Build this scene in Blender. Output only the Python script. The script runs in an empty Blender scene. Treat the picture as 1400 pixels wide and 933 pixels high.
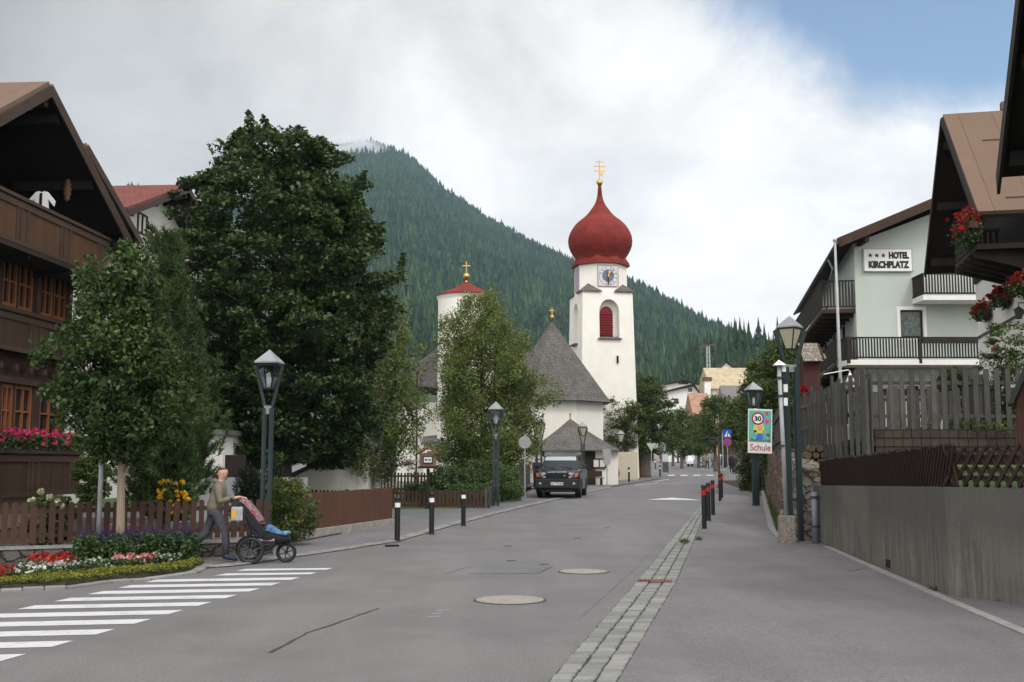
import bpy, bmesh, math, random
import numpy as np
from mathutils import Vector, Matrix
PI = math.pi
R = math.radians
random.seed(7)
rng = np.random.default_rng(11)
scene = bpy.context.scene
COL = scene.collection

# ---------------------------------------------------------------- camera
F = 1500.0
HOR = 636.0
TH = math.atan((HOR - 466.5) / F)
cam_d = bpy.data.cameras.new('camera')
cam = bpy.data.objects.new('camera', cam_d)
COL.objects.link(cam)
cam.location = (0, 0, 1.7)
cam.rotation_euler = (PI / 2 + TH, 0, 0)
cam_d.sensor_width = 36
cam_d.lens = 36 * F / 1400
cam_d.clip_start = 0.1
cam_d.clip_end = 20000
scene.camera = cam

# ---------------------------------------------------------------- world: broken overcast over a Nishita sky
SUN_EL, SUN_AZ = R(50), R(150)      # azimuth clockwise from +Y
world = bpy.data.worlds.new('World')
scene.world = world
world.use_nodes = True
wn = world.node_tree.nodes
wl = world.node_tree.links
wn.clear()
def wnode(t, **kw):
    n = wn.new(t)
    for k, v in kw.items():
        setattr(n, k, v)
    return n
def wmath(op, a, b=None, clamp=False):
    n = wn.new('ShaderNodeMath'); n.operation = op; n.use_clamp = clamp
    for i, v in enumerate((a, b)):
        if v is None: continue
        if isinstance(v, (int, float)): n.inputs[i].default_value = v
        else: wl.new(v, n.inputs[i])
    return n.outputs[0]
sky = wnode('ShaderNodeTexSky', sky_type='NISHITA', sun_disc=False, sun_elevation=SUN_EL, sun_rotation=SUN_AZ)
sky.air_density = 1.0; sky.dust_density = 0.8
bg_sky = wnode('ShaderNodeBackground'); bg_sky.inputs[1].default_value = 0.13
hs = wnode('ShaderNodeHueSaturation'); hs.inputs['Saturation'].default_value = 1.0
wl.new(sky.outputs[0], hs.inputs['Color']); wl.new(hs.outputs[0], bg_sky.inputs[0])
tc = wnode('ShaderNodeTexCoord')
sep = wnode('ShaderNodeSeparateXYZ'); wl.new(tc.outputs['Generated'], sep.inputs[0])
# cloud sheet coordinates: direction projected on a plane high above
zc = wmath('ADD', wmath('MAXIMUM', sep.outputs[2], 0.0), 0.16)
comb = wnode('ShaderNodeCombineXYZ')
wl.new(wmath('DIVIDE', sep.outputs[0], zc), comb.inputs[0]); wl.new(wmath('DIVIDE', sep.outputs[1], zc), comb.inputs[1])
def wnoise(scale, detail, rough, vec, w=0.0, dist=0.0):
    n = wnode('ShaderNodeTexNoise'); n.noise_dimensions = '4D'
    n.inputs['Scale'].default_value = scale; n.inputs['Detail'].default_value = detail
    n.inputs['Roughness'].default_value = rough; n.inputs['W'].default_value = w; n.inputs['Distortion'].default_value = dist
    wl.new(vec, n.inputs['Vector']); return n.outputs['Fac']
n_big = wnoise(0.8, 6, 0.55, comb.outputs[0], 3.1, 0.3)
n_dir = wnoise(4.0, 8, 0.58, tc.outputs['Generated'], 1.7, 0.4)
n_soft = wnoise(3.2, 3, 0.45, tc.outputs['Generated'], 9.2, 0.2)
# gap of blue sky: centred to the upper right of the road
def dirdot(v):
    v = Vector(v).normalized()
    n = wnode('ShaderNodeVectorMath', operation='DOT_PRODUCT'); n.inputs[1].default_value = v
    wl.new(tc.outputs['Generated'], n.inputs[0]); return n.outputs['Value']
gx = wmath('DIVIDE', sep.outputs[0], wmath('MAXIMUM', sep.outputs[1], 0.05))     # tan azimuth
gz = wmath('DIVIDE', sep.outputs[2], wmath('MAXIMUM', sep.outputs[1], 0.05))     # tan elevation
ex = wmath('MULTIPLY', wmath('SUBTRACT', gx, 0.45), 3.35)
ez = wmath('MULTIPLY', wmath('SUBTRACT', gz, 0.52), 5.4)
rad = wmath('SQRT', wmath('ADD', wmath('MULTIPLY', ex, ex), wmath('MULTIPLY', ez, ez)))
rad = wmath('ADD', rad, wmath('MULTIPLY', wmath('SUBTRACT', n_dir, 0.5), 1.1))
gap = wnode('ShaderNodeMapRange'); gap.interpolation_type = 'SMOOTHSTEP'
gap.inputs['From Min'].default_value = 0.80; gap.inputs['From Max'].default_value = 1.18
wl.new(rad, gap.inputs['Value'])
# cloud brightness: darker bank to the left, brighter to the right and behind the viewer
br = wnode('ShaderNodeMapRange'); br.interpolation_type = 'SMOOTHSTEP'
br.inputs['From Min'].default_value = -0.62; br.inputs['From Max'].default_value = 0.12
br.inputs['To Min'].default_value = 0.25; br.inputs['To Max'].default_value = 0.93
xe = wmath('ADD', sep.outputs[0], wmath('MULTIPLY', wmath('MAXIMUM', wmath('SUBTRACT', 0.62, sep.outputs[1]), 0.0), 1.3))
wl.new(wmath('ADD', wmath('ADD', xe, wmath('MULTIPLY', wmath('SUBTRACT', n_soft, 0.5), 0.5)), wmath('MULTIPLY', wmath('SUBTRACT', 0.35, sep.outputs[2]), 0.35)), br.inputs['Value'])
back = wnode('ShaderNodeMapRange'); back.interpolation_type = 'SMOOTHSTEP'
back.inputs['From Min'].default_value = -0.35; back.inputs['From Max'].default_value = 0.75
back.inputs['To Min'].default_value = 1.95; back.inputs['To Max'].default_value = 1.0
wl.new(sep.outputs[1], back.inputs['Value'])
tex = wnode('ShaderNodeMapRange')
tex.inputs['From Min'].default_value = 0.38; tex.inputs['From Max'].default_value = 0.60
tex.inputs['To Min'].default_value = 0.60; tex.inputs['To Max'].default_value = 1.16
wl.new(wmath('ADD', wmath('MULTIPLY', n_dir, 0.55), wmath('MULTIPLY', n_big, 0.45)), tex.inputs['Value'])
bval = wmath('MULTIPLY', wmath('MULTIPLY', br.outputs[0], back.outputs[0]), tex.outputs[0])
bg_cl = wnode('ShaderNodeBackground'); bg_cl.inputs[0].default_value = (1.0, 0.975, 0.96, 1)
wl.new(bval, bg_cl.inputs[1])
mixw = wnode('ShaderNodeMixShader')
wl.new(gap.outputs[0], mixw.inputs[0]); wl.new(bg_sky.outputs[0], mixw.inputs[1]); wl.new(bg_cl.outputs[0], mixw.inputs[2])
wo = wnode('ShaderNodeOutputWorld'); wl.new(mixw.outputs[0], wo.inputs[0])

# ---------------------------------------------------------------- sun behind thin cloud, exposure
sd = bpy.data.lights.new('sun', 'SUN'); sd.energy = 1.3; sd.angle = R(14); sd.color = (1, 0.965, 0.91)
sun = bpy.data.objects.new('sun', sd); COL.objects.link(sun)
sdir = Vector((math.sin(SUN_AZ) * math.cos(SUN_EL), math.cos(SUN_AZ) * math.cos(SUN_EL), math.sin(SUN_EL)))
sun.rotation_euler = (-sdir).to_track_quat('-Z', 'Y').to_euler()
sun.location = (20, -30, 60)
scene.view_settings.view_transform = 'Standard'
scene.view_settings.look = 'None'
scene.view_settings.exposure = 0.3
scene.view_settings.gamma = 1
scene.view_settings.use_curve_mapping = False
scene.cycles.use_denoising = True
scene.cycles.max_bounces = 6
scene.cycles.diffuse_bounces = 3
scene.cycles.transparent_max_bounces = 8
scene.cycles.volume_bounces = 2

# ---------------------------------------------------------------- geometry of the place
def zr(y):                       # height of the street: level, then climbing gently
    return 0.0 if y < 25 else (0.0125 * (min(y, 220) - 25))
_cu = Vector((0, -math.sin(TH), math.cos(TH))); _cf = Vector((0, math.cos(TH), math.sin(TH)))
def ray(px, py):
    return Vector(((px - 700) / F, 0, 0)) + _cu * ((466.5 - py) / F) + _cf
def at(px, py, Y):
    d = ray(px, py); t = Y / d.y
    return Vector((0, 0, 1.7)) + d * t
def G(px, py):
    d = ray(px, py)
    Y = 20.0
    lo, hi = 2.0, 600.0
    for _ in range(60):
        m = (lo + hi) / 2
        z = 1.7 + d.z / d.y * m
        if z > zr(m): lo = m
        else: hi = m
    p = at(px, py, lo); p.z = zr(p.y); return p
def XatY(px, Y, z=0.5):          # X for image column px at distance Y and height z
    depth = Y * math.cos(TH) + (z - 1.7) * math.sin(TH)
    return (px - 700) / F * depth
def Zat(py, Y):
    return at(700, py, Y).z

# ---------------------------------------------------------------- mesh builder
class MB:
    def __init__(s): s.v = []; s.f = []
    def add(s, vs, fs):
        o = len(s.v); s.v += [tuple(p) for p in vs]; s.f += [tuple(i + o for i in f) for f in fs]; return s
    def box(s, c, d, rz=0.0, rx=0.0, ry=0.0, m=None):
        cx, cy, cz = c; a, b, e = d[0] / 2, d[1] / 2, d[2] / 2
        M_ = Matrix.Rotation(rz, 3, 'Z') @ Matrix.Rotation(ry, 3, 'Y') @ Matrix.Rotation(rx, 3, 'X')
        vs = []
        for x in (-a, a):
            for y in (-b, b):
                for z in (-e, e):
                    p = M_ @ Vector((x, y, z)); vs.append((cx + p.x, cy + p.y, cz + p.z))
        return s.add(vs, [(0, 1, 3, 2), (4, 6, 7, 5), (0, 4, 5, 1), (2, 3, 7, 6), (0, 2, 6, 4), (1, 5, 7, 3)])
    def b2(s, x0, x1, y0, y1, z0, z1):
        return s.box(((x0 + x1) / 2, (y0 + y1) / 2, (z0 + z1) / 2), (abs(x1 - x0), abs(y1 - y0), abs(z1 - z0)))
    def bar(s, p, q, w, h, up=(0, 0, 1)):
        p, q = Vector(p), Vector(q); d = (q - p).normalized(); up = Vector(up)
        r = d.cross(up)
        if r.length < 1e-4: r = d.cross(Vector((0, 1, 0)))
        r.normalize(); u = r.cross(d)
        vs = []
        for e in (p, q):
            for a, b in ((-1, -1), (1, -1), (1, 1), (-1, 1)):
                vs.append(e + r * (a * w / 2) + u * (b * h / 2))
        return s.add(vs, [(3, 2, 1, 0), (4, 5, 6, 7), (0, 1, 5, 4), (1, 2, 6, 5), (2, 3, 7, 6), (3, 0, 4, 7)])
    def prism(s, poly, ext):     # poly: 3D points, ext: vector
        n = len(poly); e = Vector(ext)
        vs = [Vector(p) for p in poly] + [Vector(p) + e for p in poly]
        return s.add(vs, [tuple(range(n))[::-1], tuple(range(n, 2 * n))] + [(i, (i + 1) % n, n + (i + 1) % n, n + i) for i in range(n)])
    def quad(s, *p): return s.add(p, [tuple(range(len(p)))])
    def tube(s, pts, rs, n=8, cap=True):
        pts = [Vector(p) for p in pts]
        if isinstance(rs, (int, float)): rs = [rs] * len(pts)
        o = len(s.v); ref = None
        for i, p in enumerate(pts):
            d = (pts[min(i + 1, len(pts) - 1)] - pts[max(i - 1, 0)]).normalized()
            if ref is None:
                ref = d.cross(Vector((0, 0, 1)))
                if ref.length < 1e-3: ref = Vector((1, 0, 0))
            ref = (ref - d * ref.dot(d)).normalized(); b = d.cross(ref)
            for k in range(n):
                a = 2 * PI * k / n
                s.v.append(tuple(p + (ref * math.cos(a) + b * math.sin(a)) * rs[i]))
        for i in range(len(pts) - 1):
            for k in range(n):
                k2 = (k + 1) % n
                s.f.append((o + i * n + k, o + i * n + k2, o + (i + 1) * n + k2, o + (i + 1) * n + k))
        if cap:
            s.f.append(tuple(o + k for k in range(n))[::-1]); s.f.append(tuple(o + (len(pts) - 1) * n + k for k in range(n)))
        return s
    def lathe(s, prof, c=(0, 0, 0), n=16, ang0=0.0, sx=1, sy=1):   # prof [(r,z)]
        o = len(s.v)
        for r, z in prof:
            for k in range(n):
                a = 2 * PI * k / n + ang0
                s.v.append((c[0] + r * math.cos(a) * sx, c[1] + r * math.sin(a) * sy, c[2] + z))
        for i in range(len(prof) - 1):
            for k in range(n):
                k2 = (k + 1) % n
                s.f.append((o + i * n + k, o + i * n + k2, o + (i + 1) * n + k2, o + (i + 1) * n + k))
        s.f.append(tuple(o + k for k in range(n))[::-1]); s.f.append(tuple(o + (len(prof) - 1) * n + k for k in range(n)))
        return s
    def disc(s, c, nrm, r, t, n=20):
        c = Vector(c); nrm = Vector(nrm).normalized()
        return s.tube([c - nrm * t / 2, c + nrm * t / 2], r, n)
    def build(s, name, mat, parent=None, loc=None, rz=0.0, smooth=False, bevel=0.0):
        me = bpy.data.meshes.new(name)
        vs = s.v
        if loc is not None and parent is None and rz == 0.0:
            L = Vector(loc); vs = [(p[0] - L.x, p[1] - L.y, p[2] - L.z) for p in vs]
        me.from_pydata(vs, [], s.f)
        bm = bmesh.new(); bm.from_mesh(me)
        bmesh.ops.recalc_face_normals(bm, faces=bm.faces)
        bm.to_mesh(me); bm.free()
        auto_uv(me)
        if smooth:
            me.polygons.foreach_set('use_smooth', [True] * len(me.polygons))
        me.materials.append(mat)
        ob = bpy.data.objects.new(name, me); COL.objects.link(ob)
        if parent is not None: ob.parent = parent
        if loc is not None: ob.location = loc
        if rz: ob.rotation_euler = (0, 0, rz)
        if bevel:
            m = ob.modifiers.new('bevel', 'BEVEL'); m.width = bevel; m.segments = 2; m.limit_method = 'ANGLE'; m.angle_limit = R(40)
        if smooth == 'auto' or (smooth and bevel):
            pass
        return ob
def auto_uv(me):
    uv = me.uv_layers.new(name='UVMap')
    co = np.empty(len(me.vertices) * 3); me.vertices.foreach_get('co', co); co = co.reshape(-1, 3)
    out = np.zeros((len(me.loops), 2))
    for p in me.polygons:
        n = p.normal
        if abs(n.z) > 0.97: t = Vector((1, 0, 0)); u = Vector((0, 1, 0))
        else:
            t = Vector((0, 0, 1)).cross(n).normalized(); u = n.cross(t)
        for li in p.loop_indices:
            c = co[me.loops[li].vertex_index]
            out[li, 0] = c[0] * t.x + c[1] * t.y + c[2] * t.z
            out[li, 1] = c[0] * u.x + c[1] * u.y + c[2] * u.z
    uv.data.foreach_set('uv', out.ravel())
def tag(o, label=None, cat=None, group=None, kind=None):
    if label: o['label'] = label
    if cat: o['category'] = cat
    if group: o['group'] = group
    if kind: o['kind'] = kind
    return o
def thing(name, label, cat, loc=(0, 0, 0), rz=0.0, group=None):
    o = bpy.data.objects.new(name, None); COL.objects.link(o)
    o.empty_display_size = 0.3
    o.location = loc; o.rotation_euler = (0, 0, rz)
    return tag(o, label, cat, group)
def struct(o): return tag(o, kind='structure')
def kids(o): return [c for c in bpy.data.objects if c.parent is o]
def copy_tree(o, parent=None):
    c = o.copy(); COL.objects.link(c)
    if parent is not None: c.parent = parent
    for ch in kids(o): copy_tree(ch, c)
    return c
def dup(o, loc, rz, label, scale=None):
    c = copy_tree(o); c.location = loc; c.rotation_euler = (0, 0, rz); c['label'] = label
    if scale: c.scale = (scale[0], scale[1], scale[2]) if isinstance(scale, (tuple, list)) else (scale,) * 3
    return c
def slab(name, pts, mat, top=0.0, th=0.1, cuts=(25, 220), loc=None):
    """sheet on the street surface, top face `top` above it, skirt th deep"""
    bm = bmesh.new()
    vs = [bm.verts.new((p[0], p[1], 0)) for p in pts]
    bm.faces.new(vs)
    for y in cuts:
        bmesh.ops.bisect_plane(bm, geom=bm.verts[:] + bm.edges[:] + bm.faces[:], plane_co=(0, y, 0), plane_no=(0, 1, 0))
    bmesh.ops.recalc_face_normals(bm, faces=bm.faces)
    for f in bm.faces:
        if f.normal.z < 0: f.normal_flip()
    if th > 0:
        r = bmesh.ops.extrude_face_region(bm, geom=bm.faces[:])
        nv = [e for e in r['geom'] if isinstance(e, bmesh.types.BMVert)]
        ids = set(nv)
        for v in bm.verts:
            v.co.z = zr(v.co.y) + (top if v in ids else top - th)
    else:
        for v in bm.verts: v.co.z = zr(v.co.y) + top
    bmesh.ops.recalc_face_normals(bm, faces=bm.faces)
    me = bpy.data.meshes.new(name); bm.to_mesh(me); bm.free()
    auto_uv(me); me.materials.append(mat)
    ob = bpy.data.objects.new(name, me); COL.objects.link(ob)
    return ob
def text_obj(name, txt, size, mat, parent, loc, rot, depth=0.004, offset=0.0, sx=1.0, align='CENTER', spacing=1.0):
    cu = bpy.data.curves.new(name, 'FONT'); cu.body = txt; cu.size = size; cu.extrude = depth; cu.offset = offset
    cu.align_x = align; cu.align_y = 'CENTER'; cu.space_character = spacing
    t = bpy.data.objects.new('tmp', cu); COL.objects.link(t)
    dg = bpy.context.evaluated_depsgraph_get()
    me = bpy.data.meshes.new_from_object(t.evaluated_get(dg))
    bpy.data.objects.remove(t); me.name = name
    me.materials.clear(); me.materials.append(mat)
    o = bpy.data.objects.new(name, me); COL.objects.link(o)
    o.parent = parent; o.location = loc; o.rotation_euler = rot; o.scale = (sx, 1, 1)
    return o
def skin_mesh(name, verts, edges, rad, mat, parent=None, sub=2, root=0):
    me = bpy.data.meshes.new(name); me.from_pydata(verts, edges, [])
    o = bpy.data.objects.new(name, me); COL.objects.link(o)
    m = o.modifiers.new('skin', 'SKIN'); m.use_smooth_shade = True
    lay = me.skin_vertices[0].data
    for i, r in enumerate(rad):
        lay[i].radius = r if isinstance(r, (tuple, list)) else (r, r)
        lay[i].use_root = (i == root)
    o.modifiers.new('sub', 'SUBSURF').levels = sub
    o.modifiers['sub'].render_levels = sub
    dg = bpy.context.evaluated_depsgraph_get()
    nm = bpy.data.meshes.new_from_object(o.evaluated_get(dg)); nm.name = name
    nm.polygons.foreach_set('use_smooth', [True] * len(nm.polygons))
    nm.materials.clear(); nm.materials.append(mat)
    bpy.data.objects.remove(o)
    r = bpy.data.objects.new(name, nm); COL.objects.link(r)
    if parent is not None: r.parent = parent
    return r

# ---------------------------------------------------------------- materials
class NB:
    def __init__(s, name):
        s.m = bpy.data.materials.new(name); s.m.use_nodes = True
        s.n = s.m.node_tree.nodes; s.l = s.m.node_tree.links
        s.bsdf = s.n['Principled BSDF']; s.out = s.n['Material Output']
    def node(s, t, **kw):
        n = s.n.new(t)
        for k, v in kw.items(): setattr(n, k, v)
        return n
    def put(s, sock, v):
        if v is None: return
        if hasattr(v, 'links') or hasattr(v, 'is_linked'): s.l.new(v, sock)
        else: sock.default_value = v
    def math(s, op, a, b=None, clamp=False):
        n = s.node('ShaderNodeMath', operation=op, use_clamp=clamp)
        s.put(n.inputs[0], a); s.put(n.inputs[1], b); return n.outputs[0]
    def coord(s, kind='Object', scale=(1, 1, 1), rot=(0, 0, 0)):
        t = s.node('ShaderNodeTexCoord'); m = s.node('ShaderNodeMapping')
        m.inputs['Scale'].default_value = scale; m.inputs['Rotation'].default_value = rot
        s.l.new(t.outputs[kind], m.inputs[0]); return m.outputs[0]
    def noise(s, vec, scale, detail=3, rough=0.55, dist=0.0):
        n = s.node('ShaderNodeTexNoise'); n.inputs['Scale'].default_value = scale; n.inputs['Detail'].default_value = detail
        n.inputs['Roughness'].default_value = rough; n.inputs['Distortion'].default_value = dist
        s.l.new(vec, n.inputs['Vector']); return n.outputs['Fac']
    def ramp(s, fac, stops, interp='LINEAR'):
        r = s.node('ShaderNodeValToRGB'); e = r.color_ramp.elements; r.color_ramp.interpolation = interp
        while len(e) < len(stops): e.new(0.5)
        for el, (p, c) in zip(e, stops):
            el.position = p; el.color = (c, c, c, 1) if isinstance(c, (int, float)) else (*c[:3], 1)
        s.put(r.inputs[0], fac); return r.outputs[0]
    def mix(s, fac, a, b, blend='MIX'):
        n = s.node('ShaderNodeMix', data_type='RGBA', blend_type=blend)
        s.put(n.inputs['Factor'], fac)
        for k, v in (('A', a), ('B', b)):
            sock = [i for i in n.inputs if i.name == k and i.type == 'RGBA'][0]
            if isinstance(v, (tuple, list)): v = (*v[:3], 1)
            s.put(sock, v)
        return [o for o in n.outputs if o.type == 'RGBA'][0]
    def bump(s, h, strength=0.3, dist=0.01):
        b = s.node('ShaderNodeBump'); b.inputs['Strength'].default_value = strength; b.inputs['Distance'].default_value = dist
        s.put(b.inputs['Height'], h); s.l.new(b.outputs[0], s.bsdf.inputs['Normal'])
    def fin(s, col, rough=0.8, metal=0.0, spec=0.3):
        s.put(s.bsdf.inputs['Base Color'], (*col[:3], 1) if isinstance(col, (tuple, list)) else col)
        s.put(s.bsdf.inputs['Roughness'], rough); s.put(s.bsdf.inputs['Metallic'], metal)
        s.bsdf.inputs['Specular IOR Level'].default_value = spec
        return s.m
def mul(c, k): return tuple(min(1, x * k) for x in c)
def plain(name, c, rough=0.7, var=0.12, scale=3.0, bump=0.0, bscale=60, metal=0.0, spec=0.3):
    b = NB(name); v = b.coord()
    f = b.noise(v, scale, 4, 0.6)
    col = b.mix(b.ramp(f, [(0.3, 0.0), (0.7, 1.0)]), mul(c, 1 - var), mul(c, 1 + var))
    if bump: b.bump(b.noise(v, bscale, 4), bump, 0.02)
    return b.fin(col, rough, metal, spec)
def planks(name, c, w=0.14, vertical=True, var=0.25, gap=0.01, rough=0.75, length=3.0, grain=0.35):
    b = NB(name); v = b.coord('UV', rot=(0, 0, PI / 2 if vertical else 0))
    br = b.node('ShaderNodeTexBrick', offset=0.37)
    br.inputs['Color1'].default_value = (*mul(c, 1 + var), 1); br.inputs['Color2'].default_value = (*mul(c, 1 - var), 1)
    br.inputs['Mortar'].default_value = (*mul(c, 0.2), 1)
    br.inputs['Scale'].default_value = 1; br.inputs['Mortar Size'].default_value = gap / 2; br.inputs['Mortar Smooth'].default_value = 0.3
    br.inputs['Brick Width'].default_value = length; br.inputs['Row Height'].default_value = w
    b.l.new(v, br.inputs[0])
    g = b.noise(b.coord('UV', scale=(14, 1.2, 1) if vertical else (1.2, 14, 1)), 3.0, 5, 0.65)
    col = b.mix(grain, br.outputs[0], b.mix(g, mul(c, 0.35), mul(c, 1.7)))
    pt = b.noise(b.coord('Object'), 0.8, 3)
    col = b.mix(b.math('MULTIPLY', b.ramp(pt, [(0.45, 0.0), (0.7, 1.0)]), 0.35), col, mul(c, 0.55))
    b.bump(b.math('ADD', b.math('MULTIPLY', br.outputs['Fac'], -1.0), b.math('MULTIPLY', g, 0.4)), 0.5, 0.01)
    return b.fin(col, rough)
def shingles(name, c, w=0.14, h=0.16, var=0.45, rough=0.85, spec=0.2):
    b = NB(name); v = b.coord('UV')
    br = b.node('ShaderNodeTexBrick', offset=0.5, offset_frequency=2)
    br.inputs['Color1'].default_value = (*mul(c, 1 + var), 1); br.inputs['Color2'].default_value = (*mul(c, 1 - var), 1)
    br.inputs['Mortar'].default_value = (*mul(c, 0.25), 1); br.inputs['Scale'].default_value = 1
    br.inputs['Mortar Size'].default_value = 0.012; br.inputs['Brick Width'].default_value = w; br.inputs['Row Height'].default_value = h
    br.inputs['Bias'].default_value = -0.1
    b.l.new(v, br.inputs[0])
    n = b.noise(b.coord('Object'), 1.1, 6, 0.7)
    col = b.mix(0.45, br.outputs[0], b.mix(b.ramp(n, [(0.35, 0), (0.65, 1)]), mul(c, 0.6), mul(c, 1.5)))
    n2 = b.noise(b.coord('UV', scale=(6, 7, 1)), 1.3, 2)
    col = b.mix(b.math('MULTIPLY', b.ramp(n2, [(0.56, 0), (0.66, 1)]), 0.45), col, mul(c, 2.1))
    b.bump(b.math('MULTIPLY', br.outputs['Fac'], -1.0), 0.7, 0.03)
    return b.fin(col, rough, 0, spec)
def plaster(name, c, var=0.06, dirt=0.12):
    b = NB(name); v = b.coord()
    n = b.noise(v, 0.9, 6, 0.65); st = b.noise(b.coord('Object', scale=(2.5, 2.5, 0.25)), 1.5, 4, 0.6)
    col = b.mix(b.ramp(n, [(0.35, 0), (0.65, 1)]), mul(c, 1 - var), mul(c, 1 + var * 0.6))
    col = b.mix(b.math('MULTIPLY', b.ramp(st, [(0.55, 0), (0.8, 1)]), dirt * 2), col, mul(c, 0.6))
    b.bump(b.noise(v, 35, 4, 0.6), 0.25, 0.01)
    return b.fin(col, 0.9, 0, 0.15)
def leafmat(name, cols, trans=0.35, rough=0.5, spec=0.25, big=(0.75, 1.25), bscale=0.9):
    b = NB(name)
    g = b.node('ShaderNodeNewGeometry')
    col = b.ramp(g.outputs['Random Per Island'], [(i / (len(cols) - 1), c) for i, c in enumerate(cols)])
    n = b.noise(b.coord(), bscale, 3)
    k = b.node('ShaderNodeMapRange'); k.inputs['From Min'].default_value = 0.35; k.inputs['From Max'].default_value = 0.65
    k.inputs['To Min'].default_value = big[0]; k.inputs['To Max'].default_value = big[1]
    b.l.new(n, k.inputs[0])
    hv = b.node('ShaderNodeHueSaturation'); b.l.new(k.outputs[0], hv.inputs['Value']); b.l.new(col, hv.inputs['Color'])
    b.fin(hv.outputs[0], rough, 0, spec)
    tr = b.node('ShaderNodeBsdfTranslucent'); b.l.new(hv.outputs[0], tr.inputs[0])
    mx = b.node('ShaderNodeMixShader'); mx.inputs[0].default_value = trans
    b.l.new(b.bsdf.outputs[0], mx.inputs[1]); b.l.new(tr.outputs[0], mx.inputs[2]); b.l.new(mx.outputs[0], b.out.inputs[0])
    return b.m
def flat(name, c, rough=0.6, metal=0.0, spec=0.3):
    return NB(name).fin(c, rough, metal, spec)
def asphalt(name, c, tint=(1.0, 1.0, 1.0)):
    b = NB(name); v = b.coord()
    f = b.noise(v, 42, 6, 0.92); f2 = b.noise(v, 22, 3, 0.7); tr_ = b.noise(b.coord('Object', scale=(0.9, 0.05, 1), rot=(0, 0, 0.19)), 1.0, 5, 0.6); m = b.noise(v, 0.55, 6, 0.6); s = b.noise(b.coord('Object', scale=(1.0, 0.12, 1)), 1.6, 4, 0.6)
    col = b.mix(b.ramp(f, [(0.40, 0), (0.60, 1)]), mul(c, 0.38), mul(c, 1.66))
    col = b.mix(b.math('MULTIPLY', b.ramp(f2, [(0.42, 0), (0.62, 1)]), 0.30), col, mul(c, 0.62))
    col = b.mix(b.math('MULTIPLY', b.ramp(tr_, [(0.42, 0), (0.60, 1)]), 0.32), col, mul(c, 1.30))
    sp = b.noise(v, 210, 1, 0.5)
    col = b.mix(b.math('MULTIPLY', b.ramp(sp, [(0.66, 0), (0.74, 1)]), 0.6), col, mul(c, 2.3))
    col = b.mix(b.math('MULTIPLY', b.ramp(m, [(0.42, 0), (0.60, 1)]), 0.5), col, mul(c, 0.72))
    col = b.mix(b.math('MULTIPLY', b.ramp(s, [(0.45, 0), (0.7, 1)]), 0.25), col, mul(c, 1.3))
    b.bump(f, 0.35, 0.004)
    return b.fin(col, 0.74, 0, 0.3)
MT = {}
MT['asphalt'] = asphalt('asphalt', (0.136, 0.131, 0.132))
MT['walk'] = asphalt('pavement_asphalt', (0.138, 0.130, 0.136))
MT['yard'] = asphalt('yard_asphalt', (0.12, 0.125, 0.135))
MT['patch'] = asphalt('patched_asphalt', (0.125, 0.123, 0.13))
def cobmat():
    b = NB('granite_setts'); g = b.node('ShaderNodeNewGeometry')
    base = b.ramp(g.outputs['Random Per Island'], [(0, (0.11, 0.113, 0.11)), (0.5, (0.18, 0.183, 0.175)), (1, (0.26, 0.26, 0.245))])
    n = b.noise(b.coord(), 30, 5, 0.7)
    col = b.mix(0.4, base, b.mix(n, (0.08, 0.08, 0.08), (0.32, 0.32, 0.30)))
    b.bump(b.noise(b.coord(), 22, 5, 0.65), 0.6, 0.02)
    return b.fin(col, 0.8)
MT['sett'] = cobmat()
MT['joint'] = plain('sand_joint', (0.045, 0.045, 0.04), 0.95, 0.3, 8)
def paintmat():
    b = NB('road_paint'); v = b.coord()
    n = b.noise(v, 60, 5, 0.75); m = b.noise(v, 3.0, 5, 0.7)
    wear = b.ramp(b.math('ADD', b.math('MULTIPLY', n, 0.55), b.math('MULTIPLY', m, 0.45)), [(0.52, 0), (0.64, 1)])
    col = b.mix(b.math('MULTIPLY', wear, 0.8), (0.50, 0.50, 0.52), (0.16, 0.16, 0.16))
    return b.fin(col, 0.7)
MT['paint'] = paintmat()
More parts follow.
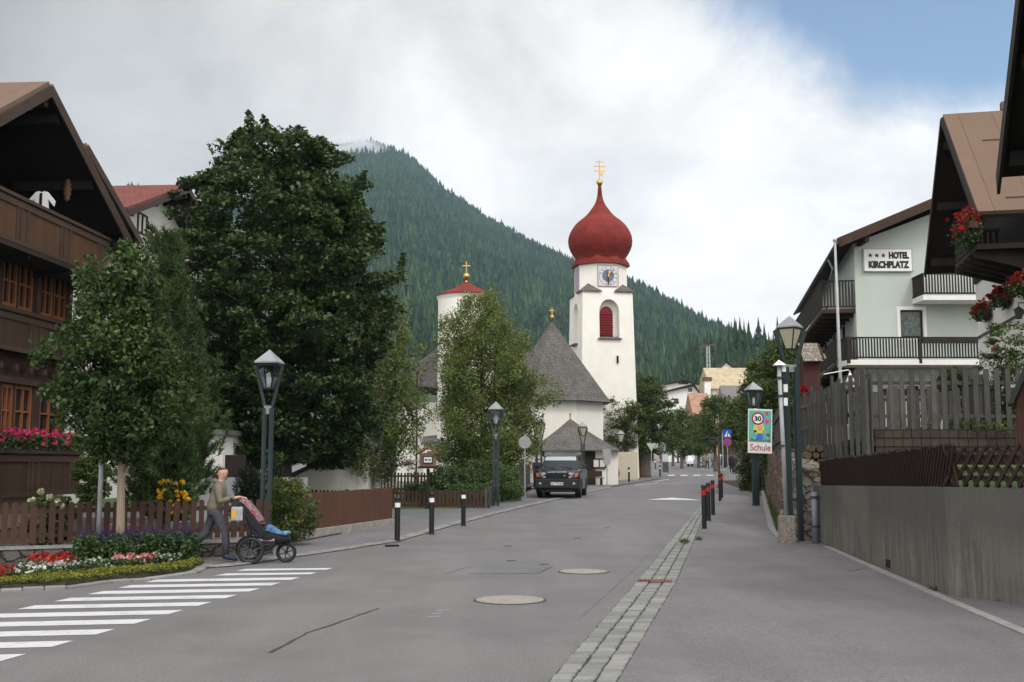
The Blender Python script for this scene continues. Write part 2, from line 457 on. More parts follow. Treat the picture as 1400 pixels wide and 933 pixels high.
def concmat():
    b = NB('stained_concrete'); v = b.coord()
    st = b.noise(b.coord('UV', scale=(3.2, 0.30, 1)), 1.6, 8, 0.75)
    st2 = b.noise(b.coord('UV', scale=(16, 0.5, 1)), 1.4, 6, 0.8)
    n = b.noise(v, 0.8, 5, 0.65); fine = b.noise(v, 40, 5, 0.7)
    col = b.mix(b.ramp(st, [(0.42, 0), (0.58, 1)]), (0.025, 0.023, 0.020), (0.175, 0.162, 0.138))
    col = b.mix(0.5, col, b.mix(b.ramp(st2, [(0.44, 0), (0.56, 1)]), (0.03, 0.028, 0.024), (0.19, 0.175, 0.15)))
    col = b.mix(b.math('MULTIPLY', b.ramp(n, [(0.42, 0), (0.62, 1)]), 0.6), col, (0.05, 0.05, 0.045))
    mo = b.noise(v, 1.7, 6, 0.7)
    sz = b.node('ShaderNodeSeparateXYZ'); b.l.new(v, sz.inputs[0]); zt = b.math('ADD', sz.outputs[2], b.math('MULTIPLY', b.math('SUBTRACT', st, 0.5), 1.6))
    col = b.mix(b.math('MULTIPLY', b.ramp(zt, [(0.45, 0), (1.05, 1)]), 0.80), col, (0.045, 0.044, 0.038))
    bl = b.noise(v, 0.45, 3, 0.5)
    col = b.mix(b.math('MULTIPLY', b.ramp(bl, [(0.52, 0), (0.62, 1)]), 0.3), col, (0.20, 0.185, 0.15))
    col = b.mix(b.math('MULTIPLY', b.ramp(mo, [(0.56, 0), (0.68, 1)]), 0.55), col, (0.075, 0.085, 0.03))
    col = b.mix(0.25, col, b.mix(fine, (0.05, 0.05, 0.05), (0.3, 0.29, 0.26)))
    b.bump(b.math('ADD', fine, st2), 0.35, 0.01)
    return b.fin(col, 0.9, 0, 0.2)
MT['conc'] = concmat()
MT['conc_light'] = plain('concrete', (0.27, 0.255, 0.23), 0.9, 0.22, 5, 0.3, 50)
MT['kerb'] = plain('kerb_concrete', (0.24, 0.235, 0.225), 0.9, 0.2, 6, 0.3, 50)
def stonemat(name, a, c, sc=3.2):
    b = NB(name); v = b.coord('Object', scale=(0.8, 0.8, 1.7))
    wn_ = b.node('ShaderNodeTexNoise'); wn_.inputs['Scale'].default_value = 2.6; wn_.inputs['Detail'].default_value = 4; b.l.new(v, wn_.inputs['Vector'])
    wa = b.node('ShaderNodeVectorMath', operation='SCALE'); wa.inputs['Scale'].default_value = 0.55; b.l.new(wn_.outputs['Color'], wa.inputs[0])
    wb = b.node('ShaderNodeVectorMath', operation='ADD'); b.l.new(v, wb.inputs[0]); b.l.new(wa.outputs[0], wb.inputs[1]); v = wb.outputs[0]
    vo = b.node('ShaderNodeTexVoronoi', feature='F1'); vo.inputs['Scale'].default_value = sc; vo.inputs['Randomness'].default_value = 1; b.l.new(v, vo.inputs[0])
    ve = b.node('ShaderNodeTexVoronoi', feature='DISTANCE_TO_EDGE'); ve.inputs['Scale'].default_value = sc; b.l.new(v, ve.inputs[0])
    n = b.noise(v, 12, 6, 0.7)
    sepc = b.node('ShaderNodeSeparateColor'); b.l.new(vo.outputs['Color'], sepc.inputs[0])
    col = b.mix(sepc.outputs[0], a, c)
    col = b.mix(0.4, col, b.mix(n, mul(a, 0.4), mul(c, 1.4)))
    e = b.ramp(ve.outputs['Distance'], [(0.0, 0), (0.09, 1)])
    col = b.mix(e, mul(a, 0.5), col)
    b.bump(b.math('ADD', b.math('MULTIPLY', e, 1.0), b.math('MULTIPLY', n, 0.5)), 0.9, 0.05)
    return b.fin(col, 0.9, 0, 0.2)
MT['rubble'] = stonemat('rubble_stone', (0.10, 0.09, 0.075), (0.27, 0.24, 0.195))
MT['rubble_red'] = stonemat('reddish_rubble', (0.10, 0.07, 0.055), (0.24, 0.165, 0.125), 6)
MT['rubble_dark'] = stonemat('dark_rubble', (0.06, 0.058, 0.052), (0.15, 0.14, 0.125), 4)
def blockmat():
    b = NB('split_block'); v = b.coord('UV')
    br = b.node('ShaderNodeTexBrick', offset=0.5)
    br.inputs['Color1'].default_value = (0.075, 0.058, 0.046, 1); br.inputs['Color2'].default_value = (0.042, 0.033, 0.028, 1); br.inputs['Mortar'].default_value = (0.012, 0.01, 0.009, 1)
    br.inputs['Scale'].default_value = 1; br.inputs['Mortar Size'].default_value = 0.014; br.inputs['Brick Width'].default_value = 0.43; br.inputs['Row Height'].default_value = 0.2
    b.l.new(v, br.inputs[0]); n = b.noise(b.coord('UV', scale=(22, 4, 1)), 2, 5, 0.7)
    b.bump(b.math('SUBTRACT', n, br.outputs['Fac']), 0.8, 0.03)
    return b.fin(b.mix(0.4, br.outputs[0], b.mix(n, (0.02, 0.016, 0.013), (0.10, 0.08, 0.065))), 0.9, 0, 0.2)
MT['block'] = blockmat()
MT['wood_dark'] = planks('dark_timber', (0.044, 0.023, 0.014), 0.15)
MT['wood_mid'] = planks('stained_timber', (0.075, 0.037, 0.017), 0.12)
MT['wood_black'] = planks('blackened_timber', (0.022, 0.016, 0.013), 0.18)
MT['wood_h'] = planks('timber_beam', (0.050, 0.031, 0.022), 0.4, False)
MT['wood_orange'] = planks('varnished_window_wood', (0.20, 0.075, 0.028), 0.3, True, 0.1, 0.0)
MT['fence_brown'] = planks('brown_fence_wood', (0.052, 0.027, 0.019), 0.5, True, 0.3, 0.0, grain=0.5)
MT['fence_board'] = planks('weathered_brown_boards', (0.105, 0.050, 0.032), 0.075, True, 0.4, 0.016, length=9, grain=0.5)
def greywood():
    b = NB('grey_weathered_wood'); g = b.node('ShaderNodeNewGeometry')
    base = b.ramp(g.outputs['Random Per Island'], [(0, (0.035, 0.033, 0.031)), (0.5, (0.07, 0.067, 0.063)), (1, (0.12, 0.115, 0.105))])
    n = b.noise(b.coord('Object', scale=(25, 25, 1.2)), 2.0, 6, 0.7); k = b.noise(b.coord(), 2.2, 3)
    col = b.mix(0.55, base, b.mix(b.ramp(n, [(0.3, 0), (0.7, 1)]), (0.02, 0.019, 0.018), (0.13, 0.125, 0.115)))
    col = b.mix(b.math('MULTIPLY', b.ramp(k, [(0.5, 0), (0.7, 1)]), 0.5), col, (0.05, 0.047, 0.043))
    b.bump(n, 0.6, 0.01)
    return b.fin(col, 0.9, 0, 0.2)
MT['wood_grey'] = greywood()
MT['lattice'] = planks('dark_red_brown_slats', (0.024, 0.013, 0.011), 0.6, True, 0.3, 0.0)
MT['log'] = plain('sawn_log', (0.12, 0.085, 0.06), 0.9, 0.4, 8, 0.4, 20)
MT['plaster'] = plaster('white_plaster', (0.70, 0.69, 0.655))
MT['plaster_church'] = plaster('church_plaster', (0.72, 0.705, 0.645), 0.05, 0.08)
MT['plaster_pink'] = plaster('salmon_plaster', (0.42, 0.32, 0.27))
MT['plaster_cream'] = plaster('cream_plaster', (0.52, 0.47, 0.36))
MT['mint'] = plaster('mint_plaster', (0.43, 0.48, 0.44), 0.05, 0.06)
MT['white'] = plain('white_paint', (0.72, 0.72, 0.72), 0.6, 0.05, 2)
MT['roof_brown'] = None
def sheetroof(name, c, w=0.6, rough=0.55):
    b = NB(name); v = b.coord('UV')
    wv = b.node('ShaderNodeTexBrick', offset=0.0); wv.inputs['Scale'].default_value = 1
    wv.inputs['Color1'].default_value = (*mul(c, 1.05), 1); wv.inputs['Color2'].default_value = (*mul(c, 0.93), 1); wv.inputs['Mortar'].default_value = (*mul(c, 0.45), 1)
    wv.inputs['Mortar Size'].default_value = 0.012; wv.inputs['Brick Width'].default_value = w; wv.inputs['Row Height'].default_value = 50
    b.l.new(v, wv.inputs[0])
    n = b.noise(b.coord(), 1.2, 5, 0.6)
    b.bump(wv.outputs['Fac'], 0.5, 0.02)
    return b.fin(b.mix(0.3, wv.outputs[0], b.mix(n, mul(c, 0.6), mul(c, 1.4))), rough, 0, 0.4)
MT['roof_brown'] = sheetroof('brown_sheet_roof', (0.125, 0.078, 0.053), 0.9, 0.8)
MT['roof_grey'] = sheetroof('grey_sheet_roof', (0.13, 0.12, 0.115), 0.6)
MT['roof_red'] = shingles('red_tiles', (0.13, 0.042, 0.035), 0.25, 0.3, 0.2)
MT['roof_beige'] = shingles('beige_tiles', (0.36, 0.30, 0.2), 1.4, 1.1, 0.1)
MT['roof_salmon'] = shingles('salmon_tiles', (0.30, 0.18, 0.12), 0.3, 0.35, 0.15)
MT['shingle'] = shingles('larch_shingles', (0.105, 0.098, 0.092), 0.11, 0.13, 0.6)
MT['shingle_old'] = shingles('old_wood_shingles', (0.19, 0.17, 0.145), 0.12, 0.13)
MT['red_church'] = shingles('red_church_shingles', (0.16, 0.020, 0.015), 0.14, 0.18, 0.22, 0.72, 0.2)
MT['red_shutter'] = planks('red_louvres', (0.20, 0.018, 0.022), 0.13, False, 0.15, 0.03)
MT['gold'] = flat('gold_leaf', (0.50, 0.32, 0.10), 0.3, 1.0, 0.5)
MT['glass'] = flat('window_glass', (0.016, 0.018, 0.02), 0.08, 0, 0.6)
MT['curtain'] = plain('curtained_glass', (0.10, 0.12, 0.115), 0.25, 0.5, 9)
MT['green_metal'] = plain('dark_green_metal', (0.018, 0.032, 0.034), 0.4, 0.1, 3, metal=0.0, spec=0.5)
MT['cap_metal'] = plain('zinc_cap', (0.25, 0.255, 0.265), 0.5, 0.12, 4, metal=0.35, spec=0.5)
MT['galv'] = plain('galvanised_steel', (0.30, 0.31, 0.32), 0.5, 0.12, 6, metal=0.15, spec=0.5)
MT['pipe'] = plain('blue_grey_pipe', (0.13, 0.155, 0.18), 0.45, 0.1, 6)
MT['black'] = plain('black_plastic', (0.013, 0.014, 0.016), 0.45, 0.2, 5)
MT['dark'] = flat('dark_opening', (0.008, 0.008, 0.008), 0.9)
MT['red_band'] = flat('red_reflector', (0.34, 0.018, 0.018), 0.4)
MT['white_band'] = flat('white_reflector', (0.7, 0.71, 0.72), 0.4)
MT['iron'] = plain('cast_iron', (0.27, 0.25, 0.22), 0.7, 0.25, 14, 0.6, 30, metal=0.1)
MT['rust'] = plain('rusty_iron', (0.13, 0.06, 0.04), 0.85, 0.3, 14)
MT['dark_metal'] = plain('dark_metal', (0.04, 0.04, 0.042), 0.5, 0.1, 4)
MT['bark'] = planks('rough_bark', (0.095, 0.075, 0.058), 0.09, True, 0.4, 0.02, length=0.5, grain=0.7)
MT['twig'] = plain('twig_bark', (0.05, 0.04, 0.032), 0.9, 0.3, 5)
MT['wrap'] = planks('reed_wrapped_trunk', (0.27, 0.215, 0.155), 0.025, True, 0.25, 0.006, length=9, grain=0.4)
def birchbark():
    b = NB('birch_bark'); n = b.noise(b.coord('Object', scale=(2.5, 2.5, 12)), 1.6, 5, 0.7)
    return b.fin(b.ramp(n, [(0.40, (0.03, 0.028, 0.025)), (0.47, (0.60, 0.58, 0.54)), (1, (0.68, 0.66, 0.62))]), 0.8)
MT['birch'] = birchbark()
def soilmat():
    return plain('soil', (0.05, 0.038, 0.028), 0.95, 0.4, 6, 0.6, 18)
MT['soil'] = soilmat()
MT['grass'] = plain('mown_grass', (0.07, 0.12, 0.028), 0.9, 0.4, 2.5, 0.7, 60)
MT['meadow'] = plain('meadow', (0.065, 0.095, 0.032), 0.95, 0.4, 0.02, 0.4, 5)
MT['hill'] = plain('forest_floor', (0.040, 0.062, 0.030), 0.95, 0.35, 0.008, 0.3, 1)
# ================================================================ vegetation tools
def raw_mesh(name, co, faces_n, mat, parent=None, loc=None, smooth=False):
    """co: (F*k,3) corners, faces_n = k corners per face"""
    k = faces_n; n = len(co) // k
    me = bpy.data.meshes.new(name)
    me.vertices.add(n * k); me.vertices.foreach_set('co', np.ascontiguousarray(co, dtype=np.float32).ravel())
    me.loops.add(n * k); me.loops.foreach_set('vertex_index', np.arange(n * k, dtype=np.int32))
    me.polygons.add(n); me.polygons.foreach_set('loop_start', np.arange(0, n * k, k, dtype=np.int32))
    me.update(calc_edges=True)
    me.materials.append(mat)
    ob = bpy.data.objects.new(name, me); COL.objects.link(ob)
    if parent is not None: ob.parent = parent
    if loc is not None: ob.location = loc
    return ob
def unit(v): return v / np.maximum(np.linalg.norm(v, axis=1, keepdims=True), 1e-6)
def leaves(cen, size, up=0.6, aspect=0.62, droop=0.3, szvar=0.35, kite=0.35):
    """leaf quads (kite shaped) facing roughly upward; cen (N,3)"""
    n = len(cen)
    nrm = unit(rng.normal(size=(n, 3)) + np.array([0, 0, 1.0]) * up * 2)
    a = unit(np.cross(nrm, rng.normal(size=(n, 3))))
    a[:, 2] -= droop * rng.random(n); a = unit(a)
    b = unit(np.cross(nrm, a))
    s = (size * (1 + szvar * rng.normal(size=n))).clip(size * 0.4, size * 1.8)[:, None]
    p0 = cen - a * s * 0.5; p2 = cen + a * s * 0.5
    m = cen - a * s * (0.5 - kite) 
    p1 = m + b * s * aspect * 0.5; p3 = m - b * s * aspect * 0.5
    return np.stack([p0, p1, p2, p3], 1).reshape(-1, 3)
def ball(n, r):
    v = unit(rng.normal(size=(n, 3))); return v * (rng.random((n, 1)) ** 0.45) * np.asarray(r)
def prof_r(prof, z):
    zs = [p[0] for p in prof]
    return np.interp(z, zs, [p[1] for p in prof]), np.interp(z, zs, [p[2] for p in prof])
def crown_pts(prof, ncl, inner=0.45, lump=0.16, seed=0, depth=1.0):
    """cluster centres in a crown whose left/right radii follow prof [(z, left, right)]"""
    z0, z1 = prof[0][0], prof[-1][0]
    out = []
    ph = rng.random(6) * 6.28
    while len(out) < ncl:
        z = z0 + (z1 - z0) * rng.random()
        rl, rr = prof_r(prof, z)
        if rng.random() > ((rl + rr) / 2 + 0.25) / (max(p[1] + p[2] for p in prof) / 2 + 0.25): continue
        a = rng.random() * 2 * PI
        u = inner + (1 - inner) * rng.random() ** 0.6 if rng.random() < 0.85 else rng.random()
        c = (math.cos(a) + 1) / 2; r = rl + (rr - rl) * c
        dr = (rl + rr) / 2 * depth
        k = 1 + lump * (math.sin(3 * a + z * 1.3 + ph[0]) + math.sin(5 * a - z * 2.1 + ph[1])) * 0.5 + lump * 0.6 * math.sin(z * 3.1 + a + ph[2])
        out.append((math.cos(a) * r * u * k, math.sin(a) * dr * u * k, z))
    return np.array(out)
def limbs(mb, base, top, pts, r0, n=22, lean=0.35, thin=0.012):
    base, top = Vector(base), Vector(top)
    L = (top - base)
    mb.tube([base - Vector((0, 0, 0.15)), base + L * 0.04, base + L * 0.3 + Vector((rng.normal() * .03, rng.normal() * .03, 0)), base + L * 0.65, top], [r0 * 1.35, r0 * 1.05, r0 * 0.85, r0 * 0.55, r0 * 0.12], 9)
    idx = rng.choice(len(pts), min(n, len(pts)), replace=False)
    for i in idx:
        p = Vector(pts[i]); h = min(0.92, max(0.22, (p.z - base.z) / max(L.z, .1) * 0.72))
        s = base + L * h; mid = s.lerp(p, 0.5) + Vector((rng.normal() * .1, rng.normal() * .1, 0.12 * (p - s).length))
        r = r0 * (1 - h) * 0.42 + thin
        mb.tube([s, mid, p], [r, r * 0.55, thin * 0.5], 5, False)
def broadleaf(name, label, X, Y, prof, trunk_r, leafm, barkm='bark', ncl=260, per=110, size=0.13, clr=0.45, flatn=0.6, group=None, cat='tree',
              up=0.6, inner=0.45, lump=0.16, base_z=None, shoots=0, nl=26, droop=0.3, top_z=None, extra=None, depth=1.0, trunks=None, fill=0, aspect=0.62):
    z = zr(Y) if base_z is None else base_z
    t = thing(name, label, cat, (X, Y, z), 0, group)
    pr = [(a - z, b, c) for a, b, c in prof]
    cl = crown_pts(pr, ncl, inner, lump, depth=depth)
    P = []
    for c in cl:
        k = int(per * (0.6 + 0.8 * rng.random()))
        r = clr * (0.7 + 0.6 * rng.random())
        P.append(c + ball(k, (r, r, r * flatn)))
    if shoots:                                    # upright leading shoots that give a ragged outline
        zs = pr[-1][0]
        for _ in range(shoots):
            c = cl[rng.integers(len(cl))]
            rr = math.hypot(c[0], c[1])
            h = 0.3 + 0.5 * rng.random()
            o = np.array([c[0] * 1.06, c[1] * 1.06, c[2] + 0.1])
            k = int(per * 0.8)
            tt = rng.random(k)[:, None]
            P.append(o + np.array([[c[0] / max(rr, .1) * 0.18, c[1] / max(rr, .1) * .18, h]]) * tt + ball(k, 0.24) * (1.2 - tt))
    if fill:
        P.append(crown_pts([(a, b * 0.75, c * 0.75) for a, b, c in pr], fill, 0.1, 0))
    P = np.concatenate(P)
    raw_mesh('crown', leaves(P, size, up, aspect, droop), 4, leafm, t)
    mb = MB()
    tz = pr[-1][0] * 0.9 if top_z is None else top_z - z
    cx = (pr[-1][2] - pr[-1][1]) / 2
    for k, (tx, ty, tr) in enumerate(trunks or [(0, 0, trunk_r)]):
        limbs(mb, (tx, ty, 0), (tx * 0.5 + cx * 0.3, ty * 0.5, tz * (0.95 if k == 0 else 0.75)), cl, tr, nl)
    mb.build('trunk', MT[barkm], t, smooth=True)
    return t
# leaf palettes
LM = {}
LM['maple'] = leafmat('maple_leaves', [(0.018, 0.038, 0.013), (0.032, 0.060, 0.018), (0.052, 0.088, 0.026), (0.08, 0.122, 0.036)], 0.25, 0.5, 0.3, (0.7, 1.35))
LM['linden'] = leafmat('linden_leaves', [(0.014, 0.031, 0.009), (0.024, 0.050, 0.013), (0.038, 0.072, 0.018), (0.030, 0.056, 0.015), (0.09, 0.14, 0.035), (0.036, 0.072, 0.018)], 0.3, 0.5, 0.3)
LM['birch'] = leafmat('birch_leaves', [(0.05, 0.078, 0.022), (0.095, 0.13, 0.036), (0.15, 0.185, 0.048), (0.23, 0.26, 0.075)], 0.35, 0.5)
LM['street'] = leafmat('street_tree_leaves', [(0.022, 0.042, 0.012), (0.045, 0.075, 0.02), (0.075, 0.11, 0.028), (0.16, 0.17, 0.04)], 0.3)
LM['light'] = leafmat('light_green_leaves', [(0.04, 0.065, 0.018), (0.07, 0.105, 0.028), (0.11, 0.15, 0.04)], 0.35)
LM['needle'] = leafmat('pine_needles', [(0.026, 0.052, 0.018), (0.050, 0.090, 0.028), (0.085, 0.135, 0.042)], 0.15, 0.55)
LM['needle_dark'] = leafmat('dark_needles', [(0.010, 0.022, 0.011), (0.018, 0.036, 0.017), (0.03, 0.05, 0.024)], 0.1, 0.6)
LM['forest'] = leafmat('forest_conifers', [(0.012, 0.026, 0.015), (0.022, 0.042, 0.022), (0.034, 0.058, 0.027), (0.055, 0.085, 0.034)], 0.0, 0.9, 0.1, (0.7, 1.35), 0.012)
LM['juniper'] = leafmat('juniper_foliage', [(0.035, 0.065, 0.024), (0.06, 0.105, 0.032), (0.10, 0.155, 0.045)], 0.2, 0.6)
LM['green'] = leafmat('bedding_foliage', [(0.022, 0.05, 0.016), (0.045, 0.085, 0.026), (0.08, 0.125, 0.04)], 0.25)
LM['red'] = leafmat('red_petals', [(0.22, 0.008, 0.012), (0.38, 0.014, 0.016), (0.48, 0.035, 0.03)], 0.3, 0.5)
LM['pink'] = leafmat('pink_petals', [(0.55, 0.02, 0.12), (0.68, 0.04, 0.18), (0.72, 0.12, 0.28)], 0.3, 0.5)
LM['white'] = leafmat('white_petals', [(0.40, 0.42, 0.36), (0.60, 0.60, 0.54)], 0.3, 0.5)
LM['rose'] = leafmat('rose_petals', [(0.62, 0.30, 0.30), (0.60, 0.12, 0.14)], 0.3, 0.5)
LM['yellow'] = leafmat('yellow_petals', [(0.30, 0.25, 0.02), (0.16, 0.17, 0.03), (0.40, 0.34, 0.03)], 0.3, 0.5)
LM['orange'] = leafmat('orange_petals', [(0.70, 0.34, 0.01), (0.72, 0.45, 0.02)], 0.3, 0.5)
LM['purple'] = leafmat('purple_spikes', [(0.035, 0.022, 0.10), (0.07, 0.045, 0.17)], 0.2, 0.6)
LM['cream'] = leafmat('cream_petals', [(0.42, 0.46, 0.26), (0.60, 0.62, 0.42)], 0.3, 0.6)

# ================================================================ the setting
def gz(x, y):
    return zr(y)
mb = MB()
ys = [-200, -20, 25, 220, 400, 1000, 2500, 6000]
xs = [-6000, -2000, -500, -60, 60, 500, 2000, 6000]
for j, y in enumerate(ys):
    for x in xs: mb.v.append((x, y, zr(y) - 0.12))
for j in range(len(ys) - 1):
    for i in range(len(xs) - 1):
        a = j * len(xs) + i; mb.f.append((a, a + 1, a + 1 + len(xs), a + len(xs)))
struct(mb.build('ground', MT['meadow']))
def xy(px, py): p = G(px, py); return (p.x, p.y)
road = struct(slab('road', [(-45, -15), (45, -15), (60, 245), (-60, 245)], MT['asphalt'], 0.0, 0.1))
# right edge of the carriageway (both sides of the gutter)
GL = [(-1.6, -0.5)] + [xy(*p) for p in ((750, 933), (870, 797), (950, 700), (985, 660), (992, 650))]
gutL = [xy(*p) for p in ((750, 933), (808, 866), (870, 797), (912, 745), (950, 700), (972, 675), (985, 659))]
gutR = [xy(*p) for p in ((845, 933), (885, 865), (925, 797), (945, 750), (962, 706), (978, 677), (989, 659))]
def extend(poly, y):
    (x0, y0), (x1, y1) = poly[0], poly[1]; k = (x1 - x0) / (y1 - y0)
    return [(x0 + (y - y0) * k, y)] + poly
gutL = extend(gutL, 1.0); gutR = extend(gutR, 1.0)
walkR_in = [xy(*p) for p in ((1400, 868), (1290, 820), (1215, 786), (1125, 746), (1066, 740), (1053, 722), (1047, 700), (1041, 672), (1035, 655))]
walkR_in = [(6.2, 1.0), (6.2, 9.0)] + walkR_in[1:] if False else [(9.5, 1.0), (8.2, 8.5)] + walkR_in
pave = struct(slab('pavement', gutR + [(40, 95), (40, 20), (40, 1.0)], MT['walk'], 0.012, 0.1))
struct(slab('gutter_bed', gutL + gutR[::-1], MT['joint'], 0.006, 0.02))
def lerp_poly(poly, y):
    return float(np.interp(y, [p[1] for p in poly], [p[0] for p in poly]))
def setts(name, L, Rr, y0, y1, rows, length, gapf=0.06, top=0.018):
    mb = MB(); y = y0
    for r in range(rows):
        y = y0 + random.random() * length
        while y < y1:
            l = length * (0.75 + 0.5 * random.random())
            ya, yb = y + 0.007, min(y + l, y1) - 0.007
            def X(yy, f): a = lerp_poly(L, yy); b = lerp_poly(Rr, yy); return a + (b - a) * f
            g = 0.007
            f0, f1 = r / rows, (r + 1) / rows
            j = lambda: random.uniform(-0.009, 0.009)
            q = [(X(ya, f0) + g + j(), ya + j()), (X(ya, f1) - g + j(), ya + j()), (X(yb, f1) - g + j(), yb + j()), (X(yb, f0) + g + j(), yb + j())]
            h = top + random.uniform(-0.006, 0.006)
            cx = sum(p[0] for p in q) / 4; cy = sum(p[1] for p in q) / 4
            o = len(mb.v)
            for p in q: mb.v.append((p[0], p[1], zr(p[1]) - 0.02))
            for p in q: mb.v.append((p[0] + (cx - p[0]) * .04, p[1] + (cy - p[1]) * .04, zr(p[1]) + h - 0.008))
            for p in q: mb.v.append((p[0] + (cx - p[0]) * .16, p[1] + (cy - p[1]) * .12, zr(p[1]) + h + 0.002))
            for k in range(4):
                k2 = (k + 1) % 4
                mb.f.append((o + k, o + k2, o + 4 + k2, o + 4 + k)); mb.f.append((o + 4 + k, o + 4 + k2, o + 8 + k2, o + 8 + k))
            mb.f.append((o + 8, o + 9, o + 10, o + 11))
            y += l
    return tag(mb.build(name, MT['sett']), kind='structure')
setts('gutter_setts', gutL, gutR, 6.0, 60.0, 3, 0.155)
# left pavement
kerbL = [xy(*p) for p in ((280, 778), (330, 774), (400, 763), (470, 753), (540, 742), (610, 722), (680, 703), (760, 684), (850, 664), (905, 655))]
walkL = struct(slab('left_pavement', [(-5.6, 19.3)] + kerbL + [(5, 75), (-20, 75), (-20, 19.3)], MT['walk'], 0.014, 0.1))
kl2 = [(x - 0.34, y + 0.02) for x, y in kerbL]
struct(slab('left_gutter_bed', kerbL + kl2[::-1], MT['joint'], 0.017, 0.02))
setts('left_gutter_setts', kl2, kerbL, kerbL[0][1] + .1, 62, 2, 0.17, top=0.028)
# driveway between the fences
struct(slab('driveway', [xy(*p) for p in ((548, 712), (660, 698), (690, 694))] + [xy(668, 690), xy(560, 697), (-7, 38.2), (-7, 30.6)], MT['yard'], 0.02, 0.03))
# narrow kerb strips of the right pavement
def strip(name, pts, w, mat, top, th=0.05, wob=0.0):
    L, Rr = [], []
    for i, p in enumerate(pts):
        a = Vector(pts[max(i - 1, 0)]); b = Vector(pts[min(i + 1, len(pts) - 1)]); d = (b - a).normalized(); n = Vector((-d.y, d.x))
        ww = w * (1 + wob * random.uniform(-1, 1))
        L.append((p[0] + n.x * ww / 2, p[1] + n.y * ww / 2)); Rr.append((p[0] - n.x * ww / 2, p[1] - n.y * ww / 2))
    return struct(slab(name, L + Rr[::-1], mat, top, th))
ks = [xy(*p) for p in ((1440, 886), (1400, 867), (1290, 820), (1215, 787), (1130, 749))]
strip('kerb_strip', ks, 0.13, MT['kerb'], 0.03)
strip('kerb_strip', [xy(*p) for p in ((1056, 727), (1050, 705), (1043, 675), (1038, 656))], 0.16, MT['kerb'], 0.05)
strip('kerb_strip', [xy(1066, 737), xy(1056, 727)], 0.15, MT['kerb'], 0.05)
struct(slab('gravel_strip', [xy(*p) for p in ((1060, 727), (1054, 705), (1047, 675), (1042, 657))] + [(14, 75), (9, 30)], MT['soil'], 0.03, 0.03))
# seam lines, patches, cracks
def crack(pts, w=0.018, mat='joint', top=0.004):
    P = []
    for a, b in zip(pts[:-1], pts[1:]):
        n = 6
        for k in range(n): P.append((a[0] + (b[0] - a[0]) * k / n + random.uniform(-.012, .012), a[1] + (b[1] - a[1]) * k / n + random.uniform(-.02, .02)))
    P.append(pts[-1])
    return strip('road_crack', P, w, MT[mat], top, 0.0, 0.4)
crack([xy(368, 893), xy(420, 866), xy(478, 846), xy(518, 832)], 0.03)
crack([xy(610, 785), xy(640, 775), xy(755, 775)], 0.014)
crack([xy(755, 775), xy(738, 784), xy(640, 785)], 0.014)
crack([xy(930, 774), xy(956, 773)], 0.025, top=0.014)
crack([xy(914, 809), xy(928, 808)], 0.03, top=0.014)
crack([xy(1158, 783), xy(1180, 779), xy(1222, 777)], 0.022, top=0.016)
struct(slab('road_patch', [xy(640, 785), xy(662, 775.5), xy(750, 775.5), xy(736, 784.5)], MT['patch'], 0.003, 0.0))
for p in ((694, 747), (699, 767), (744, 772), (830, 722), (790, 736)):
    c = G(*p)
    o = MB().disc((c.x, c.y, c.z + 0.002), (0, 0, 1), 0.09, 0.004, 9).build('road_patch', MT['joint'], loc=c); struct(o)
for a, b in (((583, 844), (602, 843)), ((591, 839.5), (604, 838.5)), ((597, 835), (615, 834.5))):
    strip('scratch_mark', [xy(*a), xy(*b)], 0.02, MT['paint'], 0.004, 0)
# faint painted edge line (worn)
strip('edge_line', [xy(792, 846), xy(868, 778), xy(905, 735)], 0.02, MT['patch'], 0.003, 0)
# zebra crossing
zb = []
for k in range(-4, 12):
    yR = 10.17 + 0.757 * k; xR = -4.39 + 0.171 * (yR - 10.17)
    yL = yR - 0.70 + 0.0; xL = xR - 2.12
    if yR > 18.9: break
    n0 = (0.062, 0.37)
    poly = [(xL, yL), (xR - n0[0], yR - n0[1]), (xR, yR), (xL + n0[0], yL + n0[1])]
    if yR > 17.6: poly = [(xR - 1.5, yR - 0.5), (xR - n0[0], yR - .3), (xR, yR), (xR - 1.4, yR - .16)]
    struct(slab('zebra_stripe', poly, MT['paint'], 0.004, 0.0))
# far markings
for i in range(4):
    x = 913 + i * 17.5; struct(slab('give_way_dash', [xy(x, 650.8), xy(x + 9.5, 650.6), xy(x + 9.5, 649.4), xy(x, 649.6)], MT['paint'], 0.004, 0))
struct(slab('speed_hump_mark', [xy(885, 683.6), xy(957, 684.2), xy(940, 682.2), xy(918, 680.6), xy(900, 682.0)], MT['paint'], 0.004, 0))
for a, b, w in (((800, 668), (868, 657), 0.13), ((868, 664), (900, 661), 0.15), ((905, 661.5), (960, 660), 0.12), ((896, 658.5), (915, 655.5), 0.15)):
    strip('lane_marking', [xy(*a), xy(*b)], w, MT['paint'], 0.004, 0)
# lawns either side
struct(slab('front_garden_soil', [(-22, 19.2), (-6.2, 20.1), (-4.75, 24.4), (-3.35, 30.2), (-3.35, 33), (-22, 33)], MT['soil'], 0.05, 0.1))
struct(slab('churchyard_lawn', [(-40, 39.2), (-2.1, 38.6), (-0.9, 41.2), (0.3, 47), (-1, 62), (-40, 62)], MT['grass'], 0.05, 0.1))

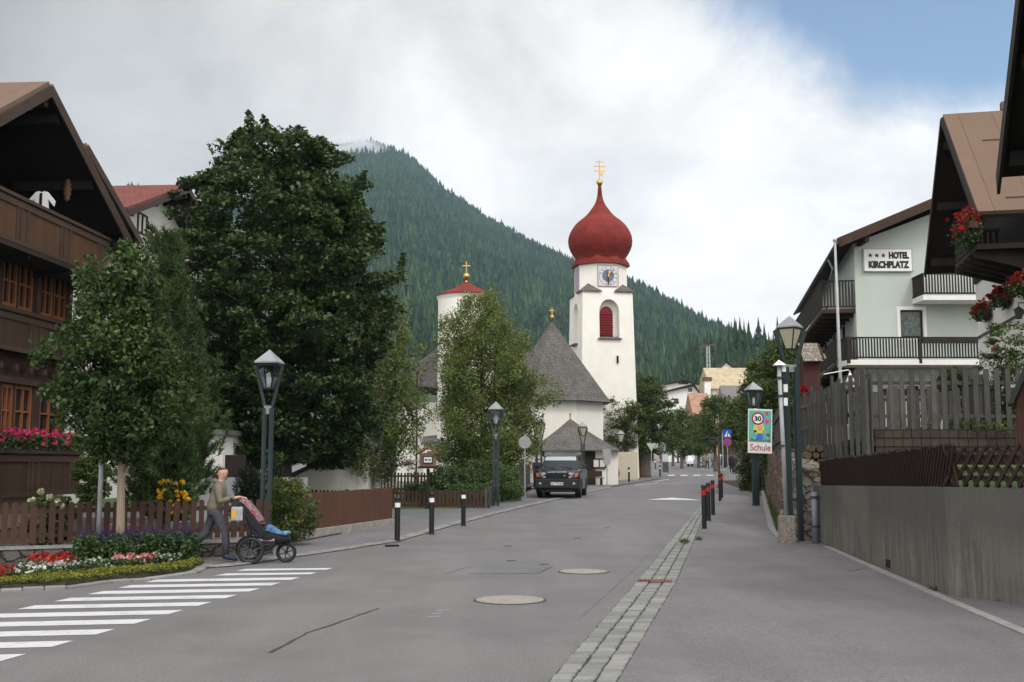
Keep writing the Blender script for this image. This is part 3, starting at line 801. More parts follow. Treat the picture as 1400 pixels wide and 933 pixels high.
# manholes, gratings
for px, py, r in ((697, 821, 0.43), (798, 782, 0.38)):
    c = G(px, py); t = thing('manhole_cover', {697: 'round pale concrete filled manhole cover nearer the camera on the road', 798: 'round pale manhole cover farther up the road towards the gutter'}[px], 'manhole cover', c, 0, 'manhole covers in the road')
    MB().lathe([(r + 0.035, -0.02), (r + 0.035, 0.006), (r + 0.004, 0.008)], n=40).build('ring', MT['dark_metal'], t)
    MB().lathe([(r, -0.01), (r, 0.012), (r - 0.02, 0.014)], n=40).build('lid', MT['iron'], t)
c = G(895, 797)
t = thing('drain_grate', 'rusty iron drain grate across the cobbled gutter', 'drain grate', c, -0.17)
MB().b2(-0.25, 0.25, -0.14, 0.14, 0.0, 0.02).build('frame', MT['dark'], t)
g_ = MB()
for k in range(9): g_.b2(-0.24 + k * 0.056, -0.205 + k * 0.056, -0.14, 0.14, 0.02, 0.03)
for y in (-0.13, 0.13): g_.b2(-0.25, 0.25, y - 0.015, y + 0.015, 0.02, 0.032)
g_.build('bars', MT['rust'], t)
c = G(536, 747.5)
t = thing('drain_grate', 'small dark drain grate in the left gutter beside the first bollard', 'drain grate', c, 0.2)
MB().b2(-0.14, 0.14, -0.08, 0.08, 0.0, 0.032).build('frame', MT['dark'], t)
g_ = MB()
for k in range(5): g_.b2(-0.13 + k * 0.056, -0.095 + k * 0.056, -0.075, 0.075, 0.032, 0.04)
g_.build('bars', MT['dark_metal'], t)

# ================================================================ the mountain and its forest
sil = [(-400, 330), (-100, 262), (0, 300), (120, 280), (165, 252), (185, 258), (260, 275), (340, 262), (395, 218), (425, 203), (450, 196), (500, 191), (530, 200), (560, 214), (600, 252), (650, 288), (700, 318), (760, 347),
       (800, 366), (868, 387), (900, 404), (940, 428), (975, 447), (1000, 458), (1050, 478), (1150, 500), (1300, 515), (1500, 520), (1900, 540)]
def dist_at(px): return float(np.interp(px, [-400, 300, 500, 700, 900, 1000, 1200, 1900], [2200, 2300, 2300, 1900, 1500, 1300, 1200, 1200]))
def nz(x, y, s):
    return math.sin(x * s + 1.3 * math.sin(y * s * 0.7 + 1)) * math.cos(y * s * 1.1 + 0.8 * math.sin(x * s * 1.7)) 
def mtn(u, v):
    """u: photo column, v 0 foot .. 1 crest .. >1 back slope"""
    D1 = dist_at(u); D0 = 420.0
    py = float(np.interp(u, [s[0] for s in sil], [s[1] for s in sil]))
    zt = Zat(py + 10, D1)
    if v <= 1:
        D = D0 + (D1 - D0) * v
        z = 1.0 + (zt - 1.0) * (0.93 * v ** 1.1 + 0.07 * v)
        x = XatY(u, D, 0)
        w = math.sin(PI * min(1, v)) 
        z += w * (26 * nz(x, D, 0.006) + 11 * nz(x + 90, D, 0.017)) * (zt / 600)
    else:
        D = D1 + (v - 1) * 900; z = zt - (v - 1) * 420; x = XatY(u, D1, 0) * D / D1
    return x, D, z
us = np.linspace(-400, 1900, 150); vs_ = list(np.linspace(0, 1, 60)) + [1.15, 1.6, 2.2]
mb = MB()
for v in vs_:
    for u in us: mb.v.append(mtn(float(u), float(v)))
n = len(us)
for j in range(len(vs_) - 1):
    for i in range(n - 1):
        a = j * n + i; mb.f.append((a, a + 1, a + 1 + n, a + n))
struct(mb.build('mountain', MT['hill'], smooth=True))
def conifer_cloud(name, pts, hs, rs, mat, tiers=3, sides=6):
    """many small ragged conifers in one mesh"""
    pts = np.asarray(pts); N = len(pts); tris = []
    for tI in range(tiers):
        zb = 0.08 + tI * 0.27; zt = zb + 0.42 if tI < tiers - 1 else 1.0; rr = 1.0 - tI * 0.27
        ang0 = rng.random(N) * 6.28
        apex = pts + np.stack([np.zeros(N), np.zeros(N), hs * zt], 1)
        for k in range(sides):
            a = ang0 + 2 * PI * k / sides; b = ang0 + 2 * PI * (k + 1) / sides
            ra = rs * rr * (0.75 + 0.5 * rng.random(N)); rb = rs * rr * (0.75 + 0.5 * rng.random(N))
            pa = pts + np.stack([np.cos(a) * ra, np.sin(a) * ra, hs * (zb + 0.08 * (rng.random(N) - .5))], 1)
            pb = pts + np.stack([np.cos(b) * rb, np.sin(b) * rb, hs * (zb + 0.08 * (rng.random(N) - .5))], 1)
            tris.append(np.stack([pa, pb, apex], 1))
    tris = np.stack(tris, 1).reshape(-1, 3)     # tree-major order
    return raw_mesh(name, tris, 3, mat)
def clump_noise(x, y): return nz(x, y, 0.021) + 0.6 * nz(x + 31, y - 17, 0.05)
P, H, Rs = [], [], []
def add_forest(N, u0, u1, v0, v1, h0, h1, meadow):
    k = 0
    while k < N:
        u = rng.uniform(u0, u1); v = rng.random() ** 0.75 * (v1 - v0) + v0
        x, y, z = mtn(u, v)
        if meadow(u, v, x, y): continue
        P.append((x, y, z - 1.0)); h = rng.uniform(h0, h1) * (0.75 + 0.5 * rng.random() ** 2); H.append(h); Rs.append(h * rng.uniform(0.15, 0.25)); k += 1
def meadow(u, v, x, y):
    if 452 < u < 525 and 0.90 < v < 1.0 and clump_noise(x, y) > -0.15: return rng.random() < 0.93
    c = clump_noise(x * 0.6, y * 0.6)
    return c > 0.95 and rng.random() < 0.8
add_forest(42000, 400, 1150, 0.10, 1.0, 11, 24, meadow)
add_forest(1500, -60, 400, 0.75, 1.0, 16, 27, meadow)
add_forest(3000, 400, 1100, 0.965, 1.02, 9, 20, lambda *a: False)
o = conifer_cloud('mountain_forest', P, np.array(H), np.array(Rs), LM['forest'], 3, 5)
tag(o, 'dark spruce forest covering the mountain behind the church', 'forest', kind='stuff')
# nearer wooded hill on the right
def hill2(u, v):
    D0, D1 = 248.0, 520.0; D = D0 + (D1 - D0) * v
    py = float(np.interp(u, [860, 900, 940, 1000, 1060, 1120, 1300, 1700], [640, 560, 500, 474, 470, 478, 500, 520]))
    zt = Zat(py, D1); z0 = 2.3
    x = XatY(u, D, 0)
    return x, D, z0 + (zt - z0) * v ** 1.2 + 2 * nz(x, D, .05)
mb = MB(); us = np.linspace(860, 1700, 40); vs_ = np.linspace(0, 1, 14)
for v in list(vs_):
    for u in us: mb.v.append(hill2(float(u), float(v)))
for u in us:
    x, y, z = hill2(float(u), 1.0); mb.v.append((x * 1.5, y * 1.5, -5))
for j in range(len(vs_)):
    for i in range(len(us) - 1):
        a = j * len(us) + i; mb.f.append((a, a + 1, a + 1 + len(us), a + len(us)))
struct(mb.build('wooded_hill', MT['hill'], smooth=True))
P, H, Rs = [], [], []
for _ in range(1500):
    u = rng.uniform(905, 1500); v = rng.uniform(0.12, 1.0)
    x, y, z = hill2(u, v); P.append((x, y, z - .5)); h = rng.uniform(4, 12) * (1 if u > 935 else 0.7); H.append(h); Rs.append(h * rng.uniform(.17, .27))
o = conifer_cloud('hill_forest', P, np.array(H), np.array(Rs), LM['forest'], 5, 8)
tag(o, 'nearer dark conifer wood on the low hill right of the church', 'forest', kind='stuff')

# ---------------------------------------------------------------- haze and the mist on the summit
hz = bpy.data.materials.new('haze_air'); hz.use_nodes = True
hn, hl = hz.node_tree.nodes, hz.node_tree.links
hn.remove(hn['Principled BSDF'])
pv = hn.new('ShaderNodeVolumePrincipled'); pv.inputs['Color'].default_value = (0.55, 0.78, 1.0, 1); pv.inputs['Density'].default_value = 0.00009
pv.inputs['Anisotropy'].default_value = 0.2
hl.new(pv.outputs[0], hn['Material Output'].inputs['Volume'])
o = MB().b2(-3200, 3200, -60, 3400, -2.0, 900).build('haze', hz); tag(o, kind='stuff')
o['label'] = 'thin blue haze over the valley'
mm = bpy.data.materials.new('summit_mist'); mm.use_nodes = True
mn, ml = mm.node_tree.nodes, mm.node_tree.links
mn.remove(mn['Principled BSDF'])
pv = mn.new('ShaderNodeVolumePrincipled'); pv.inputs['Color'].default_value = (0.95, 0.97, 1, 1); pv.inputs['Anisotropy'].default_value = 0.3
tcn = mn.new('ShaderNodeTexCoord'); no = mn.new('ShaderNodeTexNoise'); no.inputs['Scale'].default_value = 2.2; no.inputs['Detail'].default_value = 3
ml.new(tcn.outputs['Object'], no.inputs['Vector'])
ln = mn.new('ShaderNodeVectorMath'); ln.operation = 'LENGTH'; ml.new(tcn.outputs['Object'], ln.inputs[0])
def mmath(op, a, b, clamp=False):
    q = mn.new('ShaderNodeMath'); q.operation = op; q.use_clamp = clamp
    for i, v in enumerate((a, b)):
        if isinstance(v, (int, float)): q.inputs[i].default_value = v
        else: ml.new(v, q.inputs[i])
    return q.outputs[0]
fall = mmath('SUBTRACT', 1.0, ln.outputs['Value'], True)
den = mmath('MULTIPLY', mmath('MULTIPLY', fall, mmath('SUBTRACT', no.outputs['Fac'], 0.40, True)), 0.5)
ml.new(den, pv.inputs['Density']); ml.new(pv.outputs[0], mn['Material Output'].inputs['Volume'])
for px, py, D, sx, sz in ((478, 208, 2150, 85, 30), (436, 222, 2130, 90, 34)):
    bm_ = bmesh.new(); bmesh.ops.create_icosphere(bm_, subdivisions=3, radius=1.0)
    me = bpy.data.meshes.new('mist'); bm_.to_mesh(me); bm_.free(); me.materials.append(mm)
    o = bpy.data.objects.new('mist', me); COL.objects.link(o); o.location = at(px, py, D); o.scale = (sx, 90, sz)
    tag(o, 'thin white mist drifting across the wooded summit', kind='stuff')
# ================================================================ building tools (local frame: x along facade away from viewer, y = s*w inwards)
def gable_roof(parent, prof, w0, w1, s, mat, soffit, th=0.18, name='roof', rafters=True, fascia=None, verge_h=0.26):
    vb = MB()
    """prof [(u,z) near eave, ridge, far eave]; slabs spanning w0..w1"""
    (ua, za), (ur, zr_), (ub, zb) = prof
    def sl(p, q):
        d = Vector((q[0] - p[0], q[1] - p[1])).normalized(); n = Vector((-d.y, d.x))
        if n.y < 0: n = -n
        a = [(p[0], p[1]), (q[0], q[1]), (q[0] + n.x * th, q[1] + n.y * th), (p[0] + n.x * th, p[1] + n.y * th)]
        return a
    rf = MB(); so = MB()
    for p, q in (((ua, za), (ur, zr_)), ((ub, zb), (ur, zr_))):
        a = sl(p, q)
        top = [(x, s * w0, z) for x, z in (a[0], a[1], a[2], a[3])]
        # upper sheet (mat) and lower boarding (soffit)
        lo = [(a[0][0], a[0][1]), (a[1][0], a[1][1])]; hi = [(a[3][0], a[3][1]), (a[2][0], a[2][1])]
        mid = [((lo[i][0] + hi[i][0]) / 2, (lo[i][1] + hi[i][1]) / 2) for i in (0, 1)]
        midb = [((lo[i][0] * .55 + hi[i][0] * .45), (lo[i][1] * .55 + hi[i][1] * .45)) for i in (0, 1)]
        rf.prism([(x, s * w0, z) for x, z in (mid[0], mid[1], hi[1], hi[0])], (0, s * (w1 - w0), 0))
        so.prism([(x, s * (w0 + .02), z) for x, z in (lo[0], lo[1], midb[1], midb[0])], (0, s * (w1 - w0 - .04), 0))
        # verge board
        vb.prism([(x, s * (w0 - 0.05), z) for x, z in ((lo[0][0], lo[0][1] - verge_h * .7), (lo[1][0], lo[1][1] - verge_h * .7), (mid[1][0], mid[1][1]), (mid[0][0], mid[0][1]))], (0, s * 0.055, 0))
    r = rf.build(name, mat, parent)
    so.build('roof_boarding', soffit, r); vb.build('verge_board', fascia or soffit, r)
    if rafters:
        n = 3
        for p, q in (((ua, za), (ur, zr_)), ((ub, zb), (ur, zr_))):
            for k in range(n):
                f = 0.12 + 0.76 * k / (n - 1) if q == (ur, zr_) else .5
                x = p[0] + (q[0] - p[0]) * f; z = p[1] + (q[1] - p[1]) * f - 0.16
                MB().b2(x - .09, x + .09, s * (w0 + .1), s * 1.0, z - .13, z + .10).build('purlin', soffit, parent)
        MB().b2(ur - .1, ur + .1, s * (w0 + .1), s * 1.0, zr_ - .45, zr_ - .16).build('purlin', soffit, parent)
    return r
def holed_wall(mb, u0, u1, z0, z1, holes, s, reveal=0.14, y=0.0):
    us = sorted({u0, u1} | {h[0] for h in holes} | {h[1] for h in holes}); zs = sorted({z0, z1} | {h[2] for h in holes} | {h[3] for h in holes})
    us = [u for u in us if u0 <= u <= u1]; zs = [z for z in zs if z0 <= z <= z1]
    for a, b in zip(us[:-1], us[1:]):
        for c, d in zip(zs[:-1], zs[1:]):
            mu, mz = (a + b) / 2, (c + d) / 2
            if any(h[0] < mu < h[1] and h[2] < mz < h[3] for h in holes): continue
            mb.b2(a, b, s * y, s * (y + 0.3), c, d)
    return mb
def window(parent, u0, u1, z0, z1, s, fmat, gmat, nx=2, ny=2, fw=0.07, y=0.10, t=0.06, surround=None, sw=0.12, label=None, mw=0.035):
    f = MB(); yo = s * (y - t / 2); yi = s * (y + t / 2)
    f.b2(u0, u1, yo, yi, z0, z0 + fw); f.b2(u0, u1, yo, yi, z1 - fw, z1)
    f.b2(u0, u0 + fw, yo, yi, z0 + fw, z1 - fw); f.b2(u1 - fw, u1, yo, yi, z0 + fw, z1 - fw)
    for k in range(1, nx):
        x = u0 + (u1 - u0) * k / nx; w = mw * (1.6 if nx == 4 and k == 2 else 1)
        f.b2(x - w, x + w, yo, yi - s * 0.004, z0 + fw, z1 - fw)
    for k in range(1, ny):
        z = z0 + (z1 - z0) * k / ny
        f.b2(u0 + fw, u1 - fw, yo + s * 0.006, yi - s * 0.008, z - mw * .7, z + mw * .7)
    w = f.build('window', fmat, parent)
    MB().b2(u0 + .01, u1 - .01, s * (y + t / 2 + .005), s * (y + t / 2 + .02), z0 + .01, z1 - .01).build('pane', gmat, w)
    if surround:
        q = MB(); a = s * -0.025; b = s * 0.02
        q.b2(u0 - sw, u1 + sw, a, b, z1, z1 + sw); q.b2(u0 - sw, u1 + sw, a, b, z0 - sw, z0)
        q.b2(u0 - sw, u0, a, b, z0, z1); q.b2(u1, u1 + sw, a, b, z0, z1)
        q.build('surround', surround, w)
    return w
def railing(mb, p, q, z0, h, pitch=0.13, w=0.07, t=0.03, rail=0.07):
    p, q = Vector((*p, 0)), Vector((*q, 0)); L = (q - p).length; d = (q - p) / L; n = max(2, int(L / pitch))
    for k in range(n + 1):
        a = p + d * (L * k / n)
        mb.bar((a.x, a.y, z0 + .06), (a.x, a.y, z0 + h - .04), w, t, up=(-d.y, d.x, 0))
    for z in (z0 + 0.1, z0 + h):
        mb.bar((p.x, p.y, z), (q.x, q.y, z), rail, rail * .8)
    return mb

# ================================================================ LEFT: dark timber chalet
def frame(px, Y, z, ang):
    x = XatY(px, Y, z); return Vector((x, Y, 0)), ang
AX = at(70, 112, 27.0)                      # gable apex on the verge plane
UD = Vector((0.066, 1, 0)).normalized(); rzL = math.atan2(UD.y, UD.x)
ov = 1.35
def chalet_root(name, label, apex, ang, s, over, group=None):
    U = Vector((math.cos(ang), math.sin(ang), 0)); Wd = Vector((-U.y, U.x, 0)) * s
    o = Vector((apex.x, apex.y, 0)) + Wd * over
    return thing(name, label, 'house', (o.x, o.y, 0), ang, group)
t = chalet_root('timber_chalet', 'dark timber chalet with carved balconies behind the picket fence', AX, rzL, 1, ov)
zR = AX.z - 0.2
s = 1
gable_roof(t, [(-6.3, zR - 4.1), (0, zR), (5.6, zR - 3.2)], -ov, 12, s, MT['roof_brown'], MT['wood_black'], 0.2, fascia=MT['wood_h'], verge_h=.28)
Zb1, Zt1 = None, None
# storeys, heights read at the facade (far corner about u=4.4)
def zL(px, py, over=0.0):
    """height on the facade plane under image point"""
    d = ray(px, py); U = UD; Wd = Vector((-U.y, U.x, 0)); o = Vector((AX.x, AX.y, 0)) + Wd * (ov + over)
    # plane through o containing U, z ; normal Wd
    tt = (o - Vector((0, 0, 1.7))).dot(Wd) / d.dot(Wd); p = Vector((0, 0, 1.7)) + d * tt
    return (p - o).dot(U), p.z
wall = MB()
uE = 4.35
z_fl = [0.0, 1.35, 3.55, 6.35]
holesG = []
for (x0, y0, x1, y1) in ((2, 520, 46, 597),):
    pass
uw = lambda px, py: zL(px, py)
a0, zt_ = uw(-40, 520); a1, _ = uw(46, 533); zb_ = uw(40, 600)[1]
# ground floor windows, upper windows: [u0,u1] taken from the picture columns
G1 = [(uw(-45, 560)[0], uw(-8, 560)[0]), (uw(2, 560)[0], uw(18, 560)[0]), (uw(20, 560)[0], uw(44, 560)[0]), (uw(54, 570)[0], uw(82, 570)[0])]
gz0, gz1 = uw(30, 598)[1], uw(30, 528)[1]
U1 = [(uw(-40, 380)[0], uw(-6, 380)[0]), (uw(5, 380)[0], uw(25, 385)[0]), (uw(27, 385)[0], uw(47, 385)[0]), (uw(55, 385)[0], uw(74, 390)[0]), (uw(75, 390)[0], uw(93, 395)[0]), (uw(94, 395)[0], uw(110, 395)[0])]
uz0, uz1 = uw(46, 428)[1], uw(46, 360)[1]
holes = [(a, b, gz0, gz1) for a, b in G1] + [(a, b, uz0, uz1) for a, b in U1]
holes = [h for h in holes if h[1] < uE - .05]
holed_wall(wall, -6.0, uE, 1.35, uz1 + 0.5, holes, s)
zt = uz1 + 0.5
wall.b2(-6.0, uE, .31, 11, 0.9, zt - .02)
wall.build('wall', MT['wood_dark'], t)
MB().prism([(-5.9, s * 1.7, zt), (uE, s * 1.7, zt), (uE, s * 1.7, zR - (uE) * 0.571 - .05), (0, s * 1.7, zR - .05), (-5.9, s * 1.7, zR - 5.9 * .64 - .05)], (0, s * 9, 0)).build('loggia_wall', MT['wood_black'], t)  # black timber on wall and floor puts the recess's deep shade into the colour
MB().b2(-5.9, uE, 0, 1.7, zt, zt + .12).build('loggia_floor', MT['wood_black'], t)
MB().b2(-6.0, uE + .02, -0.06, 11, 0, 1.34).build('plinth', MT['plaster_pink'], t)
for i, (a, b, c, d) in enumerate(holes):
    window(t, a, b, c, d, s, MT['wood_orange'], MT['glass'], 2, 2, 0.09, 0.06, 0.07)
# window surround beams
bm = MB()
for za, zb_ in ((uz0 - .22, uz0 - .02), (uz1 + .03, uz1 + .2), (gz1 + .03, gz1 + .2)):
    bm.b2(-6.05, uE + .05, -.1, 0.0, za, zb_)
for u in (uE - .12, (U1[2][1] + U1[3][0]) / 2):
    bm.b2(u - .11, u + .11, -.08, 0, uz0, uz1 + .03)
for k in range(14):
    bm.b2(-5.7 + k * .75 - .06, -5.7 + k * .75 + .06, -.28, 0, gz1 + .35, gz1 + .5)
bm.build('beams', MT['wood_h'], t)
# balconies: top, sill apron, flower balcony
def apron(u0, u1, y, z0, z1, cap, mat='wood_mid', nm='balcony', end=True):
    m = MB()
    m.b2(u0, u1, -y, -y + .05, z0, z1)
    if end: m.b2(u1 - .05, u1, -y + .05, 0, z0, z1)
    m.b2(u0, u1 - .05, -y + .05, 0, z0, z0 + .1)
    b = m.build(nm, MT[mat], t)
    c = MB(); c.b2(u0 - .03, u1 + .06, -y - .07, -y + .10, z1, z1 + .09); c.b2(u0 - .03, u1 + .04, -y - .05, -y + .02, z0 - .06, z0 + .05)
    if end: c.b2(u1 - .08, u1 + .06, -y + .1, 0, z1, z1 + .09)
    c.b2(u0, u1 + .02, -y - .035, -y, z1 - .2, z1 - .05)
    k = u1 - .12
    while k > u0:
        for q in (0, .32, .5): c.b2(k - q - .05, k - q + .05, -y - .03, -y, z0 + .06, z1 - .2)
        k -= 2.25
    c.build('balcony_rail', MT['wood_h'], b)
    return b
def zLo(px, py, over): return zL(px, py, -over)
bo = 1.0
uT, zT = zLo(148, 330, bo); zB = zLo(128, 372, bo)[1]
apron(-6.2, uT, bo, zB, zT, None)
MB().b2(-6.2, uT + .1, -bo - .12, .0, zB - .22, zB - .1).build('balcony_floor', MT['wood_black'], t)
u2, z2 = zLo(88, 450, .35)
apron(-6.2, uE + .02, .35, uz0 - 1.15, uz0 - .22, None, 'wood_dark', 'apron')
bo2 = .75
uF, zF = zLo(110, 622, bo2); zG = zLo(108, 672, bo2)[1]
apron(-6.2, uF, bo2, zG, zF, None, 'wood_dark')
# brackets of the top balcony
for u in (-4.5, -2.2, 0, 2.2, uT - .2):
    bk = MB(); bk.prism([(u - .06, 0, zB - .2), (u - .06, -bo, zB - .2), (u - .06, -bo, zB - .30), (u - .06, 0, zB - .42)], (.12, 0, 0)); bk.build('bracket', MT['wood_black'], t)
# inner door panes of the loggia
window(t, -2.8, -1.5, zT - .9, zT + 1.1, s, MT['wood_orange'], MT['glass'], 2, 1, .08, 1.66, .05)
# wooden bee skep hanging in the gable
hp = zLo(92, 262, .6)
c_ = t.matrix_basis @ Vector((0, 0, 0))
def Lw(root, u, w, z, s_=1): # local to world
    rz = root.rotation_euler.z
    return Vector((root.location.x + math.cos(rz) * u - math.sin(rz) * (s_ * w), root.location.y + math.sin(rz) * u + math.cos(rz) * (s_ * w), z))
pp = Lw(t, hp[0], -.6, hp[1])
q = thing('wind_chime', 'ribbed wooden hanging ornament under the dark gable on a cord', 'ornament', pp)
MB().lathe([(.02, .35), (.09, .3), (.05, .26), (.12, .2), (.07, .14), (.14, .06), (.08, 0), (.12, -.08), (.06, -.14), (.09, -.2), (.03, -.28)], n=14).build('ornament_body', plain('turned_wood', (.16, .085, .045), .6), q, smooth=True)
MB().tube([(0, 0, .35), (0, 0, 1.1)], .008, 5).build('cord', MT['black'], q)
def flower_box(name, label, loc, rz, L, petals, leafm='green', n=900, h=0.3, group=None, box=True, psize=.055, wdt=.24, trail=0.12, pf=.45, boxmat='wood_dark', lift=0):
    q = thing(name, label, 'flower box', loc, rz, group)
    if box: MB().b2(-L / 2, L / 2, -.1, .1, 0, .17).build('planter', MT[boxmat], q)
    else: MB().b2(-L / 2 + .02, L / 2 - .02, -.09, .09, 0, .16).build('planter', MT['conc_light'], q)
    P = np.stack([rng.uniform(-L / 2, L / 2, n), rng.normal(0, wdt / 2, n) * .8, .12 + h * rng.beta(1.6, 2, n) - trail * rng.random(n) * 1.2], 1)
    raw_mesh('foliage', leaves(P, .075, .4, .8), 4, LM[leafm], q)
    nc = int(n * pf / 12); C = np.stack([rng.uniform(-L / 2, L / 2, nc), rng.normal(0, wdt / 2, nc) * .9, .14 + h * (.35 + .75 * rng.random(nc)) - trail * rng.random(nc)], 1)
    Q = np.concatenate([c + ball(14, .055) for c in C])
    raw_mesh('blossoms', leaves(Q, psize, .2, .9), 4, LM[petals], q)
    return q
ff = Lw(t, (uF - 4.2) / 1, -bo2, zF + .02)
flower_box('flower_box', 'long row of bright pink geraniums on the dark chalet balcony', Lw(t, uF - 2.3, -bo2 + .1, zF + .05), rzL, 4.6, 'pink', n=4200, h=.42, wdt=.26, psize=.06, pf=.5)
# folded clothes on the top balcony
sp = zLo(57, 272, bo - .3)
q = thing('hanging_shirt', 'white shirt airing above the top balcony rail of the chalet', 'shirt', Lw(t, sp[0], -bo + .3, sp[1] - .1))
MB().prism([(-.2, -.04, -.3), (.2, -.04, -.3), (.17, -.03, .1), (.33, -.03, -.1), (.36, -.03, .03), (.15, -.02, .28), (.05, -.02, .3), (0, -.02, .26), (-.05, -.02, .3), (-.15, -.02, .28), (-.36, -.03, .03), (-.33, -.03, -.1), (-.17, -.03, .1)], (0, .06, 0)).build('cloth', MT['white'], q)
MB().b2(-.035, .035, -.06, -.045, -.25, .24).build('dark_tie', MT['black'], q)

# house behind: brown verge between
def simple_house(name, label, apex, ang, s, prof, wallu, depth, over, roofm, wallm, base=0.3, soff='wood_black', group=None):
    t = chalet_root(name, label, apex, ang, s, over, group)
    zR = apex.z - .15
    P_ = [(prof[0][0], zR - prof[0][1]), (0, zR), (prof[1][0], zR - prof[1][1])]
    gable_roof(t, P_, -over, depth + .4, s, MT[roofm], MT['wood_black'], .2, fascia=MT['wood_h'])
    ka = prof[0][1] / -prof[0][0]; kb = prof[1][1] / prof[1][0]
    zA = zR + wallu[0] * ka - .03; zB = zR - wallu[1] * kb - .03
    m = MB(); m.prism([(wallu[0], 0, base), (wallu[1], 0, base), (wallu[1], 0, zB), (0, 0, zR - .03), (wallu[0], 0, zA)], (0, s * depth, 0))
    m.build('wall', MT[wallm], t)
    return t
apB = at(120, 198, 38)
tB = simple_house('chalet', 'brown roofed chalet mostly hidden behind the dark timber chalet', apB, rzL, 1, [(-5, 2.2), (5.0, 2.4)], (-4.2, 4.0), 8, 1.1, 'roof_brown', 'plaster', soff='wood_mid')
apC = at(258, 254, 50)
tC = simple_house('white_house', 'white house with red roof behind the green trees', apC, rzL, 1, [(-6.6, 2.65), (6.6, 2.65)], (-5.6, 5.6), 14, 1.5, 'roof_red', 'plaster', soff='wood_mid')
ang = rzL
def local_u(root, px, py, over=0.0, s_=1):
    rz = root.rotation_euler.z; U = Vector((math.cos(rz), math.sin(rz), 0)); Wd = Vector((-U.y, U.x, 0)) * s_
    o = Vector((root.location.x, root.location.y, 0)) + Wd * over; d = ray(px, py)
    tt = (o - Vector((0, 0, 1.7))).dot(Wd) / d.dot(Wd); p = Vector((0, 0, 1.7)) + d * tt
    return (p - o).dot(U), p.z
for (x0, y0, x1, y1) in ((188, 289, 201, 318), (205, 383, 222, 402)):
    a, z1_ = local_u(tC, x0, y0); b, _ = local_u(tC, x1, y0); z0_ = local_u(tC, x0, y1)[1]
    window(tC, a, b, z0_, z1_, 1, MT['wood_dark'], MT['glass'], 2, 1, .07, -.03)
MB().b2(-5.5, 1.2, -.9, 0, local_u(tC, 185, 352, -.9)[1] - .12, local_u(tC, 185, 352, -.9)[1]).build('canopy', MT['wood_black'], tC)
ch = at(160, 238, 52)
MB().tube([(1.2, 3.5, apC.z - .6), (1.2, 3.5, apC.z + 1.2)], .1, 8).build('chimney_pipe', MT['rust'], tC)
# garage/low building between the trees, left of the maple
t = thing('white_outbuilding', 'low white building with wide grey window behind the lamp and dwarf conifers', 'building', at(330, 700, 33).to_2d().to_3d(), 0)
bx = t.location
x0 = XatY(262, 33, 1) - bx.x; x1 = XatY(303, 33, 1) - bx.x
m = MB(); m.b2(x0, x1, 0, 5, 0, 2.6); m.build('wall', MT['plaster'], t)
MB().b2(x1, x1 + .6, 0.3, .5, .0, 2.0).build('doorway', MT['wood_black'], t)
MB().b2(x0 + .2, x1 - .1, -.03, 0, .9, 1.5).build('window', MT['curtain'], t)
MB().b2(x0 - .15, x1 + .15, -.15, 5.2, 2.6, 2.75).build('roof', MT['roof_grey'], t)
t = thing('white_garden_house', 'low white hut with sloping grey roof behind the birch trunks', 'building', (XatY(450, 41, 1), 41, zr(41)), 0)
x0 = XatY(392, 41, 1) - t.location.x; x1 = XatY(503, 41, 1) - t.location.x
m = MB(); m.prism([(x0, 0, 0), (x1, 0, 0), (x1, 0, 1.95), (x1 - .9, 0, 1.95), (x0, 0, .95)], (0, 3, 0)); m.build('wall', MT['plaster'], t)
MB().prism([(x0 - .2, -.2, .88), (x1 - .9, -.2, 1.96), (x1 + .2, -.2, 1.96), (x1 + .2, -.2, 2.06), (x1 - .95, -.2, 2.08), (x0 - .2, -.2, 1.02)], (0, 3.4, 0)).build('roof', MT['wood_grey'], t)
t = thing('garden_wall', 'low grey rendered wall behind the dwarf conifers', 'wall', (XatY(355, 31, .5), 31, 0))
MB().b2(-1.8, 1.3, 0, .2, 0, 1.35).build('wall_face', plaster('grey_render', (.3, .31, .31)), t)

# ================================================================ CHURCH
Yt = 84.0
def Zc(py, Y=Yt): return Zat(py, Y)
cx = XatY(822, Yt, 10)
t = thing('church_tower', 'white church bell tower with red onion dome and clock', 'church tower', (cx, Yt, zr(Yt)), R(11))
zb = zr(Yt)
def S(px0, px1, Y=Yt): return (px1 - px0) / F * Y
w_bot = S(783, 873) / 2 * .99; w_mid = S(786, 866) / 2 * .97
z_cor = Zc(403) - zb; z_oct = Zc(362) - zb
# square shaft with rounded belfry niches: rotated a bit so that its left side shows
rt = R(-14)
k = 0.90
hb, hm = w_bot * k, w_mid * k
def sqr(h, z): return [(-h, -h, z), (h, -h, z), (h, h, z), (-h, h, z)]
def hw(z): return hb + (hm - hb) * z / z_cor
wz0, wz1 = Zc(466) - zb, Zc(430) - zb      # belfry opening: sill and spring line
def arch(cx_, w, z0, z1, n=9): 
    r = w / 2; return [(cx_ - r, z0)] + [(cx_ - r * math.cos(PI * i / n), z1 + r * 1.15 * math.sin(PI * i / n)) for i in range(n + 1)] + [(cx_ + r, z0)]
shaft = MB(); shaft.add(sqr(hb, -1.0) + sqr(hm, z_cor), [(0, 3, 2, 1), (4, 5, 6, 7), (0, 1, 5, 4), (1, 2, 6, 5), (2, 3, 7, 6), (3, 0, 4, 7)])
sh = shaft.build('wall', MT['plaster_church'], t)
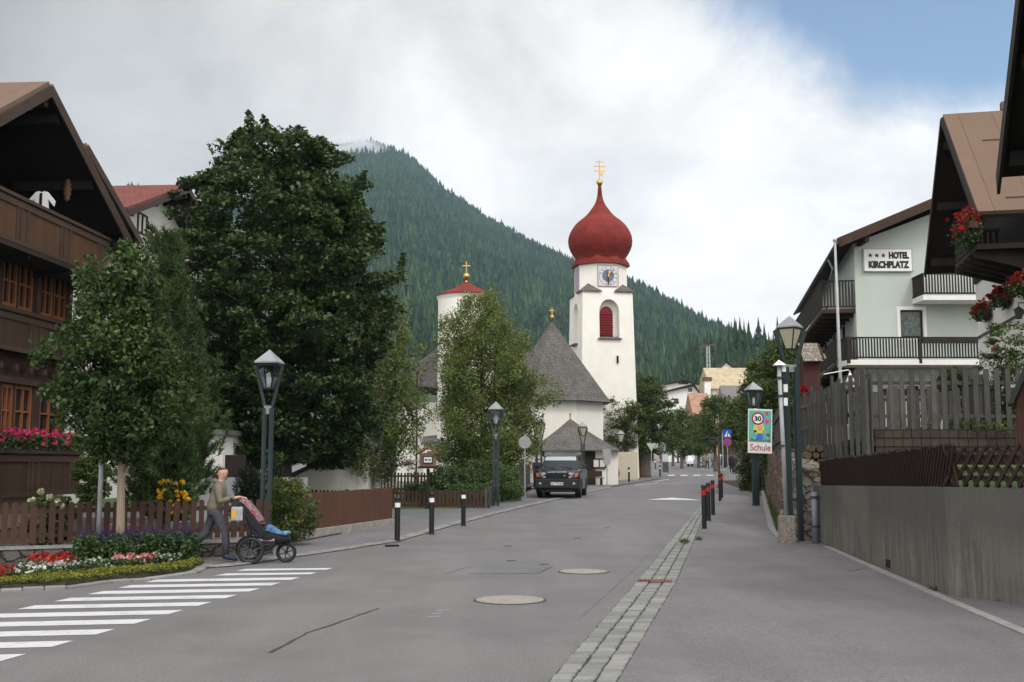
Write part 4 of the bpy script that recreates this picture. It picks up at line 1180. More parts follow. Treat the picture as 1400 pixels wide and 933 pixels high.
# niches cut by boolean (front and left side)
cut = MB()
aw = 1.55; ap = arch(0.1, aw, wz0, wz1)
cut.prism([(x, -hb - .5, z) for x, z in ap], (0, hb * 0 + .5 + (hb - hm) + .55, 0))
cut.prism([(-hb - .5, x, z) for x, z in arch(0.1, 1.35, wz0 - .3, wz1)], (.5 + (hb - hm) + .4, 0, 0))
co = cut.build('cutter', MT['plaster_church'], t)
bo_ = sh.modifiers.new('b', 'BOOLEAN'); bo_.object = co; bo_.operation = 'DIFFERENCE'; bo_.solver = 'EXACT'
dg = bpy.context.evaluated_depsgraph_get(); nm = bpy.data.meshes.new_from_object(sh.evaluated_get(dg)); sh.modifiers.clear(); sh.data = nm
bpy.data.objects.remove(co)
yw = -hw(wz0) + .52
lo_ = MB(); lo_.prism([(x, yw, z) for x, z in arch(0.0, 1.02, wz0 + .06, wz1 - .18)], (0, .05, 0))
for i in range(11): 
    z = wz0 + .25 + i * .2
    if z < wz1 - .1: lo_.box((0, yw - .03, z), (.98, .09, .02), rx=.5)
lo_.b2(-.51, .51, yw - .07, yw, (wz0 + wz1) / 2 - .2, (wz0 + wz1) / 2 - .1)
lo_.build('louvre_window', MT['red_shutter'], t)
MB().prism([(-.95 + .1, -hw(wz0) - .18, wz0 - .12), (1.05, -hw(wz0) - .18, wz0 - .12), (.85, yw, wz0 + .08), (-.65, yw, wz0 + .08)], (0, 0, .06)).build('sill', MT['shingle'], t)
MB().b2(-hb - .05, -hb + .4, -.7, .9, wz0 - .42, wz0 - .32).build('sill', MT['shingle'], t)
MB().b2(.62, .74, -hw(3) - .01, -hw(3) + .1, Zc(500) - zb, Zc(490) - zb).build('slit_window', MT['dark'], t)
# octagonal clock storey
ro = hm / math.cos(PI / 8) * .97
oc = MB(); oc.lathe([(ro, z_cor - .4), (ro * .985, z_oct)], n=8, ang0=PI / 8); oc.build('clock_storey', MT['plaster_church'], t)
# little shingled corner roofs
for sx_, sy_ in ((-1, -1), (1, -1), (-1, 1), (1, 1)):
    m = MB(); h2 = hm + .14; e = hm * .36
    A = (sx_ * h2, sy_ * h2, z_cor - .02); B = (sx_ * (h2 - 1.62), sy_ * h2, z_cor - .02); C_ = (sx_ * h2, sy_ * (h2 - 1.62), z_cor - .02)
    T = (sx_ * (hm * .70), sy_ * (hm * .70), z_cor + .62)
    m.add([A, B, C_, T, (A[0], A[1], A[2] - .08), (B[0], B[1], B[2] - .08), (C_[0], C_[1], C_[2] - .08)], [(0, 1, 3), (0, 3, 2), (0, 4, 5, 1), (0, 2, 6, 4), (4, 6, 5), (1, 5, 6, 2), (1, 2, 3)])
    m.build('corner_roof', MT['shingle'], t)
# onion dome: profile read from the picture
def prof_px(rows): return [(S(0, w) / 2, Zc(py) - zb) for w, py in rows]
skirt = prof_px([(79, 366), (77, 362), (66, 354)])
on = prof_px([(66, 361), (69, 355), (76, 349.5), (84, 342.6), (88, 337), (89.5, 331), (88, 325), (84, 319.5), (78, 314), (69, 308), (58, 303), (47, 299), (38, 295), (31, 291), (25, 287), (19, 283), (14, 279), (10, 274), (7, 268), (5.5, 260), (4, 252), (3, 248)])
d_ = MB(); d_.lathe(on, n=32); d_ = d_.build('onion_dome', MT['red_church'], t, smooth=True)
k_ = MB(); k_.lathe([(a * 1.04, b) for a, b in skirt], n=8, ang0=PI / 8); k_.build('eaves_skirt', MT['red_church'], t)
def cross(root, z, h, mat='gold', double=True, r=.33, nm='cross'):
    m = MB(); m.lathe([(.05, z - .3), (r * .6, z - r * .8), (r, z), (r * .75, z + r * .62), (.05, z + r)], n=16); m.build('orb', MT[mat], root, smooth=True)
    m = MB(); m.tube([(0, 0, z + r * .8), (0, 0, z + h)], .04, 6)
    m.bar((-h * .27, 0, z + h * .72), (h * .27, 0, z + h * .72), .07, .07)
    if double: m.bar((-h * .2, 0, z + h * .92), (h * .2, 0, z + h * .92), .06, .06); m.bar((-h * .24, 0, z + h * .52), (h * .24, 0, z + h * .52), .06, .06); m.b2(0, .3, -.02, .02, z + h * .3, z + h * .45)
    m.build(nm, MT[mat], root)
cross(t, Zc(250) - zb, Zc(219) - Zc(250), r=.26)
# clock faces
def clock(y, root, rz=0, off=None):
    cq = thing('clock', None, None, (0, 0, 0)); cq['label'] = 'clock face'
    del cq['label']
    return cq
zc_ = (Zc(383)) - zb; yo = -ro * math.cos(PI / 8) - .02
def clock_face(root, M_, nm):
    f = MB(); f.b2(-.78, .78, -.03, .0, -.78, .78); fo = f.build(nm, plain('pale_clock_panel', (.50, .49, .47), .8, .06), root); fo.matrix_local = M_
    r = MB(); r.lathe([(.72, 0), (.72, .02), (.44, .02), (.44, 0)], n=32); r = r.build('clock_ring', plain('slate_blue_ring', (.27, .30, .35), .7), fo); r.rotation_euler = (PI / 2, 0, 0); r.location = (0, -.03, 0)
    b = MB(); 
    for a, c in (((-.8, -.8), (.8, -.8)), ((.8, -.8), (.8, .8)), ((.8, .8), (-.8, .8)), ((-.8, .8), (-.8, -.8))): b.bar((a[0], -.03, a[1]), (c[0], -.03, c[1]), .04, .05, up=(0, 1, 0))
    b.build('clock_border', plain('reddish_border', (.32, .2, .17), .8), fo)
    num = ['XII', 'I', 'II', 'III', 'IIII', 'V', 'VI', 'VII', 'VIII', 'IX', 'X', 'XI']
    for i, s_ in enumerate(num):
        a = PI / 2 - i * PI / 6
        text_obj('numeral', s_, .24, MT['white'], fo, (.585 * math.cos(a), -.056, .585 * math.sin(a)), (PI / 2, -(a - PI / 2), 0), .003, .008)
    h = MB(); h.b2(-.045, .045, -.09, -.07, -.68, .15); h.lathe([(.09, -.09), (.09, -.07)], n=12); h.build('minute_hand', MT['black'], fo)
    h = MB(); h.bar((0, -.1, -.1), (.1, -.1, .36), .09, .015, up=(0, 1, 0)); h.disc((.11, -.1, .3), (0, 1, 0), .09, .02, 12); h.build('hour_hand', MT['gold'], fo)
clock_face(t, Matrix.Translation((0.05, yo, zc_)), 'clock_face')
M2 = Matrix.Rotation(-PI / 2, 4, 'Z') @ Matrix.Translation((0.1, yo, zc_ - .05))
# painted panel on the left face
f = MB(); f.b2(-.55, .6, -.02, .01, -.95, .85)
pm = NB('faded_fresco'); nn = pm.noise(pm.coord(), 3.2, 5, .65)
pmm = pm.fin(pm.ramp(nn, [(.3, (.50, .48, .45)), (.45, (.45, .27, .25)), (.55, (.22, .26, .38)), (.7, (.52, .50, .46))]), .9)
fo = f.build('painted_panel', pmm, t); fo.matrix_local = M2

# round tower with low red roof
Yr = 71.0; zb = zr(Yr); X_ = XatY(637, Yr, 8)
t = thing('round_tower', 'round white church tower with low red cone roof and gold cross', 'church tower', (X_, Yr, zb))
r_ = (677 - 597) / 2 / F * Yr
zz = lambda py: Zat(py, Yr) - zb
MB().lathe([(r_ * .97, -.5), (r_ * .97, zz(412)), (r_ * 1.0, zz(409)), (r_ * 1.03, zz(407))], n=40).build('wall', MT['plaster_church'], t, smooth=False)
MB().lathe([(r_ * 1.05, zz(407)), (r_ * 1.04, zz(405)), (r_ * .5, zz(396)), (.08, zz(386))], n=24).build('roof', MT['red_church'], t)
cross(t, zz(378), zz(358) - zz(378), double=False, r=.24)
MB().lathe([(.12, zz(388)), (.05, zz(383)), (.1, zz(380))], n=8).build('finial', MT['gold'], t)
for a in (R(-150), R(-118), R(-62)):
    m = MB(); pts = arch(0, .36, zz(455), zz(446)); ww = m.prism([(x, -r_ * .97 - .015, z) for x, z in pts], (0, .1, 0)).build('window', MT['glass'], t); ww.rotation_euler = (0, 0, a + PI / 2)

# nave and apse with steep shingle roofs
Ya = 74.0; Xa = XatY(755, Ya, 8); zb = zr(Ya)
t = thing('church_nave', 'cream church nave with steep grey shingle roofs and apse', 'church', (Xa, Ya, zb))
zz = lambda py, Y=Ya: Zat(py, Y) - zb
ra = 4.15
ez = zz(552); tz = zz(441)
ap8 = [(ra, ez), (ra * .93, ez + .35), (.06, tz)]
MB().lathe(ap8, n=8, ang0=PI / 8).build('roof', MT['shingle'], t)
MB().lathe([(ra * .86, -.5), (ra * .86, ez + .1)], n=8, ang0=PI / 8).build('wall', MT['plaster_church'], t)
cross(t, zz(434), zz(421) - zz(434), double=False, r=.16)
# nave body to the left: ridge at y~425, lower to a hipped end
Yn = 78.0; xl = XatY(545, Yn, 5) - Xa; xr = 0.5
rz_ = zz(428, Yn); en = zz(552, Yn) - .2; dy = Yn - Ya
hwid = 4.6
m = MB()
xh = XatY(640, Yn, 5) - Xa
m.add([(xl, dy - hwid, zz(530, Yn)), (xr, dy - hwid, en), (xr, dy + hwid, en), (xl, dy + hwid, zz(530, Yn)), (xh + 1.0, dy, rz_), (XatY(694, Yn, 5) - Xa, dy, zz(437, Yn))],
      [(0, 1, 5, 4), (3, 4, 5, 2), (0, 4, 3), (1, 2, 5), (0, 3, 2, 1)])
m.build('roof', MT['shingle'], t)
MB().b2(xl + .35, xr, dy - hwid + .4, dy + hwid - .4, -.5, min(en, zz(530, Yn)) + .05).build('wall', MT['plaster_church'], t)
# lean-to roof pieces at the left end
xq = XatY(575, 70, 2) - Xa
MB().prism([(xq, -4.2, zz(600, 70) - .4), (xq + 2.6, -4.2, zz(600, 70) - .1), (xq + 2.6, -2.0, zz(592, 70)), (xq, -2.0, zz(592, 70) - .3)], (0, 0, .12)).build('porch_roof', MT['shingle'], t)
MB().b2(xq + .2, xq + 2.6, -4.0, 0, -.5, zz(600, 70) - .2).build('porch_wall', MT['plaster_church'], t)
# annex (sacristy) nearer the road
Yx = 66.0; Xx = XatY(783, Yx, 3); zb = zr(Yx)
t = thing('sacristy', 'low cream annex with curved shingle roof behind the parked car', 'church annex', (Xx, Yx, zb))
zz = lambda py, Y=Yx: Zat(py, Y) - zb
W = lambda px, Y=Yx: XatY(px, Y, 2) - Xx
e0 = zz(616); tp = zz(570)
dep = 5.0
L0, R0 = W(722), W(848)
rows = [(0, 1.0), (.06, .92), (.25, .72), (.5, .46), (.75, .22), (1, .0)]
mm_ = MB(); n = len(rows)
for f, k_ in rows:
    z = e0 + (tp - e0) * f; cx_ = 0.0; cy_ = 2.6
    for (x, y) in ((L0, 0.4), (W(770), -.9), (R0, -.1), (R0 + .3, 5.2), (L0, 5.2)):
        mm_.v.append((cx_ + (x - cx_) * k_, cy_ + (y - cy_) * k_, z))
for i in range(n - 1):
    for j in range(5):
        j2 = (j + 1) % 5; mm_.f.append((i * 5 + j, i * 5 + j2, (i + 1) * 5 + j2, (i + 1) * 5 + j))
mm_.f.append((0, 4, 3, 2, 1))
mm_.build('roof', MT['shingle'], t)
MB().prism([(L0 + .35, .7, -.5), (W(770), -.4, -.5), (R0 - .1, .3, -.5), (R0 - .0, 5, -.5), (L0 + .35, 5, -.5)], (0, 0, e0 + .52)).build('wall', MT['plaster_church'], t)
MB().tube([(0, 2.6, tp - .1), (0, 2.6, tp + .25)], .05, 6).build('finial', MT['gold'], t)
MB().lathe([(.02, tp + .2), (.09, tp + .29), (.02, tp + .38)], (0, 2.6, 0), 12).build('orb', MT['gold'], t, smooth=True)
dn = Vector((R0 - .1 - W(770), .7, 0)).normalized()
def on_wall(px, z):
    x = W(px); f = (x - W(770)) / (R0 - .1 - W(770)); return Vector((x, -.4 + .7 * f, z))
a = math.atan2(dn.y, dn.x)
o = MB().b2(-.4, .4, -.03, .02, 0, 2.1).build('door', MT['wood_black'], t); o.location = on_wall(805, -.1); o.rotation_euler = (0, 0, a)
MB().tube([(.32, -.05, 1.0), (.32, -.09, 1.0), (.22, -.09, 1.0)], .015, 6).build('handle', MT['galv'], o)
q = thing('notice_board', 'small framed notice board on the cream annex wall', 'notice board', t.location + on_wall(819, zz(640)) + Vector((0, -.04, 0)), a)
MB().b2(-.38, .38, -.03, 0, 0, .55).build('board', MT['plaster_church'], q)
m = MB(); 
for c in ((-.38, .38, .5, .57), (-.38, .38, -.02, .05), (-.42, -.35, -.02, .57), (.35, .42, -.02, .57), (-.03, .03, .05, .5)): m.b2(c[0], c[1], -.06, -.03, c[2], c[3])
m.build('frame', MT['wood_dark'], q)
MB().tube([(W(742), .3, e0 - .05), (W(743), .3, e0 - .3), (W(748), .2, e0 - .5), (W(748), .2, 0)], .05, 6).build('drainpipe', MT['dark_metal'], t)
t = thing('churchyard_wall', 'pale cream wall beside the annex behind the round headed tree', 'wall', (XatY(862, 78, 1), 78, zr(78)))
MB().b2(XatY(836, 78, 1) - t.location.x, XatY(872, 78, 1) - t.location.x, 0, .4, -.2, 1.95).build('wall_face', MT['plaster_cream'], t)
# ================================================================ RIGHT: retaining wall, garden, fences
W0 = G(1119, 742); W1 = G(1298, 816); W2 = G(1402, 828); W2 = Vector((W2.x, W2.y, 0))
W3 = Vector((W1.x + (W2.x - W1.x) * 3.0, W1.y + (W2.y - W1.y) * 3.0, 0))
pl = [Vector((W0.x, W0.y + .3, 0)), W1.to_2d().to_3d(), W3]
top_at = {0: Zat(664, W0.y), 1: Zat(666, W1.y), 2: Zat(667, W1.y)}
o0 = Vector((6.3, 18, 0))
t = thing('retaining_wall', 'stained concrete retaining wall beside the pavement', 'wall', o0)
def wall_poly(mb, pts, zb, zts, th, side=1):
    for i in range(len(pts) - 1):
        a, b = pts[i], pts[i + 1]; d = (b - a).normalized(); n = Vector((d.y, -d.x, 0)) * -side * th
        n = Vector((-d.y, d.x, 0)) * side * th
        q = [a, b, b + n, a + n]
        zt = [zts[i], zts[i + 1], zts[i + 1], zts[i]]
        o = len(mb.v)
        for p in q: mb.v.append((p.x - o0.x, p.y - o0.y, zb))
        for p, z in zip(q, zt): mb.v.append((p.x - o0.x, p.y - o0.y, z))
        mb.f += [(o, o + 3, o + 2, o + 1), (o + 4, o + 5, o + 6, o + 7)] + [(o + k, o + (k + 1) % 4, o + 4 + (k + 1) % 4, o + 4 + k) for k in range(4)]
m = MB(); zt = [top_at[0], top_at[1], top_at[2]]
wall_poly(m, pl[:2], -.2, zt[:2], .3, 1); wall_poly(m, pl[1:], -.2, zt[1:], .3, 1)
wo = m.build('wall_face', MT['conc'], t)
wf = (W1 - Vector((W0.x, W0.y + .3, 0))); wf.z = 0; wdir = wf.normalized()
p = G(1215, 782); _f = (p.y - W0.y - .3) / (W1.y - W0.y - .3); hole = MB().box((W0.x + (W1.x - W0.x) * _f - o0.x + .038, p.y - o0.y, .13), (.09, .30, .13), rz=math.atan2(wdir.y, wdir.x) - PI / 2)
hole.build('drain_opening', MT['dark'], t)
# drain pipe
p = G(1119, 744); p.x -= .06; p.y -= .25
t = thing('drainpipe', 'short blue grey standpipe clamped to the end of the concrete wall', 'pipe', (p.x + .0, p.y + .25, 0))
MB().tube([(0, 0, -.05), (0, 0, 1.12)], .07, 14).build('pipe', MT['pipe'], t, smooth=True)
for z in (.35, .98):
    c = MB(); c.tube([(0, 0, z), (0, 0, z + .05)], .085, 14); c.box((.1, .03, z + .025), (.16, .03, .05)); c.build('clamp', MT['dark_metal'], t)
# garden terrain: slope behind the wall, level terrace behind the blocks
YB = 25.4; xb0 = XatY(1196, 25.4, 2.2); zB0 = Zat(627, YB) - .15; zT = Zat(587, YB)
m = MB()
A = [(pl[0].x + .2, pl[0].y + .15, top_at[0] - .05), (pl[1].x + .3, pl[1].y + .2, top_at[1] - .04), (pl[2].x, pl[2].y + .3, top_at[2] - .04)]
Bx0 = pl[0].x + .35
g = [(A[0][0], A[0][1], A[0][2]), (A[1][0], A[1][1], A[1][2]), (40, 4, 1.4), (40, 18, 1.8), (40, YB, zB0 + .1), (13, YB, zB0 + .05), (9.5, YB, zB0), (7.6, YB, zB0 - .15)]
m.add([(7.0, 24.1, 1.25), (6.15, 14.4, 1.37), (9.3, 10.5, 1.37), (40, 3, 1.37), (8.2, 19, 1.55), (11, 17, 1.62), (40, 14, 1.7), (7.3, YB + .1, 1.75), (11, YB + .1, zB0), (40, YB + .1, zB0 + .1), (6.9, YB + .1, 1.3)],
      [(0, 1, 4), (1, 5, 4), (1, 2, 5), (2, 3, 6, 5), (0, 4, 7, 10), (4, 8, 7), (4, 5, 8), (5, 6, 9, 8)])
lawn = struct(m.build('garden_lawn', MT['grass']))
# grass tufts on that lawn
def grass_patch(name, pts, h, mat, n_blade=5, label='grass'):
    pts = np.asarray(pts); n = len(pts)
    base = np.repeat(pts, n_blade, 0) + rng.normal(0, .03, (n * n_blade, 3)) * np.array([1, 1, 0])
    N = len(base); a = rng.random(N) * 6.28; hh = h * (.5 + rng.random(N)); w = .008 + .006 * rng.random(N)
    d = np.stack([np.cos(a), np.sin(a), np.zeros(N)], 1); le = rng.normal(0, .3, (N, 2)) * hh[:, None]
    p0 = base - d * w[:, None]; p1 = base + d * w[:, None]; p2 = base + np.stack([le[:, 0], le[:, 1], hh], 1)
    o = raw_mesh(name, np.stack([p0, p1, p2], 1).reshape(-1, 3), 3, mat)
    return tag(o, label, kind='stuff')
P = []
while len(P) < 5000:
    x = rng.uniform(6.3, 14); y = rng.uniform(11, YB); 
    xw = np.interp(y, [pl[1].y, pl[0].y], [pl[1].x, pl[0].x]) + .3
    if x < xw: continue
    hit = None
    z = np.interp(y, [14, 19, YB], [1.37, 1.57, zB0 - .05]) if x > 8 else np.interp(y, [14, 24], [1.37, 1.28])
    P.append((x, y, z))
grass_patch('lawn_grass', P, .04, LM['light'], 6, 'short grass of the right hand garden')
# split block wall
t = thing('block_wall', 'low dark brown block wall under the grey picket fence', 'wall', (xb0, YB, 1.5))
m = MB(); nrow = 3
for r in range(nrow):
    z1 = zT - 1.5 - r * .2; x = .0 - (.215 if r % 2 else 0)
    while x < 14:
        m.box((x + .21, .12 - .0 * r + random.uniform(-.008, .008) - r * .02, z1 - .1), (.415, .26, .19)); x += .43
bw = m.build('blocks', MT['block'], t)
tag(bw, kind='stuff') if False else None
# grey picket fences
def picket_fence(name, label, pts, zb, h, pitch, w, th, mat, rails=(.25, .75), round_top=False, jitter=.03, group=None, post=None, lean=.01, backrail=True, spike=False):
    """pts: 2D polyline; zb(f)->base height"""
    o = Vector((pts[0][0], pts[0][1], 0)); t = thing(name, label, 'fence', (o.x, o.y, zb(0)), 0, group); z0 = zb(0)
    P = [Vector((p[0], p[1], 0)) - o for p in pts]; seg = [(P[i + 1] - P[i]).length for i in range(len(P) - 1)]; L = sum(seg)
    def pos(s):
        for i, l in enumerate(seg):
            if s <= l or i == len(seg) - 1: return P[i].lerp(P[i + 1], s / l), (P[i + 1] - P[i]).normalized()
            s -= l
    m = MB(); s = 0
    while s <= L:
        p, d = pos(s); n = Vector((-d.y, d.x, 0)); f = s / L; zz_ = zb(f) - z0; hh = h * (1 + random.uniform(-jitter, jitter)); ww = w * random.uniform(.9, 1.1)
        a = math.atan2(d.y, d.x); lx = random.uniform(-lean, lean)
        prof = [(-ww / 2, 0), (ww / 2, 0), (ww / 2 + lx, hh - (ww / 2 if round_top or spike else 0))]
        if round_top: prof += [(ww * .35 + lx, hh - ww * .16), (lx, hh), (-ww * .35 + lx, hh - ww * .16)]
        if spike: prof += [(lx, hh)]
        prof += [(-ww / 2 + lx, hh - (ww / 2 if round_top or spike else 0))]
        m.prism([(p.x + d.x * x - n.x * th, p.y + d.y * x - n.y * th, zz_ + z) for x, z in prof], n * th)
        s += pitch
    m.build('pickets', mat, t)
    r = MB(); ns = max(1, int(L / 3))
    for q in rails:
        for k in range(ns):
            a, d = pos(L * k / ns); b, _ = pos(L * (k + 1) / ns); za = zb(k / ns) - z0 + h * q; zc = zb((k + 1) / ns) - z0 + h * q
            n = Vector((-d.y, d.x, 0)) * .025
            r.bar((a.x + n.x, a.y + n.y, za), (b.x + n.x, b.y + n.y, zc), .045, .08)
    r.build('rails', mat, t)
    if post:
        k = 0; np_ = max(2, int(L / post) + 1)
        for k in range(np_):
            p, d = pos(L * k / (np_ - 1)); n = Vector((-d.y, d.x, 0)) * .09
            MB().box((p.x + n.x, p.y + n.y, zb(k / (np_ - 1)) - z0 + h * .45 - .1), (.1, .1, h * .95 + .2), rz=math.atan2(d.y, d.x)).build('post', mat, t)
    return t
yF = YB + .18
fa = XatY(1190, yF, 3)
picket_fence('picket_fence', 'tall weathered grey picket fence on top of the block wall', [(fa, yF), (fa + 13, yF - .3)], lambda f: zT - .0, Zat(506, yF) - zT, .245, .115, .03, MT['wood_grey'], (.22, .78), jitter=.02, post=2.6, lean=.015)
picket_fence('board_fence', 'second weathered board fence just behind the tall grey pickets', [(fa + .2, 27.4), (fa + 4.6, 27.3)], lambda f: zT - .2, 1.25, .17, .15, .03, MT['wood_grey'], (.22, .8), jitter=.08, lean=.03)
# fence running away up the bank, beside the stone wall
pA = (XatY(1190, 25.3, 2), 25.3); pB = (XatY(1093, 33, 2), 33.5)
picket_fence('picket_fence', 'dense old grey board fence climbing the bank towards the lamp', [pA, (XatY(1150, 26.2, 2), 26.2), (XatY(1094, 28.6, 2), 28.6)], lambda f: Zat(640, 25.3) - .38 * f, Zat(507, 25.3) - Zat(640, 25.3), .205, .13, .03, MT['wood_grey'], (.3, .6, .85), jitter=.07, post=2.2, lean=.05)
picket_fence('picket_fence', 'lower grey picket fence beside the shingled hut and red rose', [(XatY(1150, 27.0, 2), 26.6), (XatY(1096, 30, 2), 29.5)], lambda f: Zat(585, 27) + .2 * f, .95, .24, .12, .03, MT['wood_grey'], (.25, .8), jitter=.12, lean=.03)
# boards above the reddish wall
sw0 = G(1066, 738); 
stA = (sw0.x + .55, sw0.y + .8); stB = (G(1050, 718).x + .35, G(1050, 718).y + .4); 
pts = [(7.05, 24.2), (6.75, 26.3)] + [xy(*q) for q in ((1073, 722), (1061, 700), (1051, 677), (1044, 663))]
struct(MB().add([(xb0 - .05, YB + .3, 1.2), (40, YB + .3, 1.2), (60, 90, 1.2), (23, 90, 1.2), (pts[5][0] + .3, pts[5][1], 1.0), (pts[4][0] + .3, pts[4][1], 1.0), (pts[2][0] + .3, pts[2][1], 1.0),
                 (xb0 - .05, YB + .3, zT - .12), (40, YB + .3, zT - .12), (60, 90, 3.2), (23.2, 90, 2.0), (pts[5][0] + .35, pts[5][1], 2.2), (pts[4][0] + .35, pts[4][1], 2.1), (pts[2][0] + .35, pts[2][1], 2.0)],
                [(7, 8, 9, 10, 11, 12, 13), (0, 6, 5, 4, 3, 2, 1), (0, 1, 8, 7), (6, 0, 7, 13), (5, 6, 13, 12), (4, 5, 12, 11), (3, 4, 11, 10)]).build('garden_terrace', MT['soil']))
def rough_wall(name, label, p2, zt, th, mat, amp=.06, zb=-.1):
    t = thing(name, label, 'wall', (p2[0][0], p2[0][1], 0)); m = MB(); o = Vector((p2[0][0], p2[0][1], 0))
    P = [Vector((p[0], p[1], 0)) - o for p in p2]; cols = []
    for i in range(len(P) - 1):
        n = max(2, int((P[i + 1] - P[i]).length / .3))
        for k in range(n + (i == len(P) - 2)):
            cols.append((P[i].lerp(P[i + 1], k / n), (i + k / n) / (len(P) - 1), (P[i + 1] - P[i]).normalized()))
    rows = 9
    for p, f, d in cols:
        n_ = Vector((-d.y, d.x, 0)); T = zt(f) + random.uniform(-.06, .06)
        for r in range(rows + 1):
            q = p + n_ * (random.uniform(-amp, amp) + amp * 1.2 * (1 - r / rows)); m.v.append((q.x, q.y, zb + zr(q.y + o.y) + (T - zb - zr(q.y + o.y)) * r / rows))
        q = p - n_ * th; m.v.append((q.x, q.y, T))
    k = rows + 2
    for i in range(len(cols) - 1):
        for r in range(k - 1): m.f.append((i * k + r, (i + 1) * k + r, (i + 1) * k + r + 1, i * k + r + 1))
    m.build('stone_face', mat, t)
    return t
rough_wall('stone_wall', 'rough grey brown rubble stone wall behind the double lamp post', [(7.1, 24.25), (6.62, 25.1), (6.95, 27.6), pts[2]], lambda f: Zat(648, 25.2) + .5 * f, .5, MT['rubble'], .07)
rough_wall('stone_wall', 'reddish stone wall with boards above it along the far pavement', pts[2:], lambda f: Zat(617, 31) + .1 * f, .5, MT['rubble_red'], .05)
picket_fence('board_fence', 'dark grey vertical board screen above the reddish stone wall', [pts[2], pts[3]], lambda f: Zat(618, 31) - .1, Zat(551, 31) - Zat(618, 31), .15, .148, .03, MT['wood_grey'], (.3, .8), jitter=.02, lean=0)
t = thing('log_stack', 'stack of sawn firewood between the stone wall and grey fence', 'logs', (7.3, 27.2, 1.6))
for r in range(4):
    m = MB()
    for k in range(5): m.tube([(k * .2 + (r % 2) * .1, 0, r * .17), (k * .2 + (r % 2) * .1 + .1, .6, r * .17)], .085 + .01 * random.random(), 7)
    m.build('log_row', MT['log'], t)
# crossing slat fence on the retaining wall
def lattice_fence(a, b, za, zb_, h, t, pitch=.155):
    a = Vector((a[0], a[1], 0)); b = Vector((b[0], b[1], 0)); L = (b - a).length; d = (b - a).normalized(); n = Vector((-d.y, d.x, 0)); oo = t.location
    m = MB(); s = -.1
    def Z(f): return za + (zb_ - za) * f
    run = h * .62
    while s < L:
        for sg, off in ((1, -.012), (-1, .018)):
            s0, s1 = (s, s + run) if sg == 1 else (s + run, s)
            p = a + d * s0 + n * off - oo; q = a + d * s1 + n * off - oo; f = max(0, min(1, s / L))
            jt = random.uniform(-.02, .02)
            m.bar((p.x, p.y, Z(f) + .03 - oo.z + oo.z), (q.x, q.y, Z(f) + h + jt), .042, .024, up=tuple(n))
        s += pitch
    m.build('slats', MT['lattice'], t)
    r = MB()
    for q in (.25, .72):
        p0 = a + n * .05 - oo; p1 = b + n * .05 - oo
        r.bar((p0.x, p0.y, Z(0) + h * q), (p1.x, p1.y, Z(1) + h * q), .035, .06)
    r.build('rails', MT['lattice'], t)
    k = 0
    while k <= L:
        p = a + d * k + n * .09 - oo; f = k / L
        MB().tube([(p.x, p.y, Z(f) - .15), (p.x, p.y, Z(f) + h * .92)], .038, 8).build('post', MT['lattice'], t); k += 1.6
wn_ = Vector((-wdir.y, wdir.x, 0))
inn = .17
t = thing('lattice_fence', 'low dark red brown fence of crossed slats on the concrete wall', 'fence', (W1.x, W1.y, 0))
c1 = (W1.x + .14, W1.y + .15)
lattice_fence((pl[0].x + .15, pl[0].y), c1, top_at[0] - .02, top_at[1] - .02, .58, t)
d2 = (W3 - pl[1]).normalized()
lattice_fence(c1, (c1[0] + d2.x * 5, c1[1] + d2.y * 5), top_at[1] - .02, top_at[2] - .02, .55, t)
# little white figure and plants behind the fence
p = at(1290, 583, 25.9)
t = thing('garden_figure', 'small white garden figure behind the grey pickets', 'figurine', (p.x, p.y, zT - .12))
MB().lathe([(.1, 0), (.1, .05), (.06, .08), (.07, .2), (.05, .33), (.02, .36)], n=10).build('figure_body', MT['white'], t, smooth=True)
MB().lathe([(.01, .34), (.045, .38), (.045, .42), (.01, .46)], n=10).build('head', MT['white'], t, smooth=True)

# ================================================================ HOTEL
Yh = 48.0
Xc = XatY(1171, Yh, 8)
t = thing('hotel_building', 'mint green hotel with dark wooden balconies and wide eaves', 'hotel', (Xc, Yh, 2.0))
h0 = 2.0; Zh = lambda py, Y=Yh: Zat(py, Y) - h0; Xh = lambda px, Y=Yh, z=8: XatY(px, Y, z) - Xc
angH = math.atan2(.175, 1)      # side facade runs away with the road
sd_ = Vector((math.sin(angH), math.cos(angH), 0)); LEN = 21
wdt = 15.0
kx = .06   # front slightly skewed
zE = Zh(335) - .2                       # eave height
slope = .42
zRg = zE + slope * 8.5
m = MB()
fr = [(0, 0, -2), (wdt, 0, -2), (wdt, 0, zE + .3), (8.2, 0, zRg - .15), (0, 0, zE + .35)]
win = (Xh(1231), Xh(1262), Zh(461), Zh(424))
holed_wall(m, 0, wdt, -2, zE - .1, [win, (Xh(1240), Xh(1252), Zh(560), Zh(528))], 1)
m.prism([(0, 0, zE - .1), (wdt, 0, zE - .1), (wdt, 0, zE + .2), (8.2, 0, zRg - .2), (0, 0, zE + .28)], (0, .3, 0))
